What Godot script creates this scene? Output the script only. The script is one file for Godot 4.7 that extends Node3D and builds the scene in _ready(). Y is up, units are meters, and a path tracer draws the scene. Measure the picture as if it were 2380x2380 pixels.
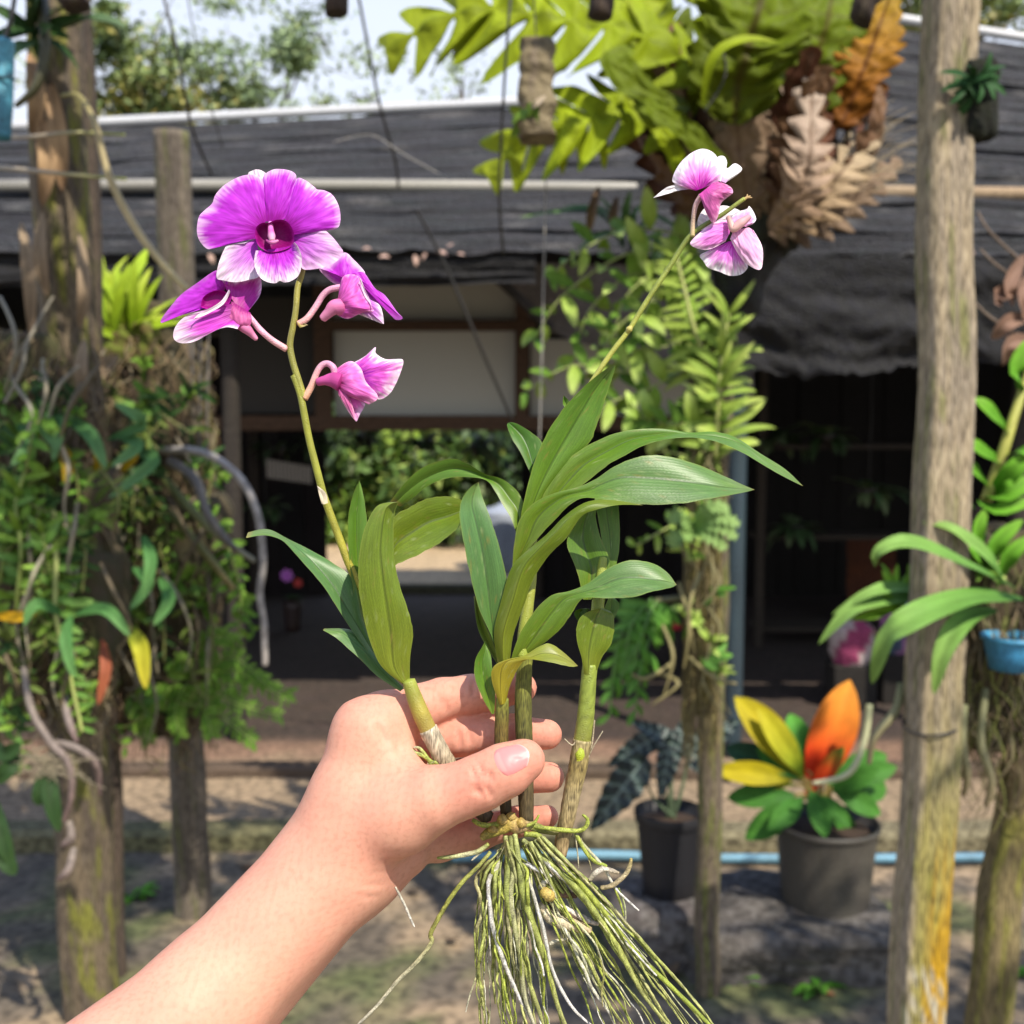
extends Node3D
# An uprooted purple orchid held up in a nursery yard.
# Lengths in metres, y up. Foreground rows below are traced outlines that get their own depth.

const FOCAL := 2552.0          # focal length in photo pixels (2380 wide, 50 degrees)
var cam_xf := Transform3D()
var zo := Vector2.ZERO         # origin and scale of the tracing sheet in use
var zs := 1.0
var M := {}
var used := {}
var rng := RandomNumberGenerator.new()
var nz := FastNoiseLite.new()
var nz2 := FastNoiseLite.new()
const ARM := 0.42              # distance of the held plant from the camera


func _ready() -> void:
	rng.seed = 7
	nz.seed = 3
	nz.frequency = 1.0
	nz.fractal_octaves = 4
	nz2.seed = 11
	nz2.frequency = 1.0
	nz2.fractal_octaves = 2
	build_camera_and_light()
	build_materials()
	build_setting()
	build_shelter()
	build_far_plants()
	build_posts()
	build_pots()
	build_basket_fern()
	build_left_plants()
	build_right_plants()
	build_hanging_things()
	build_person()
	build_orchid()


func build_camera_and_light() -> void:
	var cam := Camera3D.new()
	cam.name = "camera"
	cam_xf = Transform3D(Basis.from_euler(Vector3(deg_to_rad(-5.0), 0, 0)), Vector3(0, 1.5, 0))
	cam.transform = cam_xf
	cam.fov = 50.0
	var at := CameraAttributesPhysical.new()
	at.frustum_focal_length = 12.0 / tan(deg_to_rad(25.0))
	at.frustum_focus_distance = 0.415
	at.exposure_aperture = 9.5
	at.frustum_near = 0.02
	at.frustum_far = 400.0
	cam.attributes = at
	cam.near = 0.02
	cam.far = 400.0
	add_child(cam)
	cam.current = true

	var env := Environment.new()
	var sky := Sky.new()
	var sm := ProceduralSkyMaterial.new()
	sm.sky_top_color = Color(0.36, 0.54, 0.84)
	sm.sky_horizon_color = Color(0.95, 0.97, 0.99)
	sm.sky_curve = 0.8
	sm.ground_bottom_color = Color(0.22, 0.20, 0.16)
	sm.ground_horizon_color = Color(0.55, 0.55, 0.5)
	sm.sky_energy_multiplier = 1.02
	sky.sky_material = sm
	env.background_mode = Environment.BG_SKY
	env.sky = sky
	env.tonemap_mode = Environment.TONE_MAPPER_LINEAR
	env.tonemap_exposure = 1.22
	env.sdfgi_enabled = true
	env.ssao_enabled = true
	env.ssil_enabled = true
	var we := WorldEnvironment.new()
	we.name = "daylight"
	we.environment = env
	add_child(we)

	var sun := DirectionalLight3D.new()
	sun.name = "sun"
	sun.light_energy = 1.6
	sun.light_color = Color(1.0, 0.96, 0.90)
	sun.light_angular_distance = 0.6
	sun.shadow_enabled = true
	add_child(sun)
	sun.look_at_from_position(Vector3(0.36, 0.78, 0.54), Vector3.ZERO, Vector3.UP)


# ---------------------------------------------------------------- tracing
func sheet(x: float, y: float, s: float) -> void:
	zo = Vector2(x, y)
	zs = s


func whole() -> void:            # the sheet that shows the whole view, 1932 wide
	sheet(0, 0, 1932.0 / 2380.0)


func P(x: float, y: float, d: float) -> Vector3:
	var s := zo + Vector2(x, y) / zs
	return cam_xf * Vector3((s.x - 1190.0) / FOCAL * d, -(s.y - 1190.0) / FOCAL * d, -d)


func Q(x: float, y: float, mm: float) -> Vector3:   # near the held plant, mm towards the eye
	return P(x, y, ARM - mm * 0.001)


func on_ground(x: float, y: float) -> Vector3:
	var a := P(x, y, 1.0) - cam_xf.origin
	return cam_xf.origin + a * (cam_xf.origin.y / -a.y)


func at_z(x: float, y: float, z: float) -> Vector3:   # where the line of sight meets a plane of constant z
	var a := P(x, y, 1.0) - cam_xf.origin
	return cam_xf.origin + a * (z / a.z)


# ---------------------------------------------------------------- nodes
func numbered(called: String) -> String:
	if not used.has(called):
		used[called] = 0
		return called
	used[called] += 1
	return "%s_%03d" % [called, used[called]]


func thing(called: String, label: String, category: String, at: Vector3, group := "") -> Node3D:
	var o := Node3D.new()
	o.name = numbered(called)
	add_child(o)
	o.position = at
	tag(o, label, category, group)
	return o


func tag(o: Node3D, label: String, category: String, group := "", kind := "") -> void:
	if label:
		o.set_meta("label", label)
	if category:
		o.set_meta("category", category)
	if group:
		o.set_meta("group", group)
	if kind:
		o.set_meta("kind", kind)


# mesh given in world coordinates, hung under a parent that stands at its own place
func part(m: Mesh, called: String, mat: Material, parent: Node3D) -> MeshInstance3D:
	var o := MeshInstance3D.new()
	o.name = called
	o.mesh = m
	o.material_override = mat
	o.cast_shadow = GeometryInstance3D.SHADOW_CASTING_SETTING_ON
	parent.add_child(o, true)
	o.global_position = Vector3.ZERO
	return o


func put(m: Mesh, called: String, mat: Material, parent: Node3D, xf: Transform3D) -> MeshInstance3D:
	var o := MeshInstance3D.new()
	o.name = called
	o.mesh = m
	o.material_override = mat
	parent.add_child(o, true)
	o.global_transform = xf
	return o


func structure(m: Mesh, called: String, mat: Material) -> MeshInstance3D:
	var o := part(m, numbered(called), mat, self)
	o.set_meta("kind", "structure")
	return o


# ---------------------------------------------------------------- mesh builder
class Mb:
	var v := PackedVector3Array()
	var c := PackedColorArray()
	var t := PackedVector2Array()
	var idx := PackedInt32Array()

	func vert(p: Vector3, col := Color.WHITE, uv := Vector2.ZERO) -> int:
		v.append(p)
		c.append(col)
		t.append(uv)
		return v.size() - 1

	func tri(a: int, b: int, d: int) -> void:
		idx.append(a)
		idx.append(b)
		idx.append(d)

	func quad(a: int, b: int, d: int, e: int) -> void:
		tri(a, b, d)
		tri(a, d, e)

	# rows of points, all of one length; wrap closes each row on itself
	func grid(rows: Array, cols: Array, wrap := false) -> void:
		var base := v.size()
		var n: int = rows[0].size()
		for j in rows.size():
			for i in n:
				vert(rows[j][i], cols[j][i], Vector2(float(i) / maxf(1.0, n - 1), float(j) / maxf(1.0, rows.size() - 1)))
		var m := n if wrap else n - 1
		for j in rows.size() - 1:
			for i in m:
				var i2 := (i + 1) % n
				quad(base + j * n + i, base + (j + 1) * n + i, base + (j + 1) * n + i2, base + j * n + i2)

	func mesh() -> ArrayMesh:
		var nn := PackedVector3Array()
		nn.resize(v.size())
		for k in range(0, idx.size(), 3):
			var a := idx[k]
			var b := idx[k + 1]
			var d := idx[k + 2]
			var x := (v[d] - v[a]).cross(v[b] - v[a])
			nn[a] += x
			nn[b] += x
			nn[d] += x
		for k in nn.size():
			nn[k] = nn[k].normalized() if nn[k].length_squared() > 1e-24 else Vector3.UP
		var arr := []
		arr.resize(Mesh.ARRAY_MAX)
		arr[Mesh.ARRAY_VERTEX] = v
		arr[Mesh.ARRAY_NORMAL] = nn
		arr[Mesh.ARRAY_COLOR] = c
		arr[Mesh.ARRAY_TEX_UV] = t
		arr[Mesh.ARRAY_INDEX] = idx
		var am := ArrayMesh.new()
		am.add_surface_from_arrays(Mesh.PRIMITIVE_TRIANGLES, arr)
		return am


func smooth_path(pts: Array, sub: int) -> PackedVector3Array:   # Catmull-Rom
	var out := PackedVector3Array()
	var n := pts.size()
	for i in n - 1:
		var a: Vector3 = pts[maxi(i - 1, 0)]
		var b: Vector3 = pts[i]
		var c: Vector3 = pts[i + 1]
		var d: Vector3 = pts[mini(i + 2, n - 1)]
		for k in sub:
			out.append(b.cubic_interpolate(c, a, d, float(k) / sub))
	out.append(pts[n - 1])
	return out


func ramp(vals: Array, t: float) -> float:
	var x := clampf(t, 0, 1) * (vals.size() - 1)
	var i := mini(int(x), vals.size() - 2) if vals.size() > 1 else 0
	if vals.size() == 1:
		return vals[0]
	return lerpf(vals[i], vals[i + 1], x - i)


func ramp_col(vals: Array, t: float) -> Color:
	if vals.size() == 1:
		return vals[0]
	var x := clampf(t, 0, 1) * (vals.size() - 1)
	var i := mini(int(x), vals.size() - 2)
	var a: Color = vals[i]
	var b: Color = vals[i + 1]
	return a.lerp(b, x - i)


# tapered tube along a path; rough pushes the skin in and out, mottle varies the colour
func tube(mb: Mb, path: PackedVector3Array, radii: Array, colours: Array, sides := 8, rough := 0.0, mottle := 0.15, grain := 60.0, flat := 1.0) -> void:
	var n := path.size()
	var rows := []
	var cols := []
	var up := Vector3.UP
	var d0 := (path[1] - path[0]).normalized()
	if absf(d0.dot(up)) > 0.9:
		up = Vector3.RIGHT
	var side := d0.cross(up).normalized()
	for j in n:
		var d := (path[mini(j + 1, n - 1)] - path[maxi(j - 1, 0)]).normalized()
		side = (side - d * side.dot(d)).normalized()
		var other := d.cross(side)
		var t := float(j) / (n - 1)
		var r := ramp(radii, t)
		var col := ramp_col(colours, t)
		var row := PackedVector3Array()
		var crow := PackedColorArray()
		for i in sides:
			var a := TAU * i / sides
			var dir := side * cos(a) + other * sin(a) * flat
			var p := path[j] + dir * r
			var q := nz.get_noise_3dv(p * grain)
			row.append(path[j] + dir * r * (1.0 + rough * q))
			var k := 1.0 + mottle * nz2.get_noise_3dv(p * grain * 2.3) * 2.0
			crow.append(Color(col.r * k, col.g * k, col.b * k))
		rows.append(row)
		cols.append(crow)
	var base := mb.v.size()
	mb.grid(rows, cols, true)
	var last := base + (n - 1) * sides
	var c0 := mb.vert(path[0] - d0 * ramp(radii, 0.0) * 0.3, ramp_col(colours, 0.0))
	var c1 := mb.vert(path[n - 1] + (path[n - 1] - path[n - 2]).normalized() * ramp(radii, 1.0) * 0.5, ramp_col(colours, 1.0))
	for i in sides:
		mb.tri(c0, base + i, base + (i + 1) % sides)
		mb.tri(c1, last + (i + 1) % sides, last + i)


func tube_mesh(pts: Array, radii: Array, colours: Array, sides := 8, sub := 5, rough := 0.0, mottle := 0.15, grain := 60.0) -> ArrayMesh:
	var mb := Mb.new()
	tube(mb, smooth_path(pts, sub), radii, colours, sides, rough, mottle, grain)
	return mb.mesh()


# box with softened edges, turned by a basis
func box(mb: Mb, c: Vector3, size: Vector3, col: Color, b := Basis.IDENTITY, bevel := 0.004) -> void:
	var h := size * 0.5
	var e := minf(bevel, minf(h.x, minf(h.y, h.z)) * 0.5)
	for ax in 3:
		for sg in [-1.0, 1.0]:
			var u := (ax + 1) % 3
			var w := (ax + 2) % 3
			var ids := []
			for k in [[-1.0, -1.0], [1.0, -1.0], [1.0, 1.0], [-1.0, 1.0]]:
				var p := Vector3.ZERO
				p[ax] = sg * h[ax]
				p[u] = k[0] * (h[u] - e)
				p[w] = k[1] * (h[w] - e)
				ids.append(mb.vert(c + b * p, col, Vector2(k[0], k[1])))
			if sg > 0:
				mb.quad(ids[0], ids[3], ids[2], ids[1])
			else:
				mb.quad(ids[0], ids[1], ids[2], ids[3])
	# bevel strips
	for ax in 3:
		var u := (ax + 1) % 3
		var w := (ax + 2) % 3
		for k in [[-1.0, -1.0], [1.0, -1.0], [1.0, 1.0], [-1.0, 1.0]]:
			var ids := []
			for s in [-1.0, 1.0]:
				for q in 2:
					var p := Vector3.ZERO
					p[ax] = s * (h[ax] - e)
					p[u] = k[0] * (h[u] - (e if q == 0 else 0.0))
					p[w] = k[1] * (h[w] - (0.0 if q == 0 else e))
					ids.append(mb.vert(c + b * p, col))
			if k[0] * k[1] > 0:
				mb.quad(ids[0], ids[2], ids[3], ids[1])
			else:
				mb.quad(ids[0], ids[1], ids[3], ids[2])


func box_mesh(c: Vector3, size: Vector3, col: Color, b := Basis.IDENTITY, bevel := 0.004) -> ArrayMesh:
	var mb := Mb.new()
	box(mb, c, size, col, b, bevel)
	return mb.mesh()


# leaf blade along +Y with its face to +Z, one unit long; curl bends the tip back
func blade(width: float, curl: float, fold: float, cols: Array, nl := 10, nw := 4, belly := 0.45, tip := 1.0, seed_ := 0) -> ArrayMesh:
	var mb := Mb.new()
	var rows := []
	var crow := []
	for j in nl + 1:
		var t := float(j) / nl
		var w := width * 0.5 * blade_width(t, belly, tip)
		var ang := curl * t * t
		var c := Vector3(0, 0, 0)
		# integrate the bend
		var steps := 6
		for k in steps:
			var tt := t * (k + 0.5) / steps
			var a := curl * tt * 1.3
			c += Vector3(0, cos(a), -sin(a)) * (t / steps)
		var dirn := Vector3(0, sin(ang * 1.3), cos(ang * 1.3))
		var row := PackedVector3Array()
		var cr := PackedColorArray()
		for i in nw + 1:
			var u := float(i) / nw * 2.0 - 1.0
			var wob := nz2.get_noise_3d(t * 5.0, u * 2.0, seed_ * 9.1) * 0.06
			row.append(c + Vector3(u * w, 0, 0) + dirn * (absf(u) * fold * w + wob * w))
			var col := ramp_col(cols, t)
			var k := 1.0 + 0.3 * nz2.get_noise_3d(t * 9.0, u * 4.0, seed_ * 5.3)
			if absf(u) < 0.05:
				k *= 1.15
			cr.append(Color(col.r * k, col.g * k, col.b * k))
		rows.append(row)
		crow.append(cr)
	mb.grid(rows, crow)
	return mb.mesh()


func blade_width(t: float, belly: float, tip: float) -> float:
	var a := pow(sin(PI * pow(clampf(t, 0.0, 1.0), log(0.5) / log(belly))), 0.75)
	return maxf(a, 0.03 if t > 0.5 else 0.12) * (1.0 - (1.0 - tip) * t)


# places a +Y blade at a point, growing along dir with its face turned to face
func grow(m: Mesh, called: String, mat: Material, parent: Node3D, p: Vector3, dir: Vector3, face: Vector3, length: float, wide := 1.0) -> MeshInstance3D:
	var y := dir.normalized()
	var x := y.cross(face)
	if x.length() < 0.01:
		x = y.cross(Vector3(0.3, 0.2, 1))
	x = x.normalized()
	var z := x.cross(y)
	return put(m, called, mat, parent, Transform3D(Basis(x * length * wide, y * length, z * length), p))


func rnd_dir(spread: float) -> Vector3:
	return Vector3(rng.randf_range(-1, 1), rng.randf_range(-1, 1), rng.randf_range(-1, 1)) * spread


func lin(hex: String) -> Color:
	return Color(hex).srgb_to_linear()


# ---------------------------------------------------------------- materials
func noise_tex(freq: float, oct: int, ramp_colours: Array, size := 512, as_normal := false, bump := 4.0, seed_ := 1, kind := FastNoiseLite.TYPE_SIMPLEX_SMOOTH, stretch := Vector2.ONE) -> Texture2D:
	var f := FastNoiseLite.new()
	f.seed = seed_
	f.noise_type = kind
	f.frequency = 1.0
	f.fractal_octaves = oct
	var im := Image.create(size, size, false, Image.FORMAT_RGB8)
	# periodic noise on a torus made by blending two shifted samples
	for y in size:
		for x in size:
			var u := float(x) / size
			var w := float(y) / size
			var q := Vector2(u, w) * freq * stretch
			var per := Vector2(freq, freq) * stretch
			var a := f.get_noise_2d(q.x, q.y) * (1 - u) * (1 - w) + f.get_noise_2d(q.x - per.x, q.y) * u * (1 - w) + f.get_noise_2d(q.x, q.y - per.y) * (1 - u) * w + f.get_noise_2d(q.x - per.x, q.y - per.y) * u * w
			a /= sqrt((u * u + (1 - u) * (1 - u)) * (w * w + (1 - w) * (1 - w)))
			var k := clampf(a * 0.8 + 0.5, 0, 1)
			if as_normal:
				im.set_pixel(x, y, Color(k, k, k))
			else:
				im.set_pixel(x, y, ramp_col(ramp_colours, k))
	if as_normal:
		im.convert(Image.FORMAT_RGBA8)
		im.bump_map_to_normal_map(bump)
	return ImageTexture.create_from_image(im)


func mat(called: String, albedo: Texture2D, normal: Texture2D, rough: float, tri_scale := 0.0, nscale := 1.0) -> StandardMaterial3D:
	var m := StandardMaterial3D.new()
	m.vertex_color_use_as_albedo = true
	m.roughness = rough
	if albedo:
		m.albedo_texture = albedo
	if normal:
		m.normal_enabled = true
		m.normal_texture = normal
		m.normal_scale = nscale
	if tri_scale > 0.0:
		m.uv1_triplanar = true
		m.uv1_world_triplanar = true
		m.uv1_scale = Vector3.ONE * tri_scale
	m.cull_mode = BaseMaterial3D.CULL_DISABLED
	M[called] = m
	return m


func build_materials() -> void:
	var fine_n := noise_tex(36, 3, [], 256, true, 5.0, 4)
	var speck := noise_tex(20, 4, [Color(0.62, 0.62, 0.62), Color(0.9, 0.9, 0.9), Color(1, 1, 1)], 256, false, 0, 9)
	var patch := noise_tex(7, 5, [Color(0.5, 0.48, 0.46), Color(0.86, 0.85, 0.83), Color(1, 1, 1)], 512, false, 0, 21)
	var streak := noise_tex(10, 4, [Color(0.45, 0.43, 0.41), Color(0.85, 0.84, 0.82), Color(1, 1, 1)], 512, false, 0, 5, FastNoiseLite.TYPE_SIMPLEX_SMOOTH, Vector2(5, 0.6))
	var streak_n := noise_tex(10, 4, [], 512, true, 6.0, 5, FastNoiseLite.TYPE_SIMPLEX_SMOOTH, Vector2(5, 0.6))
	var rough_n := noise_tex(14, 5, [], 512, true, 7.0, 8)
	# leaf: fine lengthwise veins, u across and v along
	var leaf_h := Image.create(256, 256, false, Image.FORMAT_RGBA8)
	var leaf_c := Image.create(256, 256, false, Image.FORMAT_RGB8)
	for y in 256:
		for x in 256:
			var u := x / 256.0
			var vein := 0.5 + 0.25 * sin(u * TAU * 17.0) + 0.18 * nz.get_noise_2d(u * 50.0, y * 0.012) + 0.22 * nz2.get_noise_2d(x * 0.35, y * 0.35)
			leaf_h.set_pixel(x, y, Color(vein, vein, vein))
			var k := 0.88 + 0.10 * nz.get_noise_2d(u * 34.0, y * 0.02) + 0.07 * nz2.get_noise_2d(x * 0.23, y * 0.23)
			var sp := nz2.get_noise_2d(x * 0.61 + 50.0, y * 0.61)
			if sp > 0.62:
				k += 0.12
			leaf_c.set_pixel(x, y, Color(k, k, k))
	leaf_h.bump_map_to_normal_map(1.6)
	var leaf_nt := ImageTexture.create_from_image(leaf_h)
	var leaf_ct := ImageTexture.create_from_image(leaf_c)

	var m := mat("leaf", leaf_ct, leaf_nt, 0.42, 0.0, 0.35)
	m.metallic_specular = 0.45
	m.backlight = Color(0.30, 0.36, 0.06)
	m = mat("back_leaf", leaf_ct, null, 0.6)
	m.metallic_specular = 0.25
	m.backlight = Color(0.5, 0.58, 0.08)
	m = mat("dry_leaf", leaf_ct, leaf_nt, 0.75, 0.0, 0.6)
	m.backlight = Color(0.25, 0.15, 0.06)
	m = mat("petal", null, leaf_nt, 0.5, 0.0, 0.25)
	m.metallic_specular = 0.35
	m.backlight = Color(0.6, 0.42, 0.6)
	m = mat("stem", null, fine_n, 0.45, 40.0, 0.4)
	m = mat("sheath", streak, streak_n, 0.7, 30.0, 0.5)
	m = mat("root", speck, fine_n, 0.6, 60.0, 0.6)
	m = mat("skin", noise_tex(9, 4, [Color(0.94, 0.91, 0.90), Color(1, 0.985, 0.98), Color(1, 1, 1)], 256, false, 0, 31), noise_tex(46, 3, [], 256, true, 3.0, 17, FastNoiseLite.TYPE_CELLULAR), 0.56, 45.0, 0.13)
	m.metallic_specular = 0.3
	m.subsurf_scatter_enabled = true
	m.subsurf_scatter_strength = 0.12
	m = mat("nail", null, null, 0.38)
	m.metallic_specular = 0.35
	m = mat("wood", streak, streak_n, 0.85, 2.6, 1.0)
	m.uv1_scale = Vector3(4.0, 4.0, 4.0)
	m = mat("bark", patch, rough_n, 0.92, 3.5, 1.0)
	m = mat("moss", speck, rough_n, 0.95, 12.0, 1.0)
	m = mat("ground", speck, rough_n, 0.95, 1.1, 0.35)
	m = mat("stone", patch, rough_n, 0.88, 4.0, 0.9)
	m = mat("plastic", speck, null, 0.5, 6.0)
	m = mat("metal", speck, null, 0.45, 5.0)
	m = mat("cloth", noise_tex(60, 2, [Color(0.55, 0.55, 0.55), Color(0.95, 0.95, 0.95), Color(1, 1, 1)], 512, false, 0, 12, FastNoiseLite.TYPE_SIMPLEX_SMOOTH, Vector2(0.25, 1)), fine_n, 0.8, 1.7, 0.7)
	m = mat("board", null, null, 0.8)
	m = mat("foliage", null, null, 0.55)
	m.backlight = Color(0.5, 0.6, 0.12)


# ---------------------------------------------------------------- ground and shelter
func ground_y(x: float, z: float) -> float:
	var h := 0.012 * nz.get_noise_2d(x * 1.7, z * 1.7) + 0.006 * nz2.get_noise_2d(x * 9.0, z * 9.0)
	if z < -4.6 and z > -9.3:
		h *= 0.3
	return h


func build_setting() -> void:
	var xs := []
	var zz := []
	for k in [-160.0, -80.0, -40.0, -22.0, -14.0, -9.0, -6.5]:
		xs.append(k)
	for i in 150:
		xs.append(-5.2 + i * 0.07)
	for k in [6.5, 9.0, 14.0, 22.0, 40.0, 80.0, 160.0]:
		xs.append(k)
	for k in [30.0, 12.0, 5.0, 1.5]:
		zz.append(k)
	for i in 150:
		zz.append(0.0 - i * 0.065)
	for k in [-10.5, -11.5, -13.0, -16.0, -22.0, -35.0, -70.0, -160.0]:
		zz.append(k)
	var rows := []
	var cols := []
	var mud := lin("6e6456")
	var moss := lin("5f6440")
	var sand := lin("a38e72")
	var clay := lin("8a6a58")
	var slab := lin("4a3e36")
	var pale := lin("d0b58e")
	for z in zz:
		var row := PackedVector3Array()
		var cr := PackedColorArray()
		for x in xs:
			row.append(Vector3(x, ground_y(x, z), z))
			var n := nz.get_noise_2d(x * 1.3 + 4.0, z * 1.3)
			var n2 := nz.get_noise_2d(x * 4.0, z * 4.0 + 9.0)
			var w: float = z + n * 0.25
			var c := mud.lerp(sand, smoothstep(0.0, 0.35, n2 + 0.1)).lerp(moss, smoothstep(0.02, 0.3, n + 0.35 * n2 - 0.05))
			c = c.lerp(sand, smoothstep(-3.75, -3.95, w))
			c = c.lerp(clay, smoothstep(-4.55, -4.75, w) * 0.8)
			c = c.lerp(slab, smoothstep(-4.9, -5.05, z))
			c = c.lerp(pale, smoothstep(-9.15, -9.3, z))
			c = c.lerp(lin("7f8c4a"), smoothstep(-13.0, -15.0, w))
			var k := 1.0 + 0.25 * n2
			cr.append(Color(c.r * k, c.g * k, c.b * k))
		rows.append(row)
		cols.append(cr)
	var mb := Mb.new()
	mb.grid(rows, cols)
	structure(mb.mesh(), "ground", M.ground)

	whole()
	# worn concrete kerb along the near side of the sunlit path
	var kerb := Node3D.new()
	kerb.name = "kerb"
	add_child(kerb)
	kerb.set_meta("kind", "structure")
	kerb.position = Vector3(0, 0, -3.72)
	var x0 := -4.2
	while x0 < 4.4:
		var w := rng.randf_range(0.55, 0.95)
		var col := lin("8c8468").lerp(lin("70704c"), rng.randf())
		var b := Basis.from_euler(Vector3(rng.randf_range(-0.03, 0.03), rng.randf_range(-0.02, 0.02), rng.randf_range(-0.015, 0.015)))
		part(box_mesh(Vector3(x0 + w * 0.5, 0.015, -3.72 + rng.randf_range(-0.02, 0.02)), Vector3(w - 0.012, 0.12, 0.13), col, b, 0.018), "kerb_stone", M.stone, kerb)
		x0 += w

	# low timber ledge on the far side of the path
	var ledge := Node3D.new()
	ledge.name = "path_ledge"
	add_child(ledge)
	ledge.set_meta("kind", "structure")
	ledge.position = Vector3(0, 0, -4.5)
	x0 = -4.2
	while x0 < 4.4:
		var w := rng.randf_range(0.9, 1.6)
		part(box_mesh(Vector3(x0 + w * 0.5, 0.012, -4.5 + rng.randf_range(-0.03, 0.03)), Vector3(w - 0.02, 0.07, 0.10), lin("6a5a4c") * rng.randf_range(0.8, 1.2), Basis.from_euler(Vector3(0, rng.randf_range(-0.015, 0.015), 0)), 0.012), "timber", M.wood, ledge)
		x0 += w

	# blue water pipe lying in front of the kerb
	var pts := []
	for i in 9:
		pts.append(Vector3(-0.2 + i * 0.45, 0.028 + 0.006 * sin(i * 2.1), -3.56 - 0.012 * sin(i * 1.3)))
	var pipe := part(tube_mesh(pts, [0.0155], [lin("7fb0c4"), lin("6c9fb8"), lin("8ab8c8")], 12, 6, 0.02, 0.2, 8.0), "water_pipe", M.plastic, self)
	tag(pipe, "thin pale blue plastic water pipe lying along the ground behind the pots", "pipe")

	# litter of fallen leaves on the near ground
	var mesh_a := blade(0.45, 0.6, 0.25, [lin("7a5638"), lin("8a6444")], 6, 2, 0.45, 1.0, 3)
	var mesh_b := blade(0.5, -0.5, 0.2, [lin("5c4a38"), lin("6c5a44")], 6, 2, 0.5, 1.0, 4)
	for i in 26:
		var p := on_ground(rng.randf_range(420, 1900), rng.randf_range(1640, 1925))
		p.y = ground_y(p.x, p.z) + 0.006
		var o := grow(mesh_a if i % 2 else mesh_b, numbered("fallen_leaf"), M.dry_leaf, self, p, Vector3(rng.randf_range(-1, 1), 0.06, rng.randf_range(-1, 1)), Vector3.UP, rng.randf_range(0.035, 0.075))
		tag(o, "small brown fallen leaf lying on the mossy ground", "leaf", "fallen leaves on the ground")


func sheet_between(a: Vector3, b: Vector3, c: Vector3, d: Vector3, nu: int, nv: int, bump: float, col: Color, seed_: float, freq := 6.0, streaky := 0.25) -> ArrayMesh:
	# a..b lower edge, c..d upper edge (c above a)
	var rows := []
	var cols := []
	var nrm := (b - a).cross(c - a).normalized()
	for j in nv + 1:
		var t := float(j) / nv
		var row := PackedVector3Array()
		var cr := PackedColorArray()
		for i in nu + 1:
			var s := float(i) / nu
			var p := a.lerp(b, s).lerp(c.lerp(d, s), t)
			var n := nz.get_noise_3d(p.x * freq * 0.25 + seed_, p.y * freq, p.z * freq * 0.5)
			row.append(p + nrm * bump * n)
			var k := 1.0 + streaky * nz2.get_noise_3d(p.x * 0.8 + seed_, p.y * 22.0, p.z * 4.0) * 2.0 + streaky * 0.6 * nz.get_noise_3d(p.x * 6.0, p.y * 6.0, seed_)
			cr.append(Color(col.r * k, col.g * k, col.b * k))
		rows.append(row)
		cols.append(cr)
	var mb := Mb.new()
	mb.grid(rows, cols)
	return mb.mesh()


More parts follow.
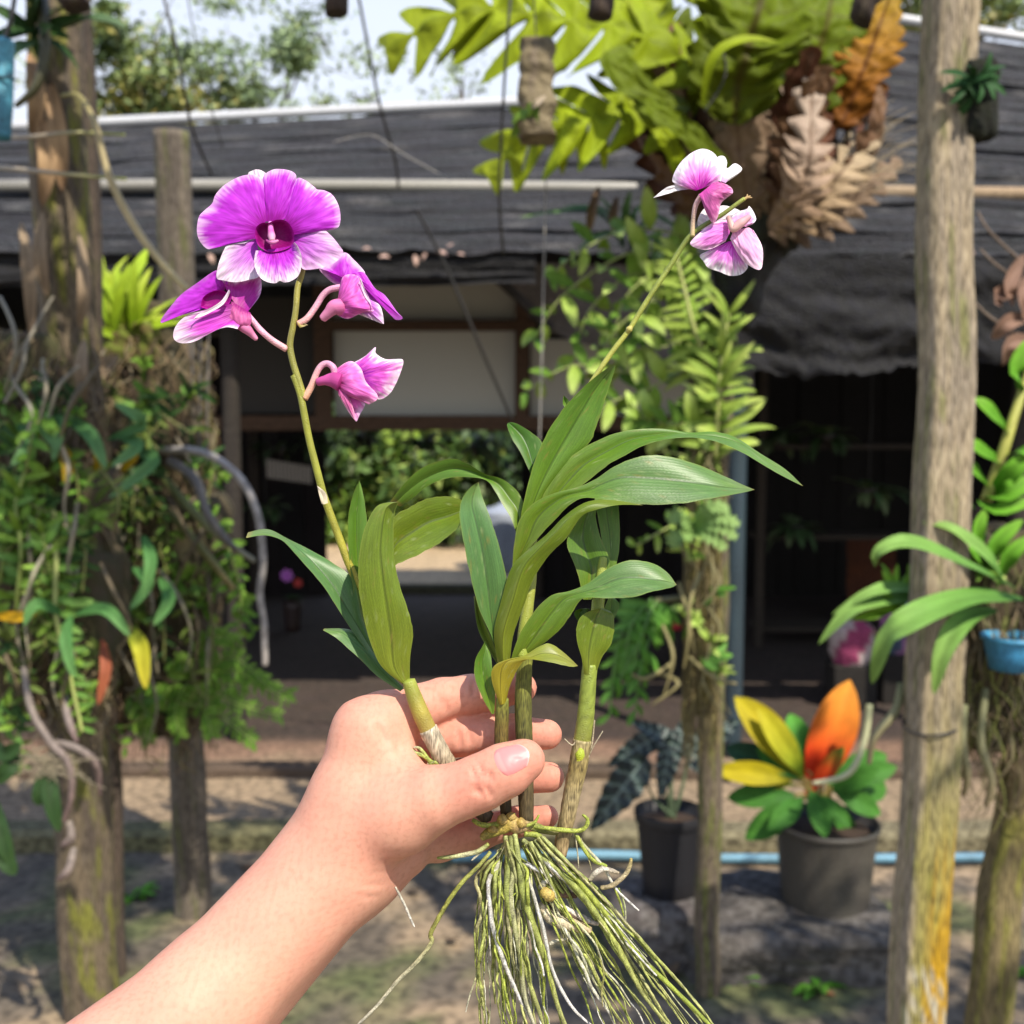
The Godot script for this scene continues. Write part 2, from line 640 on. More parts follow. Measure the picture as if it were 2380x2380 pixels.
func build_shelter() -> void:
	whole()
	var sh := thing("shelter", "low open shed with a dark grey sheeted roof and black cloth eaves", "shed", Vector3(0.0, 0.0, -6.5))
	var dark := lin("2e2f33")
	# main roof, courses of dark sheeting from eave to ridge
	var eave := [at_z(-420, 484, -4.7), at_z(1520, 480, -4.7)]
	var ridge := [at_z(-420, 272, -6.2), at_z(1520, 178, -6.2)]
	roof_courses(sh, eave, ridge, 7, dark, 1.0)
	var eave2 := [at_z(1440, 486, -4.62), at_z(2400, 494, -4.62)]
	var ridge2 := [at_z(1440, 18, -6.35), at_z(2400, 150, -6.35)]
	roof_courses(sh, eave2, ridge2, 9, dark * 1.05, 33.0)
	# pale ridge strips
	for e in [[ridge[0], ridge[1], 0.03], [at_z(1600, 28, -6.36), at_z(2400, 152, -6.36), 0.02]]:
		var a: Vector3 = e[0]
		var b: Vector3 = e[1]
		var up: float = e[2]
		part(tube_mesh([a + Vector3(0, up, 0), a.lerp(b, 0.5) + Vector3(0, up + 0.004, 0), b + Vector3(0, up, 0)], [0.028], [lin("d8dadc"), lin("e8eaec"), lin("d0d2d6")], 8, 6, 0.03, 0.1, 4.0), "ridge_cap", M.metal, sh)
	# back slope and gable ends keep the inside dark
	var back0 := Vector3(ridge[0].x - 0.2, 2.15, -9.2)
	var back1 := Vector3(ridge2[1].x + 0.4, 2.15, -9.2)
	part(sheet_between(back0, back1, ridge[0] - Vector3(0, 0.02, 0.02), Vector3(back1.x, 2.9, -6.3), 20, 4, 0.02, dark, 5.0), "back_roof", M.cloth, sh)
	# pipe purlins lying on the roofs
	part(tube_mesh([at_z(-300, 352, -5.24), at_z(200, 350, -5.26), at_z(700, 350, -5.28), at_z(1200, 355, -5.28)], [0.029], [lin("9a9890"), lin("b0aca0"), lin("a8a498")], 12, 6, 0.03, 0.2, 5.0), "purlin_pipe", M.metal, sh)
	part(tube_mesh([at_z(1500, 362, -5.0), at_z(1750, 364, -5.0), at_z(2300, 372, -5.0)], [0.031], [lin("b8a488"), lin("c8b090"), lin("b89c7c")], 12, 6, 0.03, 0.2, 5.0), "purlin_pipe", M.wood, sh)
	# black cloth hanging under the eaves
	part(cloth_drop(at_z(1370, 484, -4.6), at_z(2350, 488, -4.55), 0.47, 0.06, 3.0), "eave_cloth", M.cloth, sh)
	part(cloth_drop(at_z(-400, 484, -4.72), at_z(1010, 482, -4.72), 0.13, 0.03, 8.0), "eave_cloth", M.cloth, sh)
	# sloping grey sheet and strut at the join of the two roofs
	part(sheet_between(at_z(1000, 600, -5.2), at_z(1420, 780, -5.0), at_z(930, 500, -4.9), at_z(1420, 500, -4.8), 14, 8, 0.04, lin("6c6a6c"), 14.0), "gable_sheet", M.cloth, sh)
	part(tube_mesh([at_z(905, 495, -4.8), at_z(960, 545, -4.85), at_z(1040, 620, -4.95)], [0.022], [lin("3a3634")], 8, 3), "strut", M.wood, sh)
	# partition of grey boards in brown frames
	var zp := -6.0
	var gray := lin("bcbcb4")
	for q in [[616, 528, 978, 604], [632, 624, 972, 784], [1000, 640, 1330, 800], [430, 560, 598, 780]]:
		var a := at_z(q[0], q[3], zp)
		var b := at_z(q[2], q[1], zp)
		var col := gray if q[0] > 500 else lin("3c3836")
		part(box_mesh((a + b) * 0.5, Vector3(absf(b.x - a.x), absf(b.y - a.y), 0.012), col, Basis.IDENTITY, 0.003), "wall_board", M.board, sh)
	for q in [[592, 604, 1012, 624], [596, 520, 624, 806], [972, 520, 998, 806], [400, 784, 1340, 812], [400, 515, 1340, 530]]:
		var a := at_z(q[0], q[3], zp + 0.05)
		var b := at_z(q[2], q[1], zp + 0.05)
		part(box_mesh((a + b) * 0.5 + Vector3(0, 0, rng.randf_range(0, 0.004)), Vector3(absf(b.x - a.x), absf(b.y - a.y), 0.05), lin("6a5242"), Basis.IDENTITY, 0.006), "frame_rail", M.wood, sh)
	# posts that carry it
	for q in [[1398, -4.75, lin("36464e"), 0.040], [430, -5.0, lin("3c3630"), 0.04], [1940, -4.9, lin("3c3630"), 0.045], [-150, -4.9, lin("3c3630"), 0.045], [1015, -9.0, lin("4a4038"), 0.05], [470, -9.0, lin("4a4038"), 0.05]]:
		var top := at_z(q[0], 500, q[1])
		var h := 2.12 if q[1] > -6.0 else 2.1
		part(tube_mesh([Vector3(top.x, 0, q[1]), Vector3(top.x, h * 0.5, q[1]), Vector3(top.x, h, q[1])], [q[3]], [q[2], q[2] * 1.1, q[2] * 0.85], 14, 8, 0.02, 0.2, 6.0), "post", M.metal if q[0] == 1398 else M.wood, sh)
	# dark plank walls at the back and the sides, with the way through left open
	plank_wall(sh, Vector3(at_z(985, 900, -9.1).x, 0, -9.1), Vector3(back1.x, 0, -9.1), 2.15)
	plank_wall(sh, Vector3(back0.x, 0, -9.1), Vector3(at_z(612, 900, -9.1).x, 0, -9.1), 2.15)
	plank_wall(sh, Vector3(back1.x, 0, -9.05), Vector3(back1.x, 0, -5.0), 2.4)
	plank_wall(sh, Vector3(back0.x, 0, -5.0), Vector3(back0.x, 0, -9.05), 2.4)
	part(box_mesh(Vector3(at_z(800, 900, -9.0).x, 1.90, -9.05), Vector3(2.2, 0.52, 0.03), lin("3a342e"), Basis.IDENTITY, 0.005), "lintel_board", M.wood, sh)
	# low sill where the floor ends
	part(box_mesh(Vector3(at_z(735, 900, -9.2).x, 0.03, -9.22), Vector3(2.5, 0.10, 0.10), lin("5a5a48"), Basis.IDENTITY, 0.012), "sill", M.stone, sh)

	# things standing in the dark under the roof
	var p := at_z(1240, 1176, -6.4)
	var tray := thing("plastic_tray", "shallow red plastic tray in the dark behind the mossy post", "tray", Vector3(p.x, 0, p.z))
	part(box_mesh(p, Vector3(0.26, 0.05, 0.2), lin("b8202c"), Basis.IDENTITY, 0.012), "tray_body", M.plastic, tray)
	for s in [-1.0, 1.0]:
		part(box_mesh(Vector3(p.x + s * 0.1, (p.y - 0.026) * 0.5, p.z), Vector3(0.035, p.y - 0.028, 0.18), lin("3a322c"), Basis.IDENTITY, 0.006), "leg", M.wood, tray)
	sack(at_z(1605, 1250, -5.6), 0.20, 0.24, lin("c8b8b4"), lin("a0406a"), "slumped white and magenta feed sack in the dark under the roof")
	sack(at_z(1690, 1230, -5.7), 0.16, 0.30, lin("b478a8"), lin("4a5a70"), "pink and blue cloth bundle beside the white sack under the roof")
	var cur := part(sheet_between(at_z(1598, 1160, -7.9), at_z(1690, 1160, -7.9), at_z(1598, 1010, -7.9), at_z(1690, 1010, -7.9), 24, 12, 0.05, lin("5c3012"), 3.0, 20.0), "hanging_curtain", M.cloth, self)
	tag(cur, "dull orange curtain hanging deep in the dark shed", "curtain")
	# a ribbed pale sheet leaning at the back
	var rib := thing("ribbed_sheet", "tilted pale ribbed sheet hanging in the dark left of the opening", "sheet", at_z(546, 912, -7.0))
	for i in 12:
		var a := at_z(504 + i * 7.2, 866 + i * 1.2, -7.0)
		var b := at_z(508 + i * 7.2, 902 + i * 1.0, -7.0)
		part(box_mesh((a + b) * 0.5, Vector3(0.019, absf(a.y - b.y), 0.012), lin("98928a"), Basis.IDENTITY, 0.003), "slat", M.board, rib)
	part(tube_mesh([at_z(500, 866, -7.02), at_z(592, 882, -7.02)], [0.01], [lin("3a342e")], 6, 2), "rail", M.wood, rib)
	for q in [[508, 868], [586, 880]]:
		var a := at_z(q[0], q[1], -7.02)
		part(tube_mesh([a, Vector3(a.x, 2.62, a.z)], [0.003], [lin("2a2624")], 5, 2), "cord", M.metal, rib)
	# small potted flower in the shade
	var fp := at_z(552, 1140, -7.6)
	var pot := thing("potted_flower", "tiny potted plant with a violet and a red bloom in the shed", "plant", Vector3(fp.x, 0, fp.z))
	part(tube_mesh([Vector3(fp.x, 0, fp.z), Vector3(fp.x, fp.y + 0.02, fp.z)], [0.05, 0.07], [lin("3a2a24")], 14, 4), "pot", M.plastic, pot)
	var bl := blade(0.7, 0.7, 0.2, [lin("a050b0"), lin("c878cc")], 5, 3)
	var rl := blade(0.7, 0.7, 0.2, [lin("a82a2c"), lin("c04a3c")], 5, 3)
	var gl := blade(0.4, 0.6, 0.2, [lin("33502a"), lin("44662e")], 5, 3)
	for i in 14:
		grow(gl, "leaf", M.back_leaf, pot, Vector3(fp.x, fp.y + 0.02, fp.z), Vector3(cos(i * 2.4), rng.randf_range(0.4, 1.4), sin(i * 2.4)), Vector3.UP, rng.randf_range(0.06, 0.12))
	for i in 7:
		grow(bl, "petal", M.petal, pot, at_z(541, 1086, -7.5), Vector3(cos(i * 0.9), sin(i * 0.9), 0.3), Vector3(0, 0.2, 1), 0.05)
		grow(rl, "petal", M.petal, pot, at_z(562, 1100, -7.5), Vector3(cos(i * 0.9), sin(i * 0.9), 0.3), Vector3(0, 0.2, 1), 0.035)
	# dim clutter: shelves, rods and hanging baskets deep in the shade
	var rk := thing("shelf_rack", "dim wooden shelf rack deep in the dark shed", "rack", Vector3(at_z(1560, 900, -7.2).x, 0, -7.2))
	for y in [842, 1010, 1180]:
		var l := at_z(1420, y, -7.2)
		var q := at_z(1730, y, -7.2)
		part(box_mesh((l + q) * 0.5, Vector3(q.x - l.x, 0.03, 0.3), lin("4a4036"), Basis.IDENTITY, 0.004), "shelf", M.wood, rk)
	for x in [1425, 1725]:
		var l := at_z(x, 900, -7.2)
		part(box_mesh(Vector3(l.x, 0.97, -7.02), Vector3(0.05, 1.94, 0.05), lin("4a4036"), Basis.IDENTITY, 0.004), "upright", M.wood, rk)
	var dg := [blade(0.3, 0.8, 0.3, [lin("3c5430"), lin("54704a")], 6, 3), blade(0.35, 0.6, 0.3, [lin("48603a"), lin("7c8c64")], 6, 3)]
	var spots := [[1460, 830, -7.1, "dim leafy pot on the top shelf of the rack beside the blue pole"], [1560, 828, -7.1, "dim leafy pot in the middle of the rack's top shelf"], [1640, 930, -6.6, "pale green hanging basket in front of the rack, lit a little"], [1500, 1000, -7.1, "dim leafy pot on the rack's second shelf"],
		[520, 850, -8.8, "dark basket hanging at the far opening beside the ribbed sheet"], [600, 838, -8.7, "dark basket hanging high in the far opening behind the flower spike"], [690, 830, -8.8, "dark basket hanging high in the far opening's middle"], [800, 836, -8.7, "dark basket hanging high in the far opening above the arched leaf"], [905, 845, -8.8, "dark basket hanging high in the far opening behind the orchid leaves"], [990, 860, -8.7, "dark basket hanging at the far opening's plank wall end"], [500, 960, -8.5, "dark leafy pot standing at the near jamb of the far opening"]]
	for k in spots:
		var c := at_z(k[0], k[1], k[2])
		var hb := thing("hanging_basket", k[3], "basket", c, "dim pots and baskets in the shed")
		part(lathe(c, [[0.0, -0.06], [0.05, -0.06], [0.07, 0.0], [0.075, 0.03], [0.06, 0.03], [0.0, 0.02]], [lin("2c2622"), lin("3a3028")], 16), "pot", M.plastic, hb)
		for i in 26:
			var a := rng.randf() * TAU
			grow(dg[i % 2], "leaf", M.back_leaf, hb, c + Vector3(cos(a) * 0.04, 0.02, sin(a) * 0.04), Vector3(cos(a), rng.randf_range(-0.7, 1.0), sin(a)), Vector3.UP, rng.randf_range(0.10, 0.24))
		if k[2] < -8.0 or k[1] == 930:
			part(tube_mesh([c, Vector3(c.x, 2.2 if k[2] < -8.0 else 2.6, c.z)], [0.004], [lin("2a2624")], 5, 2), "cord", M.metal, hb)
	# pale dry leaves caught along the eave
	var dl := blade(0.5, 0.8, 0.3, [lin("b49484"), lin("c8a898")], 6, 2)
	for i in 22:
		var x := rng.randf_range(340, 960) if i < 14 else rng.randf_range(1440, 1900)
		var q := at_z(x, 478 + rng.randf_range(-8, 10), -4.64)
		var o := grow(dl, numbered("dry_leaf"), M.dry_leaf, self, q, Vector3(rng.randf_range(-1, 1), rng.randf_range(-0.5, 0.3), rng.randf_range(0.0, 0.4)), Vector3(rng.randf_range(-0.5, 0.5), 1, 0.8), rng.randf_range(0.025, 0.055))
		tag(o, "pale dry leaf caught on the edge of the dark roof", "leaf", "dry leaves along the eave")


func roof_courses(sh: Node3D, eave: Array, ridge: Array, n: int, col: Color, seed_: float) -> void:
	var nrm: Vector3 = (eave[1] - eave[0]).cross(ridge[0] - eave[0]).normalized()
	for i in n:
		var t0 := float(i) / n - (0.04 if i > 0 else 0.0)
		var t1 := float(i + 1) / n
		var rows := []
		var cols := []
		var tone := 1.0 + rng.randf_range(-0.2, 0.25)
		for j in 33:
			var f := j / 32.0
			var t := lerpf(t0, t1, f)
			var row := PackedVector3Array()
			var cr := PackedColorArray()
			for k in 61:
				var s := k / 60.0
				var e: Vector3 = eave[0].lerp(eave[1], s)
				var r: Vector3 = ridge[0].lerp(ridge[1], s)
				var p := e.lerp(r, t)
				var wob := 0.5 * nz2.get_noise_2d(p.x * 0.9 + seed_, t * 7.0)
				var wav := 0.013 * sin((f + wob * 0.15) * TAU * 4.0) + 0.014 * (1.0 - f) + 0.022 * nz.get_noise_3d(p.x * 0.7 + seed_, t * 6.0, 2.0)
				p += (r - e).normalized() * 0.03 * nz2.get_noise_2d(p.x * 1.1 + seed_, float(i) * 3.0) * (1.0 if i > 0 else 0.2)
				if i == 0 and j == 0:
					p += Vector3(0, 0.02 * nz2.get_noise_2d(p.x * 9.0, seed_), 0)
				row.append(p + nrm * wav)
				var g := tone * (1.05 + 0.95 * nz2.get_noise_3d(p.x * 0.9, t * 60.0, seed_) + 0.25 * nz.get_noise_3d(p.x * 3.0, t * 10.0, seed_ + 3.0))
				var c := Color(col.r * g, col.g * g, col.b * g)
				# pale dust and lichen lying in patches
				var du := smoothstep(0.25, 0.5, nz.get_noise_3d(p.x * 2.4 + seed_, t * 30.0, 7.0))
				cr.append(c.lerp(lin("7c7a78"), du * 0.45))
			rows.append(row)
			cols.append(cr)
		var mb := Mb.new()
		mb.grid(rows, cols)
		part(mb.mesh(), "roof_sheet", M.cloth, sh)


func cloth_drop(a: Vector3, b: Vector3, drop: float, sway: float, seed_: float) -> ArrayMesh:
	var rows := []
	var cols := []
	for j in 41:
		var t := j / 40.0
		var row := PackedVector3Array()
		var cr := PackedColorArray()
		for i in 121:
			var s := i / 120.0
			var p := a.lerp(b, s)
			var hang := drop * (0.95 + 0.14 * nz2.get_noise_2d(s * 3.0 + seed_, 1.0) + 0.05 * nz.get_noise_2d(s * 16.0, seed_) + 0.05 * maxf(0.0, nz2.get_noise_2d(s * 30.0, seed_ + 4.0)))
			var q := p + Vector3(0, -hang * t, sway * (0.8 * nz2.get_noise_2d(s * 3.0 + seed_, t * 2.0) + 0.06 * sin(t * 34.0 + 9.0 * nz2.get_noise_2d(s * 5.0, seed_)) + 0.09 * sin(t * 13.0 + 6.0 * nz2.get_noise_2d(s * 3.0, seed_ + 9.0))) * (0.4 + t))
			row.append(q)
			var k := 1.0 + 0.5 * nz.get_noise_2d(s * 30.0 + seed_, t * 6.0)
			var c := lin("141416")
			cr.append(Color(c.r * k, c.g * k, c.b * k))
		rows.append(row)
		cols.append(cr)
	var mb := Mb.new()
	mb.grid(rows, cols)
	return mb.mesh()


func plank_wall(sh: Node3D, a: Vector3, b: Vector3, h: float) -> void:
	var n := int((b - a).length() / 0.17)
	var dir := (b - a).normalized()
	var basis_ := Basis(dir, Vector3.UP, dir.cross(Vector3.UP))
	for i in n:
		var c := a.lerp(b, (i + 0.5) / n) + Vector3(0, h * 0.5, 0) + basis_.z * ((0.012 if i % 2 else -0.012) + rng.randf_range(-0.001, 0.001))
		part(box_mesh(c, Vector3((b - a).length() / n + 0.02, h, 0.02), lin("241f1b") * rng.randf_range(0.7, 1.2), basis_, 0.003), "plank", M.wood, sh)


func sack(p: Vector3, w: float, h: float, ca: Color, cb: Color, label: String) -> void:
	var mb := Mb.new()
	var rows := []
	var cols := []
	for j in 13:
		var t := j / 12.0
		var r := w * 0.5 * (0.92 + 0.25 * sin(PI * t)) * (1.0 if t < 0.8 else lerpf(1.0, 0.35, (t - 0.8) / 0.2))
		var row := PackedVector3Array()
		var cr := PackedColorArray()
		for i in 20:
			var a := TAU * i / 20
			var q := Vector3(cos(a) * r, p.y + h * t, sin(a) * r * 0.8)
			q += Vector3(1, 0, 1) * 0.18 * r * nz.get_noise_3d(cos(a) * 2.0 + p.x, t * 3.0, sin(a) * 2.0)
			row.append(Vector3(p.x + q.x, q.y, p.z + q.z))
			cr.append(ca if sin(a * 2.0 + t * 3.0) > -0.2 else cb)
		rows.append(row)
		cols.append(cr)
	mb.grid(rows, cols, true)
	var o := thing("cloth_sack", label, "sack", Vector3(p.x, 0, p.z))
	part(mb.mesh(), "sack_body", M.cloth, o)
	if p.y > 0.05:
		part(box_mesh(Vector3(p.x, p.y * 0.5, p.z), Vector3(w * 1.1, p.y - 0.004, w * 0.9), lin("2e2822"), Basis.IDENTITY, 0.006), "crate_below", M.wood, o)


# ---------------------------------------------------------------- trees and shrubs behind
func leaf_cloud(mb: Mb, c: Vector3, rad: Vector3, n: int, size: float, cols: Array, r: RandomNumberGenerator, clump := 9) -> void:
	var centres := []
	for i in clump:
		var v := Vector3(r.randfn(0, 0.45), r.randfn(0, 0.45), r.randfn(0, 0.45))
		centres.append([c + v * rad, r.randf_range(0.16, 0.42), r.randi() % cols.size()])
	for i in n:
		var k: Array = centres[r.randi() % clump]
		var v: Vector3 = Vector3(r.randfn(0, 1), r.randfn(0, 0.8), r.randfn(0, 1)) * rad * k[1] * 0.55
		var p: Vector3 = k[0] + v
		var d := Vector3(r.randf_range(-1, 1), r.randf_range(-1.1, 0.4), r.randf_range(-1, 1)).normalized()
		var f := Vector3(r.randf_range(-1, 1), r.randf_range(0.2, 1.5), r.randf_range(-0.4, 1)).normalized()
		var x := d.cross(f).normalized() * size * 0.24
		var l := size * r.randf_range(0.6, 1.3)
		var col: Color = cols[(int(k[2]) + (1 if r.randf() < 0.2 else 0)) % cols.size()] * r.randf_range(0.75, 1.25)
		var a := mb.vert(p, col)
		var b := mb.vert(p + d * l * 0.45 + x, col)
		var e := mb.vert(p + d * l, col)
		var g := mb.vert(p + d * l * 0.45 - x, col)
		mb.tri(a, b, e)
		mb.tri(a, e, g)


func tree(called: String, label: String, foot: Vector3, top: Array, group: String, cols: Array, n: int, size: float, r: RandomNumberGenerator) -> void:
	var t := thing(called, label, "tree", foot, group)
	var mb := Mb.new()
	var bark := [lin("6a5c4c"), lin("7a6c58")]
	var mid: Vector3 = top[0][0] * 0.6 + foot * 0.4 + Vector3(r.randf_range(-0.3, 0.3), 0, 0)
	tube(mb, smooth_path([foot, mid, top[0][0]], 6), [0.10, 0.06, 0.02], bark, 8, 0.15)
	for k in top:
		tube(mb, smooth_path([mid, mid.lerp(k[0], 0.6) + Vector3(0, 0.25, 0), k[0]], 4), [0.035, 0.02, 0.008], bark, 6, 0.1)
		for q in 5:
			var e: Vector3 = k[0] + Vector3(r.randfn(0, 0.5), r.randfn(0, 0.45), r.randfn(0, 0.5)) * k[1]
			tube(mb, smooth_path([mid.lerp(k[0], 0.7), k[0].lerp(e, 0.5) + Vector3(0, 0.1, 0), e], 3), [0.010, 0.007, 0.003], bark, 5)
	part(mb.mesh(), "trunk", M.bark, t)
	var cr := Mb.new()
	for k in top:
		leaf_cloud(cr, k[0], k[1], int(n * k[2]), size, cols, r, 14)
	part(cr.mesh(), "crown", M.foliage, t)


func build_far_plants() -> void:
	whole()
	var r := RandomNumberGenerator.new()
	r.seed = 99
	var pal := [lin("74864c"), lin("849454"), lin("94904c"), lin("687c48")]
	tree("slender_tree", "feathery green tree above the roof nearest the weathered corner posts", on_ground(250, 840) + Vector3(0, 0, -3), [[at_z(230, 110, -13), Vector3(0.9, 0.8, 0.8), 1.0], [at_z(200, 200, -13), Vector3(0.6, 0.35, 0.6), 0.4], [at_z(310, 190, -13), Vector3(0.5, 0.4, 0.5), 0.35]], "trees above the roof", pal, 2600, 0.12, r)
	tree("slender_tree", "airy tree with a wide open crown above the roof behind the large purple flower", Vector3(at_z(500, 400, -14).x, 0, -14), [[at_z(480, 130, -14), Vector3(1.3, 0.7, 0.9), 1.0], [at_z(570, 70, -14), Vector3(0.7, 0.7, 0.6), 0.45], [at_z(440, 185, -14), Vector3(0.7, 0.35, 0.6), 0.4]], "trees above the roof", [lin("7c9068"), lin("8ca070"), lin("94a46c")], 2500, 0.11, r)
	tree("slender_tree", "bare thin treetop above the roof beside the hanging wood block", Vector3(at_z(880, 400, -15).x, 0, -15), [[at_z(870, 165, -15), Vector3(0.7, 0.5, 0.5), 0.6], [at_z(690, 195, -15), Vector3(0.5, 0.25, 0.4), 0.35]], "trees above the roof", [lin("8c9c78"), lin("98a880")], 260, 0.13, r)
	tree("slender_tree", "dense green tree behind the high roof at the weathered sunlit post", Vector3(at_z(1790, 400, -13).x, 0, -13), [[at_z(1700, 20, -13), Vector3(1.2, 0.6, 0.8), 1.0], [at_z(1900, 10, -13), Vector3(1.0, 0.5, 0.8), 0.8]], "trees above the roof", pal, 1500, 0.13, r)
	# shrubs beyond the way through the shed
	var sh := [[520, 930, 0.6], [610, 880, 0.75], [700, 900, 0.8], [760, 880, 0.9], [850, 900, 0.8], [930, 890, 0.8], [1000, 900, 0.7], [660, 960, 0.5]]
	var lab := ["leafy shrub at the far edge of the opening, beside the ribbed sheet", "green shrub in the opening behind the leaning flower spike", "tall yellow green shrub in the middle of the far opening", "bright sunlit shrub at the centre of the far opening", "shrub in the far opening above the arching orchid leaf", "dark green shrub in the opening behind the orchid leaves", "shrub at the far edge of the opening, beside the shed's plank wall", "low pale shrub in front of the others in the far opening"]
	for i in sh.size():
		var z := -12.6 - 0.35 * (i % 3)
		var c := at_z(sh[i][0], sh[i][1], z)
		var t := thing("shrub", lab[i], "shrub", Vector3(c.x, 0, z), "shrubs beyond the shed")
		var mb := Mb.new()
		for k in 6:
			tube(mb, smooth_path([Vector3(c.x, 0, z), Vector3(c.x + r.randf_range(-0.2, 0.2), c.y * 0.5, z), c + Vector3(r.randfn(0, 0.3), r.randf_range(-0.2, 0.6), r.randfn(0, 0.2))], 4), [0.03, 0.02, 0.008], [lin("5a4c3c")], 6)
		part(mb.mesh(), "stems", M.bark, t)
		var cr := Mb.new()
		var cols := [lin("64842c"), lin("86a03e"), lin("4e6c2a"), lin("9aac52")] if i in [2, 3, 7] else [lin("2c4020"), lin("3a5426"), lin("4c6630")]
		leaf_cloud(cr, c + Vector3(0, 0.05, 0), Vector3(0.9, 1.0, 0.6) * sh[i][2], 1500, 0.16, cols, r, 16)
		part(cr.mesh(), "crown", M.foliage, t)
	# tall trees behind the shrubs close the view
	for i in 3:
		var x: float = [520.0, 760.0, 1010.0][i]
		var c := at_z(x, 800, -17)
		tree("broad_tree", ["broad dark tree beyond the shed toward the ribbed sheet", "broad tree beyond the shed in the middle of the opening", "broad tree beyond the shed toward the plank wall"][i], Vector3(c.x, 0, -17), [[c + Vector3(0, 0.6, 0), Vector3(1.7, 1.5, 1.2), 1.0]], "trees beyond the shed", [lin("42582a"), lin("50682e"), lin("637a36")], 2600, 0.24, r)
	# pale drum beyond the shed
	var d := at_z(952, 1040, -10.6)
	var drum := thing("water_drum", "pale bluish white rounded drum seen beyond the shed between orchid leaves", "drum", Vector3(d.x, 0, d.z))
	part(tube_mesh([Vector3(d.x, 0.0, d.z), Vector3(d.x, 0.1, d.z), Vector3(d.x, 0.45, d.z), Vector3(d.x, 0.58, d.z), Vector3(d.x, 0.62, d.z)], [0.24, 0.26, 0.26, 0.25, 0.12], [lin("a8b2c0"), lin("b0b8c4")], 24, 5), "drum_body", M.plastic, drum)


# ---------------------------------------------------------------- posts
func log_mesh(base: Vector3, top: Vector3, r0: float, r1: float, cols: Array, mossy: float, seed_: float, knobbly := 0.12, sides := 26, rings := 70, square := 0.0, paint := 0.0) -> ArrayMesh:
	# cols: bare wood, weathered grey, moss
	var mb := Mb.new()
	var rows := []
	var crs := []
	var ax := (top - base).normalized()
	var sx := ax.cross(Vector3(0, 0, 1)).normalized()
	var sz := sx.cross(ax)
	for j in rings + 1:
		var t := float(j) / rings
		var c := base.lerp(top, t) + sx * 0.012 * nz2.get_noise_2d(t * 3.0, seed_) + sz * 0.012 * nz2.get_noise_2d(t * 3.0, seed_ + 20.0)
		var r := lerpf(r0, r1, t)
		var row := PackedVector3Array()
		var cr := PackedColorArray()
		for i in sides:
			var a := TAU * i / sides
			var d := sx * cos(a) + sz * sin(a)
			if square > 0.0:
				# a hewn square section turned a little
				var ca := cos(a + 0.06)
				var sa := sin(a + 0.06)
				d *= lerpf(1.0, 1.06 * pow(pow(absf(ca), 6.0) + pow(absf(sa), 6.0), -1.0 / 6.0), square)
			var h := (top - base).length() * t
			var groove := nz.get_noise_3d(cos(a) * 3.4, h * 1.1, sin(a) * 3.4 + seed_) * knobbly + nz2.get_noise_3d(cos(a) * 7.0, h * 2.2, sin(a) * 7.0 + seed_) * knobbly * 0.5 + nz.get_noise_3d(cos(a) * 3.0, h * 14.0, sin(a) * 3.0 + seed_) * knobbly * 0.25
			row.append(c + d * r * (1.0 + groove))
			var n := nz.get_noise_3d(cos(a) * 1.6, h * 5.0, sin(a) * 1.6 + seed_ * 2.0)
			var n2 := nz2.get_noise_3d(cos(a) * 8.0, h * 3.0, sin(a) * 8.0 + seed_)
			var col: Color = cols[0].lerp(cols[1], smoothstep(-0.25, 0.3, n2))
			col = col.lerp(cols[2], smoothstep(0.25 - mossy * 0.6, 0.55 - mossy * 0.6, n + 0.3 * n2))
			if paint > 0.0:
				# old yellow paint on the foot, worn and flecked with white lichen
				var pt := smoothstep(paint + 0.22, paint - 0.22, h + 0.16 * n + 0.10 * n2)
				# brushed on the two faces turned to the yard only
				var faced := smoothstep(-0.62, -0.5, cos(a) + 0.12 * n2)
				col = col.lerp(lin("a09a3c"), pt * 0.75 * faced)
				col = col.lerp(lin("cca012"), smoothstep(paint - 0.12, paint - 0.34, h + 0.2 * n2 + 0.1 * n) * smoothstep(-0.2, 0.1, cos(a) + 0.3 * n2))
				if h < paint - 0.36 and faced > 0.5 and nz.get_noise_3d(cos(a) * 6.0, h * 40.0, sin(a) * 6.0 + seed_) > 0.16:
					col = lin("d0cab4")
			var k := 1.0 + 0.45 * n2 * 0.6
			cr.append(Color(col.r * k, col.g * k, col.b * k))
		rows.append(row)
		crs.append(cr)
	mb.grid(rows, crs, true)
	for e in [0, rings]:
		var c := mb.vert(base.lerp(top, float(e) / rings), cols[0] * 0.8)
		for i in sides:
			var a: int = e * sides + i
			var b: int = e * sides + (i + 1) % sides
			if e == 0:
				mb.tri(c, a, b)
			else:
				mb.tri(c, b, a)
	return mb.mesh()


func post(called: String, label: String, base: Vector3, top: Vector3, r0: float, r1: float, cols: Array, mossy: float, seed_: float, knobbly := 0.12, square := 0.0, paint := 0.0) -> Node3D:
	var t := thing(called, label, "post", base, "wooden posts of the orchid rack")
	part(log_mesh(base + Vector3(0, -0.03, 0), top, r0, r1, cols, mossy, seed_, knobbly, 34, 110, square, paint), "log", M.wood, t)
	return t


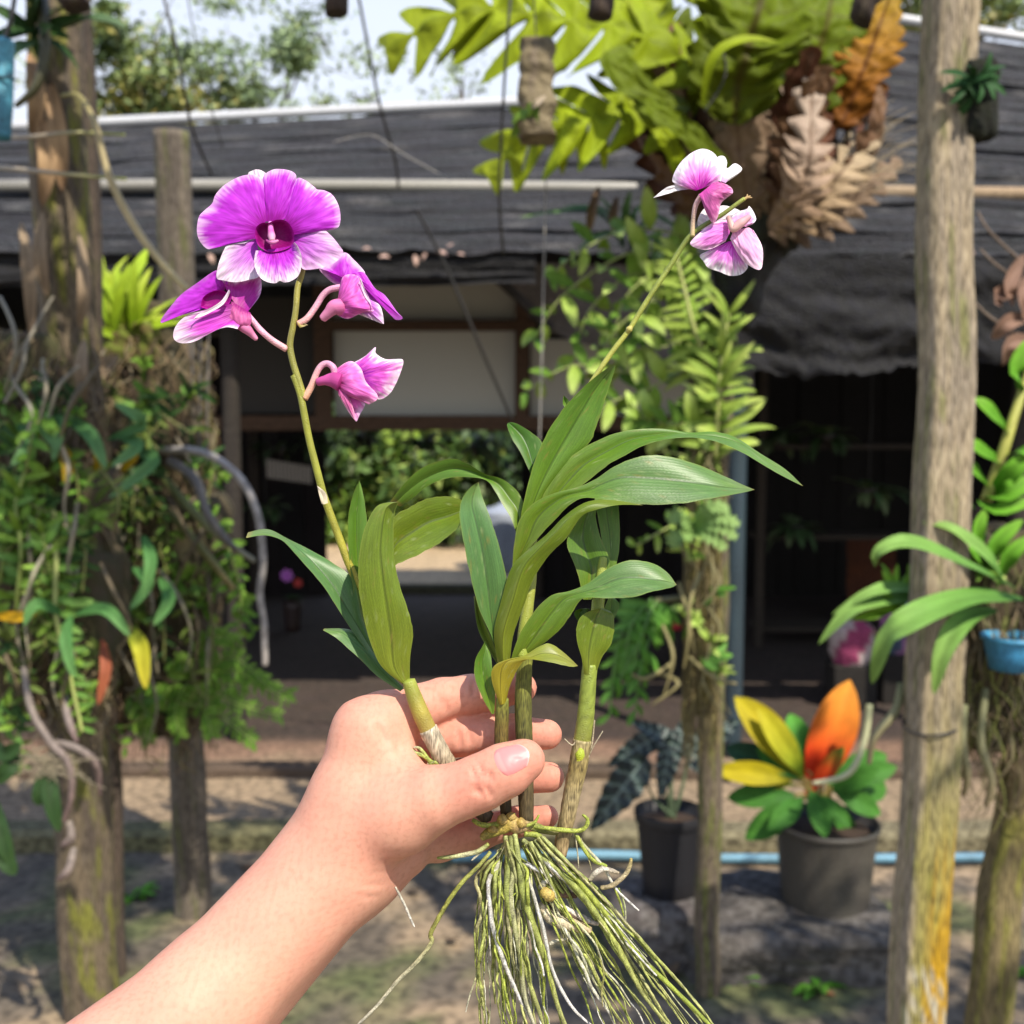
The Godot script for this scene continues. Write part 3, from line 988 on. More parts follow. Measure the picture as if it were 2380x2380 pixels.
func build_posts() -> void:
	whole()
	var gray := [lin("8a7c6c"), lin("6c6058"), lin("7c7c40")]
	var b := on_ground(172, 1915)
	post("wooden_post", "thick mossy corner post at the picture's left, yellow green toward its foot", b, Vector3(b.x, 2.85, b.z), 0.066, 0.062, [lin("847660"), lin("60564c"), lin("868838")], 0.30, 1.0, 0.18)
	b = on_ground(214, 1835)
	post("wooden_post", "thin dark post standing right behind the thick mossy corner post", b, Vector3(b.x - 0.02, 2.85, b.z), 0.036, 0.036, [lin("66584c"), lin("544a42"), lin("60603c")], 0.12, 4.0)
	b = on_ground(362, 1725)
	post("wooden_post", "grey post behind the dangling grey roots, its middle buried in epiphytes", b, Vector3(b.x, at_z(290, 250, b.z).y, b.z), 0.052, 0.050, [lin("8a8072"), lin("686058"), lin("70724a")], 0.14, 8.0)
	b = on_ground(1330, 1868)
	post("wooden_post", "slim mossy post in front of the stones, wrapped in roots higher up", b, Vector3(b.x + 0.02, at_z(1350, 560, b.z).y, b.z), 0.032, 0.030, [lin("8a7e66"), lin("6c6056"), lin("747a3c")], 0.25, 12.0)
	# the sunlit squared post, near
	var d := 1.85
	var foot := P(1737, 1932, d)
	var head := P(1803, -60, d)
	foot = head.lerp(foot, head.y / (head.y - foot.y))
	var po := post("wooden_post", "bright weathered squared post in the sun with a yellow painted foot", foot, foot + (head - foot) * 1.12, 0.037, 0.037, [lin("c4b496"), lin("a09482"), lin("8a8a58")], 0.10, 17.0, 0.13, 1.0, 0.98)
	var tie := foot.lerp(head, P(1760, 1372, d).y / head.y)
	var ring := []
	for i in 13:
		var a := TAU * i / 12
		ring.append(tie + Vector3(cos(a) * 0.044, 0.004 * sin(a * 2.0), sin(a) * 0.044))
	part(tube_mesh(ring, [0.0022], [lin("3a3836")], 6, 3), "wire_tie", M.metal, po)
	# leaning mossy branch post at the edge
	var e0 := P(1838, 1990, 2.0)
	var e1 := P(1960, 1180, 2.02)
	post("leaning_post", "leaning forked mossy branch beside the yellow footed post", Vector3(e0.x - 0.01, 0, e0.z), e1, 0.040, 0.036, [lin("94865c"), lin("7c7050"), lin("8c8a40")], 0.35, 23.0, 0.18)


# ---------------------------------------------------------------- pots and stones
func lathe(c: Vector3, prof: Array, cols: Array, sides := 40, wob := 0.0) -> ArrayMesh:   # prof: [radius, height]
	var mb := Mb.new()
	var rows := []
	var crs := []
	for j in prof.size():
		var row := PackedVector3Array()
		var cr := PackedColorArray()
		for i in sides:
			var a := TAU * i / sides
			var q := c + Vector3(cos(a) * prof[j][0], prof[j][1], sin(a) * prof[j][0])
			row.append(q + Vector3(1, 0, 1) * wob * nz.get_noise_3dv(q * 9.0))
			var col := ramp_col(cols, float(j) / (prof.size() - 1))
			var k := 1.0 + 0.3 * nz.get_noise_3dv(q * 14.0)
			cr.append(Color(col.r * k, col.g * k, col.b * k))
		rows.append(row)
		crs.append(cr)
	mb.grid(rows, crs, true)
	return mb.mesh()


func boulder(c: Vector3, size: Vector3, seed_: float, ca: Color, cb: Color) -> ArrayMesh:
	var mb := Mb.new()
	var rows := []
	var crs := []
	for j in 25:
		var t := j / 24.0
		var row := PackedVector3Array()
		var cr := PackedColorArray()
		for i in 40:
			var a := TAU * i / 40
			var la := -PI / 2 + PI * t
			var d := Vector3(cos(a) * cos(la), sin(la), sin(a) * cos(la))
			# squarish block with chipped faces
			var m := pow(pow(absf(d.x), 8.0) + pow(absf(d.y), 8.0) + pow(absf(d.z), 8.0), -0.125)
			var q := d * m
			q *= 1.0 + 0.16 * nz.get_noise_3dv(d * 1.6 + Vector3.ONE * seed_) + 0.05 * nz.get_noise_3dv(d * 6.0 + Vector3.ONE * seed_)
			row.append(c + q * size * 0.5)
			var n := nz.get_noise_3dv(d * 3.5 + Vector3.ONE * seed_)
			cr.append(ca.lerp(cb, smoothstep(-0.2, 0.3, n)))
		rows.append(row)
		crs.append(cr)
	mb.grid(rows, crs, true)
	return mb.mesh()


func build_pots() -> void:
	whole()
	# the flat block under the large pot
	var b := on_ground(1490, 1835)
	var zb := b.z - 0.15
	var top := at_z(1500, 1712, zb + 0.05).y
	var st := thing("stone_block", "broad dark stone block under the large grey pot", "stone", Vector3(b.x, 0, zb))
	part(boulder(Vector3(b.x, top * 0.5 - 0.02, zb), Vector3(0.58, top + 0.05, 0.44), 2.0, lin("6e6a66"), lin("4a4846")), "block", M.stone, st)
	b = on_ground(1235, 1815)
	var z2 := b.z - 0.08
	st = thing("stone_block", "tilted grey stone slab under the small black pot", "stone", Vector3(b.x, 0, z2))
	var t2 := at_z(1250, 1690, z2).y
	part(boulder(Vector3(b.x + 0.01, t2 * 0.5 - 0.02, z2), Vector3(0.27, t2 + 0.06, 0.26), 6.0, lin("7a7674"), lin("5c5654")), "block", M.stone, st)

	# large grey pot with the red and yellow leaved plant
	var pz := zb
	var c := at_z(1556, 1698, pz)
	c.y = top - 0.012
	var rt := absf(at_z(1650, 1560, pz).x - at_z(1464, 1560, pz).x) * 0.5
	var ph := at_z(1556, 1548, pz).y - c.y
	var pot := thing("potted_plant", "large grey pot with red, orange and yellow leaved foliage plant", "plant", c)
	part(lathe(c, [[0.0, 0.0], [rt * 0.84, 0.0], [rt * 0.87, 0.012], [rt * 0.95, ph * 0.6], [rt, ph * 0.93], [rt * 1.05, ph * 0.94], [rt * 1.06, ph], [rt * 0.98, ph], [rt * 0.95, ph * 0.85], [0.0, ph * 0.85]], [lin("4c4944"), lin("5a564e"), lin("57534c"), lin("4a463e"), lin("2e2822")]), "pot", M.plastic, pot)
	part(lathe(c, [[rt * 0.945, ph * 0.86], [rt * 0.6, ph * 0.92], [0.0, ph * 0.94]], [lin("3a2c22"), lin("4a3a2c")], 30, 0.01), "soil", M.moss, pot)
	var heart := c + Vector3(0.0, ph + 0.06, 0)
	var gcol := [lin("3a6a2c"), lin("44782e"), lin("4c8232")]
	var hub := at_z(1528, 1480, pz)
	# [tip x, tip y, dz, width, colours, from x, y]
	var yel := [lin("7c7c1c"), lin("a49a18"), lin("b8a81c"), lin("bcae28")]
	var red := [lin("b81c18"), lin("d8401c"), lin("d87c28"), lin("dc9434")]
	var lv := [
		[1412, 1318, 0.0, 0.34, yel, 1520, 1470], [1368, 1448, 0.06, 0.28, yel, 1500, 1470], [1612, 1300, 0.03, 0.36, red, 1522, 1500],
		[1500, 1345, -0.04, 0.45, [lin("4a8a30"), lin("5ca03c")], 1520, 1450], [1382, 1500, 0.02, 0.36, gcol, 1500, 1500], [1420, 1575, 0.08, 0.40, gcol, 1510, 1510],
		[1560, 1560, 0.12, 0.46, gcol, 1530, 1490], [1680, 1420, 0.0, 0.4, gcol, 1560, 1480], [1665, 1530, 0.06, 0.42, gcol, 1570, 1490],
		[1440, 1410, 0.0, 0.44, gcol, 1510, 1470], [1640, 1460, 0.08, 0.4, gcol, 1570, 1490], [1600, 1400, -0.08, 0.4, gcol, 1545, 1470], [1700, 1480, -0.05, 0.4, gcol, 1570, 1480], [1375, 1400, -0.05, 0.38, [lin("2c4c30"), lin("3a5c3c")], 1500, 1470], [1455, 1350, 0.05, 0.3, [lin("6a8a24"), lin("a8a828"), lin("c0b428")], 1515, 1465], [1570, 1350, -0.03, 0.34, [lin("8a3a1c"), lin("b8682c")], 1535, 1480], [1585, 1425, 0.07, 0.32, [lin("b02018"), lin("c84820"), lin("5c8a30")], 1530, 1488], [1470, 1550, 0.12, 0.36, gcol, 1515, 1505], [1600, 1545, 0.10, 0.34, gcol, 1550, 1500], [1690, 1445, 0.05, 0.34, gcol, 1570, 1480], [1400, 1470, -0.02, 0.3, [lin("6c7c24"), lin("a89c28")], 1500, 1480], [1620, 1580, 0.04, 0.4, gcol, 1560, 1510], [1520, 1400, -0.02, 0.4, [lin("5c9a34"), lin("84b04a")], 1522, 1470]]
	for k in lv:
		var tip := at_z(k[0], k[1], pz + k[2])
		var base := at_z(k[5], k[6], pz)
		var m := blade(k[3], 0.5, 0.25, k[4], 12, 6, 0.55, 1.0, int(k[0]))
		grow(m, "leaf", M.back_leaf, pot, base, tip - base, Vector3(0, 0.5, 1), (tip - base).length() * 1.06)
		part(tube_mesh([heart - Vector3(0, 0.09, 0), heart.lerp(base, 0.6), base], [0.006, 0.005, 0.004], [lin("b82c28") if k[4] == red else lin("8a7a40")], 7, 4), "petiole", M.stem, pot)
	part(tube_mesh([at_z(1640, 1330, pz + 0.1), at_z(1630, 1400, pz + 0.12), at_z(1600, 1460, pz + 0.14), at_z(1535, 1478, pz + 0.12)], [0.009, 0.009, 0.008, 0.006], [lin("a8ac80"), lin("b8b890"), lin("c8c8a0")], 10, 6, 0.08), "pale_root", M.stem, pot)

	# black pot with the dark veined leaves
	var pc := at_z(1262, 1672, z2)
	pc.y = t2 - 0.006
	rt = absf(at_z(1320, 1560, z2).x - at_z(1190, 1560, z2).x) * 0.5
	ph = at_z(1250, 1528, z2).y - pc.y
	pot = thing("potted_plant", "small black pot with large dark silver veined arrow leaves", "plant", pc)
	part(lathe(pc, [[0.0, 0.0], [rt * 0.74, 0.0], [rt * 0.8, ph * 0.3], [rt * 0.95, ph * 0.88], [rt * 1.02, ph * 0.89], [rt * 1.04, ph], [rt * 0.97, ph], [rt * 0.92, ph * 0.85], [0.0, ph * 0.85]], [lin("26262a"), lin("2c2c30"), lin("2a2a2e"), lin("201c18")]), "pot", M.plastic, pot)
	part(lathe(pc, [[rt * 0.915, ph * 0.86], [rt * 0.5, ph * 0.9], [0.0, ph * 0.92]], [lin("3a2c22"), lin("4a3a2c")], 30, 0.01), "soil", M.moss, pot)
	for k in [[1120, 1560, 0.08, 1210, 1440], [1150, 1440, 0.0, 1240, 1390], [1300, 1350, -0.04, 1270, 1430], [1200, 1360, 0.02, 1270, 1400], [1390, 1360, 0.02, 1300, 1420], [1250, 1500, 0.1, 1265, 1400], [1380, 1470, 0.0, 1300, 1430]]:
		var tip := at_z(k[0], k[1], z2 + k[2])
		var base := at_z(k[3], k[4], z2 + k[2] * 0.4)
		grow(veined_blade(0.42), "leaf", M.leaf, pot, base, tip - base, Vector3(0.2, 0.7, 1), (tip - base).length() * 1.08)
		part(tube_mesh([pc + Vector3(rng.randf_range(-0.02, 0.02), ph * 0.9, 0), pc.lerp(base, 0.6) + Vector3(0, 0.06, 0), base], [0.005, 0.004, 0.003], [lin("4c5c44"), lin("6a7a5c")], 7, 5), "petiole", M.stem, pot)

	# weeds at the foot of the stones
	var gm := blade(0.45, 0.8, 0.2, [lin("4e8a28"), lin("6ca03c")], 6, 3)
	for k in [[1375, 1848, "small bright green weed beside the foot of the slim mossy post"], [1545, 1865, "low green weed on the ground in front of the broad stone block"], [1900, 1840, "green weed near the foot of the leaning branch"], [250, 1690, "small weed on the ground behind the thin dark post"]]:
		var g := on_ground(k[0], k[1])
		var w := thing("weed", k[2], "weed", g, "weeds on the ground")
		for i in 16:
			var a := rng.randf() * TAU
			var p := g + Vector3(cos(a), 0, sin(a)) * rng.randf_range(0, 0.03)
			grow(gm, "leaf", M.back_leaf, w, p, Vector3(cos(a), rng.randf_range(0.3, 1.2), sin(a)), Vector3.UP, rng.randf_range(0.03, 0.07))


func veined_blade(width: float) -> ArrayMesh:
	var mb := Mb.new()
	var rows := []
	var crs := []
	for j in 41:
		var t := j / 40.0
		var w := width * 0.5 * pow(sin(PI * pow(t, 0.62)), 0.8)
		var row := PackedVector3Array()
		var cr := PackedColorArray()
		for i in 17:
			var u := i / 16.0 * 2.0 - 1.0
			var wav := 0.02 * sin(t * TAU * 6.0) * absf(u)
			row.append(Vector3(u * w * (1.0 + 0.06 * sin(t * TAU * 6.0)), t - 0.10 * absf(u) * (1.0 - t), wav - 0.22 * t * t + absf(u) * 0.05))
			var rib := fposmod(t * 6.0 - absf(u) * 0.9, 1.0)
			var col := lin("1e2e2c")
			if rib < 0.16 or absf(u) < 0.07:
				col = lin("7c8f88")
			elif rib > 0.8:
				col = lin("2c403c")
			cr.append(col)
		rows.append(row)
		crs.append(cr)
	mb.grid(rows, crs)
	return mb.mesh()


# ---------------------------------------------------------------- plant pieces
# a strap or blade along a path of world points; face tells where its upper side looks
func ribbon(pts: Array, width: float, face: Vector3, cols: Array, belly := 0.4, fold := 0.3, rib := 0.8, sub := 5, seed_ := 0.0) -> ArrayMesh:
	var path := smooth_path(pts, sub)
	var mb := Mb.new()
	var rows := []
	var crs := []
	var n := path.size()
	for j in n:
		var t := float(j) / (n - 1)
		var d := (path[mini(j + 1, n - 1)] - path[maxi(j - 1, 0)]).normalized()
		var x := d.cross(face).normalized()
		var up := x.cross(d)
		var w := width * 0.5 * blade_width(t, belly, 1.0)
		var row := PackedVector3Array()
		var cr := PackedColorArray()
		for i in 7:
			var u := i / 6.0 * 2.0 - 1.0
			row.append(path[j] + x * u * w + up * absf(u) * fold * w + up * w * 0.15 * nz2.get_noise_2d(t * 5.0 + seed_, u * 2.0))
			var c := ramp_col(cols, t)
			var k := 1.0 + 0.3 * nz2.get_noise_3d(t * 6.0, u * 3.0, seed_ + pts[0].x * 9.0)
			if i == 3:
				k *= rib
			cr.append(Color(c.r * k, c.g * k, c.b * k))
		rows.append(row)
		crs.append(cr)
	mb.grid(rows, crs)
	return mb.mesh()


# a pinnately lobed frond along a path
func frond(pts: Array, half: float, lobes: int, depth: float, face: Vector3, cols: Array, rib: Color, droop := 0.0, slant := 0.5) -> ArrayMesh:
	var path := smooth_path(pts, 14)
	var mb := Mb.new()
	var rows := []
	var crs := []
	var n := lobes * 10
	for j in n + 1:
		var t := float(j) / n
		var f := t * (path.size() - 1)
		var k0 := mini(int(f), path.size() - 2)
		var p := path[k0].lerp(path[k0 + 1], f - k0)
		var d := (path[k0 + 1] - path[k0]).normalized()
		var x := d.cross(face).normalized()
		var up := x.cross(d)
		var ph := fposmod(t * lobes, 1.0)
		var lobe := lerpf(pow(maxf(sin(PI * ph), 0.0), 0.7), 1.0 - absf(ph - 0.55) / (0.55 if ph < 0.55 else 0.45), 0.7)
		if depth > 0.8:
			lobe = pow(maxf(0.0, sin(PI * ph) * 1.35 - 0.35), 0.85)
		var env := pow(sin(PI * clampf(0.12 + t * 0.88, 0, 1)), 0.6)
		var row := PackedVector3Array()
		var cr := PackedColorArray()
		for i in 15:
			var u := i / 14.0 * 2.0 - 1.0
			var side := 1.0 if u >= 0 else -1.0
			var jit := 1.0 + 0.22 * nz2.get_noise_2d(floor(t * lobes) * 3.1 + side * 7.0, p.x * 11.0)
			var w := half * env * jit * (1.0 - depth + depth * lobe)
			var h := absf(u)
			row.append(p + x * u * w + d * h * h * w * slant + up * (0.12 * h * w - droop * h * h * w) + up * w * 0.26 * nz2.get_noise_3d(t * 6.0, u * 2.0, p.x * 5.0))
			var c := ramp_col(cols, t)
			var k := 1.0 + 0.3 * nz.get_noise_3d(t * 7.0, u * 3.0, p.y * 7.0)
			var cc := Color(c.r * k, c.g * k, c.b * k)
			if i == 7:
				cc = rib
			elif absf(ph - 0.5) < 0.06 and h < 0.8:
				cc = cc.lerp(rib, 0.45)
			cr.append(cc)
		rows.append(row)
		crs.append(cr)
	mb.grid(rows, crs)
	return mb.mesh()


func dpath(flat: Array) -> Array:      # x, y, distance triples on the whole sheet
	var out := []
	for k in range(0, flat.size(), 3):
		out.append(P(flat[k], flat[k + 1], flat[k + 2]))
	return out


# leafy shoot: stem with leaves in two ranks or all round
func shoot(t: Node3D, pts: Array, r: float, n: int, leaf: Array, length: float, wide: float, stem_col: Color, open := 0.9, round_ := false, face := Vector3(0, 0.3, 1), start := 0.05) -> void:
	var path := smooth_path(pts, 8)
	part(tube_mesh(pts, [r, r * 0.6], [stem_col, stem_col * 1.1], 7, 6), "stem", M.stem, t)
	for i in n:
		var f := lerpf(start, 0.99, float(i) / maxf(1, n - 1)) * (path.size() - 1)
		var k := mini(int(f), path.size() - 2)
		var p := path[k].lerp(path[k + 1], f - k)
		var d := (path[k + 1] - path[k]).normalized()
		var x := d.cross(face).normalized()
		var s := 1.0 if i % 2 else -1.0
		var out := x * s
		if round_:
			var a := i * 2.4
			out = x * cos(a) + face.normalized() * sin(a)
		var tipness := float(i) / maxf(1, n - 1)
		var dir := (d * (1.0 - open * (1.0 - 0.5 * tipness)) + out * open + rnd_dir(0.22)).normalized()
		grow(leaf[i % leaf.size()], "leaf", M.back_leaf, t, p, dir, face + rnd_dir(0.4), length * rng.randf_range(0.75, 1.15) * (1.0 - 0.35 * tipness), wide)


# tuft of blades spreading from one point
func tuft(t: Node3D, c: Vector3, n: int, leaf: Array, length: float, up: Vector3, spread: float, wide := 1.0) -> void:
	for i in n:
		var d := (up + rnd_dir(spread)).normalized()
		grow(leaf[i % leaf.size()], "leaf", M.back_leaf, t, c + rnd_dir(0.012), d, Vector3(0, 0.4, 1) + rnd_dir(0.6), length * rng.randf_range(0.6, 1.15), wide)


# a mat of clinging roots and moss round a point of a post
func root_mat(t: Node3D, a: Vector3, b: Vector3, rad: float, n: int, cols: Array, thick := 0.003) -> void:
	var mb := Mb.new()
	for i in n:
		var s := rng.randf()
		var c := a.lerp(b, s)
		var ang := rng.randf() * TAU
		var p := c + Vector3(cos(ang) * rad, 0, sin(ang) * rad) * rng.randf_range(0.6, 1.0)
		var pts := [p]
		for k in 4:
			ang += rng.randf_range(-0.35, 0.35)
			var rr := rad * rng.randf_range(0.8, 1.12)
			p = a.lerp(b, s) + Vector3(cos(ang) * rr, 0, sin(ang) * rr) + Vector3(0, -0.042 * (k + 1) + rng.randf_range(-0.02, 0.02), 0)
			pts.append(p)
		var col: Color = cols[rng.randi() % cols.size()] * rng.randf_range(0.7, 1.3)
		tube(mb, smooth_path(pts, 3), [thick * rng.randf_range(0.5, 1.2), thick * 0.4], [col], 5, 0.1)
	var o := part(mb.mesh(), "clinging_roots", M.root, t)
	o.set_meta("kind", "stuff")


func moss_lump(t: Node3D, c: Vector3, size: Vector3, ca: Color, cb: Color, seed_: float) -> void:
	part(boulder(c, size, seed_, ca, cb), "moss_clump", M.moss, t)


# ---------------------------------------------------------------- the basket fern on the slim post
func build_basket_fern() -> void:
	whole()
	var d := 2.62
	var t := thing("basket_fern", "huge basket fern with green fronds and a nest of tan dry leaves", "fern", P(1375, 600, d))
	# black stump it grows on
	part(log_mesh(P(1372, 612, d), P(1425, 430, d), 0.046, 0.075, [lin("1c1a18"), lin("262320"), lin("2c2e24")], 0.1, 31.0, 0.25, 22, 24), "stump", M.bark, t)
	# mossy core
	part(boulder(P(1425, 330, d), Vector3(0.20, 0.36, 0.20), 3.0, lin("34382c"), lin("22241c")), "core", M.moss, t)
	var tan_ := [lin("645040"), lin("7e6852"), lin("927a60"), lin("8a7258")]
	var tan2 := [lin("553a28"), lin("6e4e34"), lin("7c5a3c"), lin("866444")]
	var rust := [lin("4a281a"), lin("643820"), lin("724426")]
	var rib := lin("6a5038")
	# nest: overlapping dry shield leaves all round, then ragged taller ones
	var hub := P(1432, 470, d)
	var pals := [tan_, tan2, tan2, rust, tan_, [lin("6c5c48"), lin("84725a"), lin("94846a")]]
	for k in 34:
		var az := TAU * k / 34.0 * 2.0 + rng.randf_range(-0.15, 0.15)
		var outd := Vector3(cos(az), 0, sin(az) * 0.8)
		var tall := rng.randf_range(0.24, 0.40) * (1.0 if k < 17 else 1.2)
		var wide := rng.randf_range(0.17, 0.28) * (0.85 if k < 17 else 1.1)
		var p0 := hub + outd * 0.03 + Vector3(0, -0.015 + 0.03 * (k % 3), 0)
		var p1 := hub + outd * wide * 0.62 + Vector3(0, tall * 0.30, 0)
		var p2 := hub + outd * wide * 0.95 + Vector3(rng.randf_range(-0.02, 0.02), tall * 0.68, rng.randf_range(-0.02, 0.02))
		var p3 := hub + outd * wide * rng.randf_range(1.0, 1.35) + Vector3(rng.randf_range(-0.03, 0.03), tall, 0)
		part(frond([p0, p1, p2, p3], rng.randf_range(0.055, 0.085), 7 + k % 3, rng.randf_range(0.25, 0.5), outd + Vector3(0, 0.2, 0), pals[k % pals.size()], rib, rng.randf_range(-0.1, 0.35)), "nest_leaf", M.dry_leaf, t)
	var nest := [
		[[1450, 430, d - 0.14, 1500, 380, d - 0.22, 1528, 290, d - 0.25, 1530, 130, d - 0.21], 46, 10, 0.72, [lin("8a6c4e"), lin("a88a6c"), lin("b8a08a"), lin("b8a898")]],
		[[1450, 430, d - 0.12, 1520, 400, d - 0.20, 1585, 330, d - 0.21, 1650, 235, d - 0.15], 44, 10, 0.68, [lin("8a7050"), lin("a08460"), lin("b8a07c"), lin("c0b090")]],
		[[1450, 440, d - 0.08, 1550, 420, d - 0.12, 1630, 360, d - 0.11, 1700, 300, d - 0.06], 38, 9, 0.7, tan_],
		[[1400, 440, d + 0.06, 1300, 330, d + 0.10, 1250, 220, d + 0.08, 1240, 60, d + 0.05], 74, 9, 0.35, rust],
		[[1430, 430, d + 0.10, 1440, 300, d + 0.16, 1460, 180, d + 0.14, 1450, 90, d + 0.10], 84, 9, 0.30, rust],
		[[1420, 455, d - 0.02, 1330, 330, d - 0.06, 1285, 200, d - 0.06, 1270, 40, d - 0.04], 54, 9, 0.40, rust],
		[[1480, 300, d - 0.10, 1505, 250, d - 0.14, 1500, 180, d - 0.16, 1508, 100, d - 0.12], 30, 7, 0.78, [lin("94765a"), lin("b0947c"), lin("c8b4a4")]]]
	for k in nest:
		part(frond(dpath(k[0]), k[1] * 1.15 / 2072.0 * d, k[2], k[3], Vector3(rng.randf_range(-0.3, 0.3), 0.25, 1), k[4], rib, rng.randf_range(0.0, 0.5), 0.7), "nest_leaf", M.dry_leaf, t)
	# green and ageing fronds
	var green := [lin("505c12"), lin("5c6c12"), lin("667814"), lin("70821a")]
	var lime := [lin("829416"), lin("94a81c"), lin("9cae24"), lin("94a22c")]
	var gr := [
		[[1385, 235, d - 0.24, 1400, 130, d - 0.30, 1425, 40, d - 0.32, 1460, -110, d - 0.26], 108, 9, 0.22, green, lin("4a4416")],
		[[1470, 250, d - 0.10, 1530, 140, d - 0.14, 1560, 40, d - 0.14, 1590, -100, d - 0.08], 78, 8, 0.35, green, lin("55501c")],
		[[1585, 245, d - 0.12, 1618, 160, d - 0.15, 1648, 80, d - 0.15, 1680, -10, d - 0.12], 60, 9, 0.30, [lin("7a4a1c"), lin("96601e"), lin("a87a28"), lin("a08428")], lin("5a3414")],
		[[1300, 300, d - 0.05, 1250, 150, d - 0.10, 1210, 40, d - 0.12, 1180, -90, d - 0.08], 80, 8, 0.70, lime, lin("6a7a20")],
		[[1340, 150, d - 0.16, 1200, 60, d - 0.24, 1040, 35, d - 0.28, 880, 20, d - 0.24, 725, 95, d - 0.18], 112, 9, 0.92, lime, lin("7a8a20")],
		[[1290, 240, d - 0.14, 1190, 215, d - 0.22, 1090, 225, d - 0.26, 990, 260, d - 0.22, 918, 335, d - 0.18], 90, 7, 0.90, lime, lin("8a9a24")],
		[[1330, 120, d + 0.05, 1230, 20, d + 0.02, 1120, -60, d, 980, -120, d], 90, 9, 0.80, green, lin("6a7a20")],
		[[1500, 200, d + 0.08, 1400, 60, d + 0.10, 1340, -60, d + 0.10, 1300, -160, d + 0.08], 90, 9, 0.6, lime, lin("6a7a20")],
		[[1380, 330, d - 0.25, 1300, 250, d - 0.30, 1240, 210, d - 0.32, 1180, 170, d - 0.28], 22, 6, 0.25, green, lin("6a7a20")],
		[[1300, 200, d - 0.24, 1230, 180, d - 0.30, 1160, 120, d - 0.31, 1190, 90, d - 0.28], 30, 5, 0.20, green, lin("6a7a20")],
		[[1290, 340, d - 0.22, 1265, 270, d - 0.26, 1230, 225, d - 0.27, 1175, 165, d - 0.24], 20, 4, 0.2, lime, lin("6a7a20")]]
	for k in gr:
		part(frond(dpath(k[0]), k[1] / 2072.0 * d, k[2], k[3], Vector3(rng.randf_range(-0.15, 0.15), 0.35, 1), k[4], k[5], 0.1 if k[3] < 0.8 else 0.45, 0.9 if k[3] > 0.8 else 0.4), "frond", M.back_leaf, t)
	# lobes hanging from the near frond, seen edge on
	var lobe := blade(0.26, 0.5, 0.2, lime, 10, 4, 0.4)
	for k in [[1055, 235, 1072, 335], [1095, 232, 1108, 328], [1130, 245, 1152, 325], [1000, 240, 960, 300], [1030, 30, 960, 120], [1100, 45, 1060, 140], [960, 25, 830, 98]]:
		var a := P(k[0], k[1], d - 0.25)
		var b := P(k[2], k[3], d - 0.22)
		grow(lobe, "lobe", M.back_leaf, t, a, b - a, Vector3(0.2, 0.3, 1), (b - a).length(), 1.1)
	part(ribbon(dpath([1325, 200, d - 0.34, 1345, 110, d - 0.38, 1400, 75, d - 0.38, 1465, 78, d - 0.36]), 0.022, Vector3(0, 0.6, 1), lime, 0.5), "frond", M.back_leaf, t)
	# fine dry hairs on the sunny side
	var mb := Mb.new()
	for i in 46:
		var a := P(rng.randf_range(1590, 1660), rng.randf_range(260, 370), d - 0.15)
		var b := a + Vector3(rng.randf_range(0.03, 0.14), rng.randf_range(0.0, 0.10), rng.randf_range(-0.02, 0.05))
		tube(mb, smooth_path([a, a.lerp(b, 0.5) + Vector3(0, 0.012, 0), b], 2), [0.0009, 0.0005], [lin("c0b090")], 4)
	part(mb.mesh(), "dry_hairs", M.root, t).set_meta("kind", "stuff")


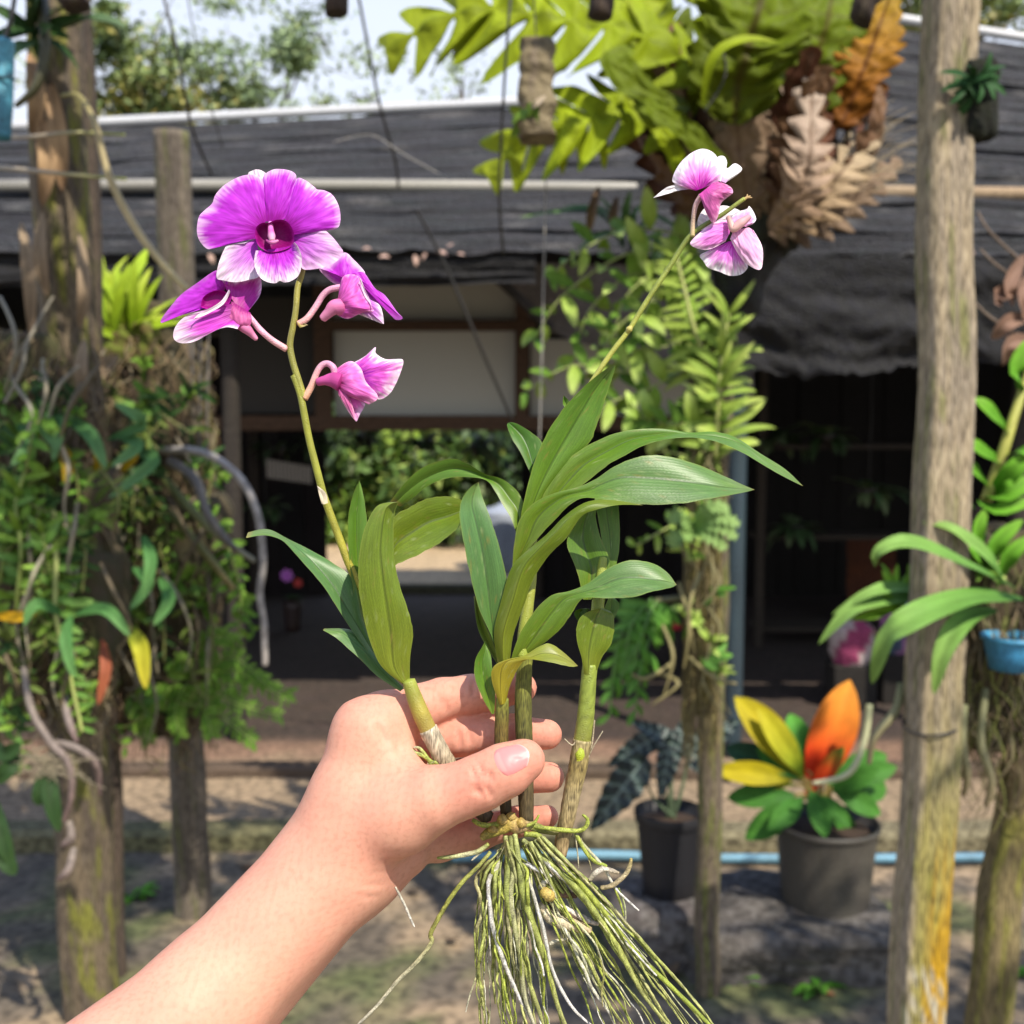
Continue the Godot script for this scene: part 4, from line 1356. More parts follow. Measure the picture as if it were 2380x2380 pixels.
# ---------------------------------------------------------------- plants on the left posts
func build_left_plants() -> void:
	whole()
	var lime := [blade(0.16, 0.5, 0.4, [lin("7a9a20"), lin("96b428"), lin("a8c43c")], 10, 4, 0.4, 1.0, 1), blade(0.13, 0.9, 0.4, [lin("86a024"), lin("a0b830"), lin("b0c048")], 10, 4, 0.4, 1.0, 2)]
	var mid := [blade(0.30, 0.8, 0.3, [lin("5c8038"), lin("6a9444"), lin("80a458")], 9, 4, 0.45, 1.0, 3), blade(0.26, 0.5, 0.3, [lin("6a8c34"), lin("7ca03c"), lin("90b04c")], 9, 4, 0.5, 1.0, 4)]
	var blue := [blade(0.27, 1.1, 0.3, [lin("4c7458"), lin("588666"), lin("6a9470")], 10, 4, 0.5, 1.0, 5), blade(0.32, 0.7, 0.3, [lin("467050"), lin("5a8c5c")], 10, 4, 0.5, 1.0, 6)]
	var dark := [blade(0.24, 0.7, 0.3, [lin("2e4a26"), lin("3c5c2c")], 9, 4, 0.45, 1.0, 7)]
	var tiny := [blade(0.42, 0.6, 0.3, [lin("6c9634"), lin("88ac4a")], 6, 3, 0.5, 1.0, 8), blade(0.36, 0.3, 0.3, [lin("5c8a30"), lin("78a040")], 6, 3, 0.5, 1.0, 9)]
	var fine := [blade(0.22, 0.7, 0.3, [lin("6c7c38"), lin("889850")], 6, 3, 0.5, 1.0, 31), blade(0.28, 0.5, 0.3, [lin("566a2c"), lin("708440")], 6, 3, 0.5, 1.0, 32)]
	var brown := [lin("7a6248"), lin("5c4a38"), lin("94805c"), lin("8c8450"), lin("a09478")]
	# masses of roots on the posts
	var za := 2.62
	var masses := []
	var t := thing("epiphyte_mass", "shaggy brown root mass with moss wrapped round the grey post's middle", "epiphyte", P(290, 900, 3.05))
	masses.append(t)
	for k in [[270, 640, 0.12, 0.20], [290, 760, 0.15, 0.24], [280, 900, 0.19, 0.30], [300, 1040, 0.22, 0.32], [290, 1180, 0.20, 0.30], [300, 1300, 0.15, 0.22], [200, 1080, 0.20, 0.30]]:
		moss_lump(t, P(k[0], k[1], 3.08), Vector3(k[2] * 1.7, k[3], k[2] * 1.3), lin("5a5038"), lin("44402c"), k[1] * 0.01)
	root_mat(t, P(285, 640, 3.06), P(300, 1340, 3.06), 0.16, 900, brown, 0.0024)
	part(ribbon(dpath([205, 830, 2.75, 165, 780, 2.72, 160, 720, 2.7, 225, 670, 2.74]), 0.075, Vector3(0.4, 0.2, 1), [lin("7a6248"), lin("9a8468"), lin("a08c70")], 0.5, 0.5), "dry_leaf", M.dry_leaf, t)
	for k in [[150, 440, 160, 540, 150, 620], [40, 420, 55, 520, 60, 640], [80, 400, 75, 480, 90, 560], [160, 640, 152, 700, 160, 760]]:
		part(ribbon(dpath([k[0], k[1], 2.5, k[2], k[3], 2.47, k[4], k[5], 2.5]), 0.03, Vector3(0.3, 0, 1), [lin("a08c70"), lin("8a745c")], 0.5, 0.4), "bark_strip", M.dry_leaf, t)
	t = thing("epiphyte_mass", "dense tangle of roots and moss on the thick mossy corner post", "epiphyte", P(95, 1000, 2.6))
	masses.append(t)
	for k in [[60, 720, 0.13, 0.22], [70, 860, 0.16, 0.26], [80, 1000, 0.19, 0.30], [100, 1140, 0.19, 0.28], [100, 1260, 0.15, 0.22], [20, 1100, 0.16, 0.3]]:
		moss_lump(t, P(k[0], k[1], 2.62), Vector3(k[2] * 1.6, k[3], k[2] * 1.3), lin("564a36"), lin("4a4a2c"), k[1] * 0.013)
	root_mat(t, P(80, 620, 2.6), P(110, 1300, 2.6), 0.13, 700, brown, 0.0022)
	for k in [[30, 860, 2.4, 60, 780, 2.36, 20, 700, 2.4, 70, 620, 2.42], [10, 760, 2.4, 40, 700, 2.38, 55, 640, 2.4, 100, 560, 2.45], [90, 800, 2.4, 110, 730, 2.37, 150, 690, 2.4], [0, 560, 2.4, 30, 640, 2.36, 10, 740, 2.4]]:
		part(tube_mesh(dpath(k), [0.004, 0.0045, 0.003], [lin("a09c8c"), lin("8c8470")], 7, 6, 0.15), "aerial_root", M.root, t)
	# small leafy growth all over the two root masses
	for k in 120:
		var onb := k % 2 == 0
		var x := rng.randf_range(170, 400) if onb else rng.randf_range(-20, 190)
		var y := rng.randf_range(680, 1360)
		var dd := rng.randf_range(2.82, 2.92) if onb else rng.randf_range(2.40, 2.48)
		var set_: Array = [mid, tiny, fine, dark, fine, tiny, dark, fine][rng.randi() % 8]
		var g: Node3D = masses[0] if onb else masses[1]
		if k % 3 == 0:
			shoot(g, [P(x, y, dd), P(x + rng.randf_range(-40, 40), y + rng.randf_range(10, 50), dd - 0.05), P(x + rng.randf_range(-60, 60), y + rng.randf_range(60, 110), dd - 0.05)], 0.003, 14, set_, rng.randf_range(0.04, 0.07), 1.0, lin("7a8044"), 0.9, true)
		else:
			tuft(g, P(x, y, dd), 8, set_, rng.randf_range(0.03, 0.07), Vector3(rng.randf_range(-0.5, 0.5), 0.2, 0.5), 0.9)
	for k in 36:
		var onb := k % 2 == 0
		var x := rng.randf_range(170, 400) if onb else rng.randf_range(-20, 190)
		var y := rng.randf_range(640, 1250)
		var dd := rng.randf_range(2.80, 2.92) if onb else rng.randf_range(2.38, 2.48)
		var dx := rng.randf_range(-40, 40)
		part(tube_mesh(dpath([x, y, dd, x + dx, y + 50, dd - 0.05, x + dx * 1.6 + rng.randf_range(-20, 20), y + 120, dd - 0.04, x + dx * 1.4, y + rng.randf_range(130, 220), dd - 0.03]), [0.004, 0.005, 0.003, 0.0015], [[lin("8a8068"), lin("a09a84")], [lin("6a5c44"), lin("7c7050")], [lin("98947c"), lin("b0a88c")]][k % 3], 6, 5, 0.15, 0.3, 30.0), "aerial_root", M.root, masses[0] if onb else masses[1])
	# bright strap leaved clump
	t = thing("strap_orchid", "bright yellow green strap leaved clump high on the grey post", "orchid", P(250, 640, 2.98))
	moss_lump(t, P(245, 650, 3.0), Vector3(0.16, 0.12, 0.14), lin("6a5c34"), lin("7a8a34"), 4.4)
	tuft(t, P(245, 645, 2.96), 34, lime, 0.21, Vector3(0, 0.8, 0.1), 0.62)
	tuft(t, P(220, 625, 2.94), 12, lime, 0.25, Vector3(-0.1, 1.1, 0.1), 0.35)
	# twiggy stems crossing
	t = thing("bare_cane", "long bare tan cane slanting down behind the left flower", "stem", P(130, 185, 2.3))
	part(tube_mesh(dpath([118, 180, 2.42, 150, 182, 2.36, 180, 235, 2.3, 205, 330, 2.3, 250, 420, 2.32, 300, 490, 2.34, 352, 545, 2.36]), [0.004, 0.006, 0.008, 0.008, 0.006], [lin("8c8840"), lin("94875c"), lin("b8a880"), lin("b8ac80")], 9, 6, 0.05), "stem", M.stem, t)
	t = thing("twig", "thin horizontal twig with a green tip, the upper of the two", "stem", P(20, 257, 2.3))
	part(tube_mesh(dpath([-20, 258, 2.5, 60, 258, 2.36, 140, 250, 2.35, 235, 254, 2.35]), [0.006, 0.005, 0.004, 0.003], [lin("8c806c"), lin("a09480"), lin("98a048")], 8, 6, 0.06), "stem", M.stem, t)
	t = thing("twig", "thin horizontal twig with a green tip, the lower of the two", "stem", P(20, 320, 2.3))
	part(tube_mesh(dpath([-20, 314, 2.5, 60, 322, 2.36, 140, 330, 2.34, 238, 338, 2.34]), [0.006, 0.005, 0.004, 0.003], [lin("8c806c"), lin("a09480"), lin("98a048")], 8, 6, 0.06), "stem", M.stem, t)
	# broad blue green leaves
	t = thing("leafy_orchid", "orchid with drooping blue green leaves on the corner post's middle", "orchid", P(120, 860, 2.45))
	for k in [[80, 790, 110, 800, 100, 870], [110, 780, 170, 820, 200, 885], [200, 830, 270, 800, 215, 760], [240, 850, 290, 870, 205, 940], [80, 750, 85, 800, 110, 850], [215, 820, 260, 840, 210, 880], [30, 800, 60, 830, 20, 880]]:
		part(ribbon(dpath([k[0], k[1], 2.45, k[2], k[3], 2.38, k[4], k[5], 2.36]), 0.030, Vector3(0.2, 0.5, 1), [lin("48703c"), lin("58844c"), lin("729a64")], 0.5), "leaf", M.back_leaf, t)
	for k in [[175, 890, 190, 870, 180, 840], [230, 890, 250, 860, 250, 840], [110, 830, 130, 880, 120, 910]]:
		part(ribbon(dpath([k[0], k[1], 2.45, k[2], k[3], 2.42, k[4], k[5], 2.4]), 0.03, Vector3(0.2, 0.4, 1), [lin("a89018"), lin("c09c24")], 0.5), "leaf", M.back_leaf, t)
	# leafy creeping shoots
	t = thing("creeping_orchid", "hanging shoot with paired bright green leaves down the corner post", "orchid", P(105, 1000, 2.4))
	shoot(t, dpath([100, 960, 2.42, 106, 1060, 2.38, 105, 1160, 2.37, 125, 1240, 2.37, 140, 1310, 2.37, 155, 1380, 2.37]), 0.006, 34, mid, 0.066, 1.0, lin("9aa45c"), 0.9)
	t = thing("creeping_orchid", "leafy green shoots rising at the picture's left edge", "orchid", P(20, 900, 2.42))
	shoot(t, dpath([30, 1150, 2.42, 40, 1040, 2.38, 30, 950, 2.38, 55, 870, 2.38]), 0.005, 26, mid, 0.085, 1.0, lin("8a9a50"), 0.85, true)
	shoot(t, dpath([0, 1100, 2.46, 10, 1000, 2.42, -5, 900, 2.4]), 0.005, 20, mid, 0.09, 1.0, lin("8a9a50"), 0.85, true)
	shoot(t, dpath([120, 1150, 2.42, 90, 1060, 2.38, 80, 990, 2.37]), 0.005, 24, mid, 0.075, 1.0, lin("8a9a50"), 0.85, true)
	t = thing("leafy_orchid", "orchid with three long drooping green leaves below the hanging shoot's middle", "orchid", P(130, 1180, 2.38))
	for k in [[120, 1160, 70, 1140, 45, 1180], [140, 1160, 200, 1150, 245, 1200], [135, 1160, 125, 1210, 140, 1280], [250, 1070, 280, 1100, 245, 1150], [270, 1010, 285, 1060, 270, 1130], [300, 1090, 320, 1130, 290, 1180]]:
		part(ribbon(dpath([k[0], k[1], 2.38, k[2], k[3], 2.33, k[4], k[5], 2.32]), 0.027, Vector3(0.1, 0.6, 1), [lin("48743c"), lin("568648"), lin("6a9656")], 0.5), "leaf", M.back_leaf, t)
	part(ribbon(dpath([235, 1180, 2.4, 265, 1220, 2.36, 275, 1300, 2.36]), 0.035, Vector3(0.2, 0.3, 1), [lin("5a8a38"), lin("b0b030"), lin("d0c440")], 0.5), "leaf", M.back_leaf, t)
	part(ribbon(dpath([-10, 1160, 2.4, 30, 1165, 2.36, 70, 1158, 2.36]), 0.025, Vector3(0, 0.6, 1), [lin("c09018"), lin("d0a820")], 0.5), "leaf", M.back_leaf, t)
	part(ribbon(dpath([192, 1205, 2.42, 200, 1260, 2.38, 185, 1330, 2.38]), 0.024, Vector3(0.2, 0, 1), [lin("9a5030"), lin("a85c38")], 0.5), "dry_leaf", M.dry_leaf, t)
	# creeper on the grey post
	t = thing("creeping_orchid", "small leaved green creeper on the grey post beside the dangling roots", "orchid", P(420, 1080, 2.95))
	shoot(t, dpath([330, 960, 2.95, 400, 980, 2.9, 440, 1060, 2.88, 455, 1150, 2.88, 440, 1230, 2.88]), 0.004, 46, tiny, 0.055, 1.0, lin("7a8a44"), 0.95, true)
	shoot(t, dpath([350, 870, 2.95, 400, 880, 2.92, 420, 900, 2.92]), 0.004, 16, tiny, 0.05, 1.0, lin("7a8a44"), 0.95, true)
	shoot(t, dpath([400, 1050, 2.95, 430, 1100, 2.9, 480, 1190, 2.9]), 0.004, 22, tiny, 0.055, 1.0, lin("7a8a44"), 0.95, true)
	t = thing("feathery_fern", "light green feathery fern sprays at the foot of the grey post's root mass", "fern", P(420, 1280, 2.9))
	for k in [[380, 1270, 440, 1240, 500, 1290], [390, 1290, 460, 1290, 550, 1310], [390, 1300, 450, 1330, 530, 1350], [370, 1300, 430, 1360, 480, 1400], [350, 1290, 330, 1340, 340, 1390], [330, 1290, 290, 1330, 260, 1370], [370, 1240, 400, 1200, 440, 1210], [380, 1270, 450, 1270, 540, 1320], [360, 1300, 390, 1350, 400, 1390], [300, 1290, 270, 1340, 280, 1400]]:
		shoot(t, dpath([k[0], k[1], 2.92, k[2], k[3], 2.86, k[4], k[5], 2.84]), 0.003, 30, tiny, 0.042, 0.8, lin("7a9a3c"), 0.8)
	# dangling grey roots
	t = thing("aerial_root", "long knobbly grey root arching out and hanging straight down", "root", P(362, 850, 2.7))
	part(tube_mesh(dpath([300, 850, 2.9, 362, 850, 2.72, 415, 870, 2.66, 462, 915, 2.64, 488, 980, 2.63, 496, 1060, 2.63, 490, 1120, 2.63, 498, 1180, 2.63, 500, 1255, 2.63]), [0.010, 0.0105, 0.010, 0.0095, 0.0085, 0.008], [lin("bcb6ae"), lin("b0aaa4"), lin("a49e98"), lin("b0a8a0")], 10, 8, 0.12, 0.35, 22.0), "root", M.root, t)
	t = thing("aerial_root", "short dark grey root slanting down inside the arched one", "root", P(360, 880, 2.72))
	part(tube_mesh(dpath([320, 870, 2.85, 368, 905, 2.74, 392, 970, 2.7, 425, 1015, 2.7, 445, 1035, 2.7]), [0.012, 0.012, 0.010, 0.006], [lin("8a847c"), lin("6c6864")], 9, 6, 0.12, 0.3, 22.0), "root", M.root, t)
	t = thing("aerial_root", "olive cane slanting across behind the arched grey root", "root", P(330, 930, 2.75))
	part(tube_mesh(dpath([300, 890, 2.9, 360, 960, 2.78, 410, 1010, 2.74, 480, 1058, 2.72]), [0.010, 0.011, 0.010, 0.006], [lin("6a7a38"), lin("8a8c58"), lin("98947c")], 9, 6, 0.08), "root", M.root, t)
	t = thing("aerial_root", "thick olive root mass stem slanting below the small leaved creeper", "root", P(320, 1020, 2.85))
	part(tube_mesh(dpath([280, 930, 2.95, 340, 990, 2.85, 400, 1060, 2.8, 440, 1110, 2.78]), [0.010, 0.011, 0.010, 0.007], [lin("6a6c38"), lin("7c8044"), lin("a08a50")], 9, 6, 0.1), "root", M.root, t)
	# curling roots low on the corner post
	t = thing("curling_roots", "pinkish grey roots curling low on the corner post", "root", P(120, 1430, 2.35))
	for k in [[45, 1260, 2.38, 60, 1340, 2.34, 95, 1400, 2.33, 130, 1440, 2.33, 135, 1500, 2.34, 120, 1550, 2.36], [95, 1400, 2.36, 140, 1410, 2.33, 180, 1440, 2.35, 188, 1500, 2.4], [130, 1550, 2.36, 135, 1580, 2.35, 118, 1595, 2.36], [140, 1600, 2.36, 130, 1640, 2.34, 110, 1660, 2.35], [120, 1300, 2.4, 130, 1360, 2.36, 145, 1400, 2.36]]:
		part(tube_mesh(dpath(k), [0.007, 0.0085, 0.0085, 0.004], [lin("94887c"), lin("8a7c74"), lin("a08480")], 10, 6, 0.08, 0.3, 20.0), "root", M.root, t)
	var mb := Mb.new()
	for i in 60:
		var a := P(rng.randf_range(60, 140), rng.randf_range(1400, 1440), 2.34)
		tube(mb, smooth_path([a, a + Vector3(rng.randf_range(-0.04, 0.04), -0.02, 0.01), a + Vector3(rng.randf_range(-0.08, 0.08), rng.randf_range(-0.07, 0.0), 0.02)], 2), [0.0012, 0.0007], [lin("b0a488")], 4)
	part(mb.mesh(), "rootlets", M.root, t).set_meta("kind", "stuff")
	t = thing("dark_leaved_plant", "dark green pointed leaves hanging at the picture's left edge low down", "plant", P(10, 1560, 2.3))
	for k in [[90, 1440, 78, 1490, 72, 1520], [95, 1440, 95, 1500, 112, 1570], [-10, 1560, 10, 1620, 30, 1650], [-15, 1500, 0, 1570, 25, 1640], [40, 1420, 15, 1450, -10, 1480], [-20, 1400, 10, 1420, 40, 1400]]:
		part(ribbon(dpath([k[0], k[1], 2.36, k[2], k[3], 2.32, k[4], k[5], 2.32]), 0.036, Vector3(0.5, 0.2, 1), [lin("2c4426"), lin("38522c")], 0.5), "leaf", M.back_leaf, t)
	part(tube_mesh(dpath([-20, 1440, 2.36, 40, 1425, 2.36, 95, 1440, 2.36]), [0.005], [lin("5c5a44")], 6, 4), "stem", M.stem, t)
	# dark plant high in the corner
	t = thing("dark_leaved_plant", "shaded epiphyte with long leaves at the top of the corner post", "plant", P(90, 60, 2.4))
	for k in [[110, 60, 170, 35, 240, 50], [70, 20, 50, -20, 20, -40], [80, 40, 150, 0, 210, -30], [60, 60, 70, 0, 100, -50], [90, 80, 40, 90, 10, 130]]:
		part(ribbon(dpath([k[0], k[1], 2.42, k[2], k[3], 2.36, k[4], k[5], 2.36]), 0.045, Vector3(0.1, 0.8, 0.6), [lin("4a6034"), lin("54704a"), lin("6a8060")], 0.5), "leaf", M.back_leaf, t)
	tuft(t, P(70, 60, 2.42), 14, dark, 0.12, Vector3(0, 0.4, 0.4), 0.9)
	part(tube_mesh(dpath([80, 0, 2.4, 85, 80, 2.38, 70, 160, 2.38, 30, 200, 2.4]), [0.014, 0.012, 0.010, 0.006], [lin("3c3c2c"), lin("4c4c34")], 8, 5, 0.1), "stem", M.stem, t)
	for k in [[55, 100, 70, 180, 62, 260], [95, 150, 110, 260, 118, 360], [70, 210, 90, 300, 80, 390]]:
		part(ribbon(dpath([k[0], k[1], 2.5, k[2], k[3], 2.47, k[4], k[5], 2.5]), 0.04, Vector3(0.3, 0, 1), [lin("a8845c"), lin("b89870"), lin("8a6c50")], 0.5, 0.4), "bark_strip", M.dry_leaf, t)


# ---------------------------------------------------------------- plants on the right posts
func build_right_plants() -> void:
	whole()
	var light := [blade(0.34, 0.6, 0.3, [lin("8ca83c"), lin("a8c45c"), lin("bcd078")], 8, 4, 0.45, 1.0, 11), blade(0.40, 0.9, 0.3, [lin("7ca038"), lin("98b850"), lin("b0c870")], 8, 4, 0.45, 1.0, 12), blade(0.30, 0.4, 0.3, [lin("587c2c"), lin("6c9038")], 8, 4, 0.45, 1.0, 21)]
	var narrow := [blade(0.15, 0.8, 0.3, [lin("86a03c"), lin("a4bc54"), lin("b8c86c")], 9, 4, 0.4, 1.0, 13), blade(0.13, 1.2, 0.3, [lin("7c9c3c"), lin("9cb450")], 9, 4, 0.4, 1.0, 14)]
	var fresh := [blade(0.22, 0.8, 0.35, [lin("5c9424"), lin("74a82c"), lin("8cb83c")], 9, 4, 0.45, 1.0, 15), blade(0.18, 0.5, 0.35, [lin("6a9c28"), lin("80b034")], 9, 4, 0.45, 1.0, 16)]
	var dark := [blade(0.24, 0.8, 0.3, [lin("2c4c2c"), lin("3c6438")], 8, 4, 0.5, 1.0, 17)]
	var green := [blade(0.30, 0.7, 0.3, [lin("44742c"), lin("588c34"), lin("6c9c40")], 8, 4, 0.5, 1.0, 18), blade(0.36, 0.5, 0.3, [lin("548438"), lin("6c9c48")], 8, 4, 0.5, 1.0, 19)]
	var brown := [lin("8a7c54"), lin("6a5c40"), lin("a0945c"), lin("948a4c")]
	var d := 2.66
	# root cover of the slim post
	var t := thing("epiphyte_mass", "mossy yellowish root cover on the slim post", "epiphyte", P(1335, 1000, d))
	for k in [[1342, 700, 0.05, 0.24], [1340, 830, 0.05, 0.24], [1328, 950, 0.06, 0.24], [1320, 1060, 0.06, 0.24], [1322, 1170, 0.06, 0.24], [1324, 1270, 0.05, 0.2]]:
		moss_lump(t, P(k[0], k[1], d + 0.05), Vector3(k[2] * 1.25, k[3], k[2]), lin("6c6238"), lin("5a5236"), k[1] * 0.011)
	root_mat(t, P(1335, 650, d + 0.03), P(1322, 1330, d + 0.03), 0.042, 700, brown, 0.0017)
	for k in [[1280, 1100, 1300, 1180, 1290, 1260], [1250, 1180, 1270, 1240, 1250, 1320], [1320, 1080, 1300, 1150, 1310, 1230], [1240, 1270, 1280, 1290, 1230, 1330], [1300, 1240, 1350, 1280, 1390, 1290], [1270, 1250, 1220, 1280, 1190, 1270]]:
		part(tube_mesh(dpath([k[0], k[1], d - 0.03, k[2], k[3], d - 0.08, k[4], k[5], d - 0.06]), [0.005, 0.005, 0.002], [lin("948c5c"), lin("a89c68")], 6, 5, 0.1), "aerial_root", M.root, t)
	for k in 34:
		var y := rng.randf_range(640, 1320)
		var x := 1328 + rng.randf_range(-34, 34)
		if k % 2 == 0:
			tuft(t, P(x, y, d - 0.03), 7, [light, green, narrow][k % 3], rng.randf_range(0.03, 0.07), Vector3(signf(x - 1328) * 0.5, 0.1, 0.6), 0.9)
		else:
			part(tube_mesh(dpath([x, y, d - 0.02, x + rng.randf_range(-26, 26), y + 40, d - 0.06, x + rng.randf_range(-50, 40), y + rng.randf_range(80, 130), d - 0.05]), [0.003, 0.003, 0.001], [lin("8a8458"), lin("a0986c")], 5, 4, 0.1), "aerial_root", M.root, t)
	# mixed leaves left of the post: airy trailing plants
	t = thing("trailing_fern", "airy trailing plant with light green leaflets left of the basket fern's stump", "fern", P(1180, 600, d))
	for k in [[1300, 470, 1180, 480, 1060, 560, 1010, 640], [1290, 520, 1190, 520, 1110, 590, 1080, 690], [1320, 560, 1230, 570, 1150, 640, 1130, 740], [1310, 500, 1250, 540, 1210, 600, 1190, 690], [1300, 450, 1200, 430, 1100, 470, 1040, 520], [1330, 640, 1200, 700, 1080, 690, 990, 740], [1330, 680, 1230, 730, 1150, 760, 1080, 800], [1320, 480, 1260, 500, 1180, 560, 1160, 640], [1330, 610, 1270, 650, 1200, 660, 1140, 700]]:
		shoot(t, dpath([k[0], k[1], d, k[2], k[3], d - 0.06, k[4], k[5], d - 0.08, k[6], k[7], d - 0.06]), 0.003, 15, light, 0.10, 1.1, lin("94a05c"), 0.9, true)
	t = thing("grassy_orchid", "dark grassy leaves arching behind the trailing plant under the basket fern", "orchid", P(1160, 420, d + 0.25))
	for k in [[1180, 470, 1120, 400, 980, 410], [1180, 470, 1140, 400, 1060, 390], [1190, 470, 1200, 400, 1250, 380], [1190, 470, 1230, 410, 1290, 440], [1180, 480, 1150, 440, 1090, 470], [1190, 480, 1240, 450, 1220, 540], [1180, 470, 1160, 410, 1130, 370], [1190, 470, 1180, 410, 1190, 360]]:
		part(ribbon(dpath([k[0], k[1], d + 0.25, k[2], k[3], d + 0.2, k[4], k[5], d + 0.18]), 0.026, Vector3(0, 0.8, 0.6), [lin("3c5c2c"), lin("58804a"), lin("7c9c5c")], 0.45), "leaf", M.back_leaf, t)
	part(tube_mesh(dpath([1185, 475, d + 0.25, 1240, 520, d + 0.2, 1330, 600, d + 0.05]), [0.012], [lin("5c5238")], 7, 4), "stem", M.stem, t)
	for k in [[1130, 350, 1115, 400, 1110, 440], [1165, 370, 1155, 410, 1160, 440]]:
		part(ribbon(dpath([k[0], k[1], d + 0.1, k[2], k[3], d + 0.08, k[4], k[5], d + 0.1]), 0.026, Vector3(0.3, 0, 1), [lin("8a7054"), lin("94795c")], 0.5, 0.5), "dry_leaf", M.dry_leaf, t)
	# long narrow leaved shoot at the top of the slim post
	t = thing("narrow_leaved_orchid", "upright shoot with many narrow light green leaves on the slim post", "orchid", P(1360, 780, d - 0.05))
	shoot(t, dpath([1350, 860, d - 0.06, 1355, 760, d - 0.10, 1360, 680, d - 0.11, 1375, 590, d - 0.10]), 0.006, 60, narrow, 0.15, 1.0, lin("a0a860"), 0.85, true)
	shoot(t, dpath([1340, 700, d - 0.06, 1310, 620, d - 0.1, 1290, 540, d - 0.1, 1275, 480, d - 0.1]), 0.006, 26, narrow, 0.12, 1.0, lin("a8b068"), 0.8)
	shoot(t, dpath([1330, 800, d - 0.05, 1260, 800, d - 0.1, 1190, 780, d - 0.1]), 0.004, 24, light, 0.10, 1.0, lin("94a05c"), 0.9, true)
	t = thing("leafy_rosette", "pale green feathery rosette on the slim post's middle", "plant", P(1310, 1000, d - 0.08))
	for k in [[1310, 1000, 1350, 975, 1395, 990], [1310, 1000, 1350, 990, 1390, 1015], [1310, 1000, 1280, 975, 1262, 985], [1310, 1005, 1280, 1010, 1265, 1030], [1310, 1000, 1340, 960, 1375, 960], [1310, 1005, 1340, 1010, 1370, 1035]]:
		part(frond(dpath([k[0], k[1], d - 0.08, k[2], k[3], d - 0.14, k[4], k[5], d - 0.14]), 0.026, 7, 0.6, Vector3(0, 0.5, 1), [lin("7ca058"), lin("94b46c")], lin("8aa860")), "frond", M.back_leaf, t)
	t = thing("leafy_rosette", "small leaved plant clinging between the orchid's leaf tips and the slim post", "plant", P(1230, 950, d - 0.05))
	for k in [[1330, 900, 1260, 890, 1190, 910], [1330, 960, 1270, 990, 1200, 1030], [1330, 900, 1290, 860, 1230, 850]]:
		shoot(t, dpath([k[0], k[1], d, k[2], k[3], d - 0.06, k[4], k[5], d - 0.06]), 0.0035, 14, light, 0.055, 1.0, lin("94a05c"), 0.9, true)
	t = thing("hanging_cactus", "dark green jointed plant hanging beside the held orchid's rightmost cane", "plant", P(1180, 1150, d))
	for k in [[1230, 1130, 1190, 1180, 1180, 1260], [1230, 1140, 1200, 1220, 1160, 1300], [1240, 1130, 1210, 1200, 1190, 1290], [1230, 1150, 1170, 1200, 1150, 1350], [1250, 1150, 1210, 1250, 1200, 1340]]:
		shoot(t, dpath([k[0], k[1], d, k[2], k[3], d - 0.06, k[4], k[5], d - 0.06]), 0.004, 12, green, 0.075, 0.9, lin("547c34"), 0.6)
	part(tube_mesh(dpath([1235, 1135, d, 1290, 1130, d, 1325, 1150, d + 0.03]), [0.008], [lin("5c5a38")], 7, 4), "stem", M.stem, t)
	# small fern on the sunlit post
	t = thing("small_fern", "tiny dark green fern tucked on the sunlit post near its top", "fern", P(1835, 170, 1.8))
	moss_lump(t, P(1845, 190, 1.83), Vector3(0.05, 0.13, 0.06), lin("24281c"), lin("181a14"), 2.2)
	tuft(t, P(1838, 165, 1.79), 34, dark, 0.055, Vector3(0.0, 0.15, 0.35), 1.0)
	t = thing("dry_twigs", "dry curled brown leaves and twigs at the picture's right edge", "twigs", P(1920, 560, 1.95))
	for k in [[1932, 480, 1900, 540, 1910, 580], [1940, 540, 1880, 560, 1890, 580], [1940, 600, 1900, 610, 1870, 640], [1950, 640, 1905, 650, 1890, 690], [1940, 520, 1925, 560, 1935, 610]]:
		part(ribbon(dpath([k[0], k[1], 1.95, k[2], k[3], 1.92, k[4], k[5], 1.94]), 0.028, Vector3(0.3, 0.4, 1), [lin("7a5c48"), lin("a88470")], 0.5, 0.7), "dry_leaf", M.dry_leaf, t)
	for k in [[1850, 470, 1880, 500, 1940, 540], [1845, 400, 1870, 440, 1935, 500], [1830, 560, 1870, 600, 1940, 640]]:
		part(tube_mesh(dpath([k[0], k[1], 1.93, k[2], k[3], 1.92, k[4], k[5], 1.95]), [0.002, 0.003], [lin("8a7868")], 5, 4), "twig", M.root, t)
	# big strap leaves by the right edge
	t = thing("cane_orchid", "orchid with a yellowish cane and glossy green leaves at the picture's right edge", "orchid", P(1900, 1000, 1.95))
	part(tube_mesh(dpath([1860, 945, 1.92, 1890, 860, 1.9, 1915, 780, 1.9, 1945, 690, 1.92]), [0.010, 0.009, 0.007], [lin("b0ac5c"), lin("a8a850"), lin("98a048")], 9, 6), "cane", M.stem, t)
	for k in [[1912, 830, 1870, 780, 1838, 750, 0.036], [1900, 880, 1850, 850, 1822, 830, 0.034], [1920, 740, 1920, 700, 1940, 640, 0.04], [1870, 930, 1840, 890, 1822, 880, 0.032], [1862, 945, 1900, 930, 1960, 900, 0.04], [1870, 940, 1910, 890, 1950, 850, 0.034], [1850, 945, 1880, 960, 1950, 945, 0.036], [1890, 870, 1930, 850, 1950, 870, 0.03], [1840, 960, 1800, 930, 1740, 925, 0.03], [1860, 1090, 1840, 1040, 1800, 990, 0.030], [1870, 1100, 1880, 1030, 1930, 980, 0.03], [1880, 1110, 1905, 1050, 1950, 1010, 0.028], [1860, 1080, 1845, 1010, 1860, 960, 0.026]]:
		part(ribbon(dpath([k[0], k[1], 1.92, k[2], k[3], 1.87, k[4], k[5], 1.87]), k[6], Vector3(0.1, 0.7, 0.8), [lin("4c8424"), lin("64a02c"), lin("80b43c")], 0.45), "leaf", M.back_leaf, t)
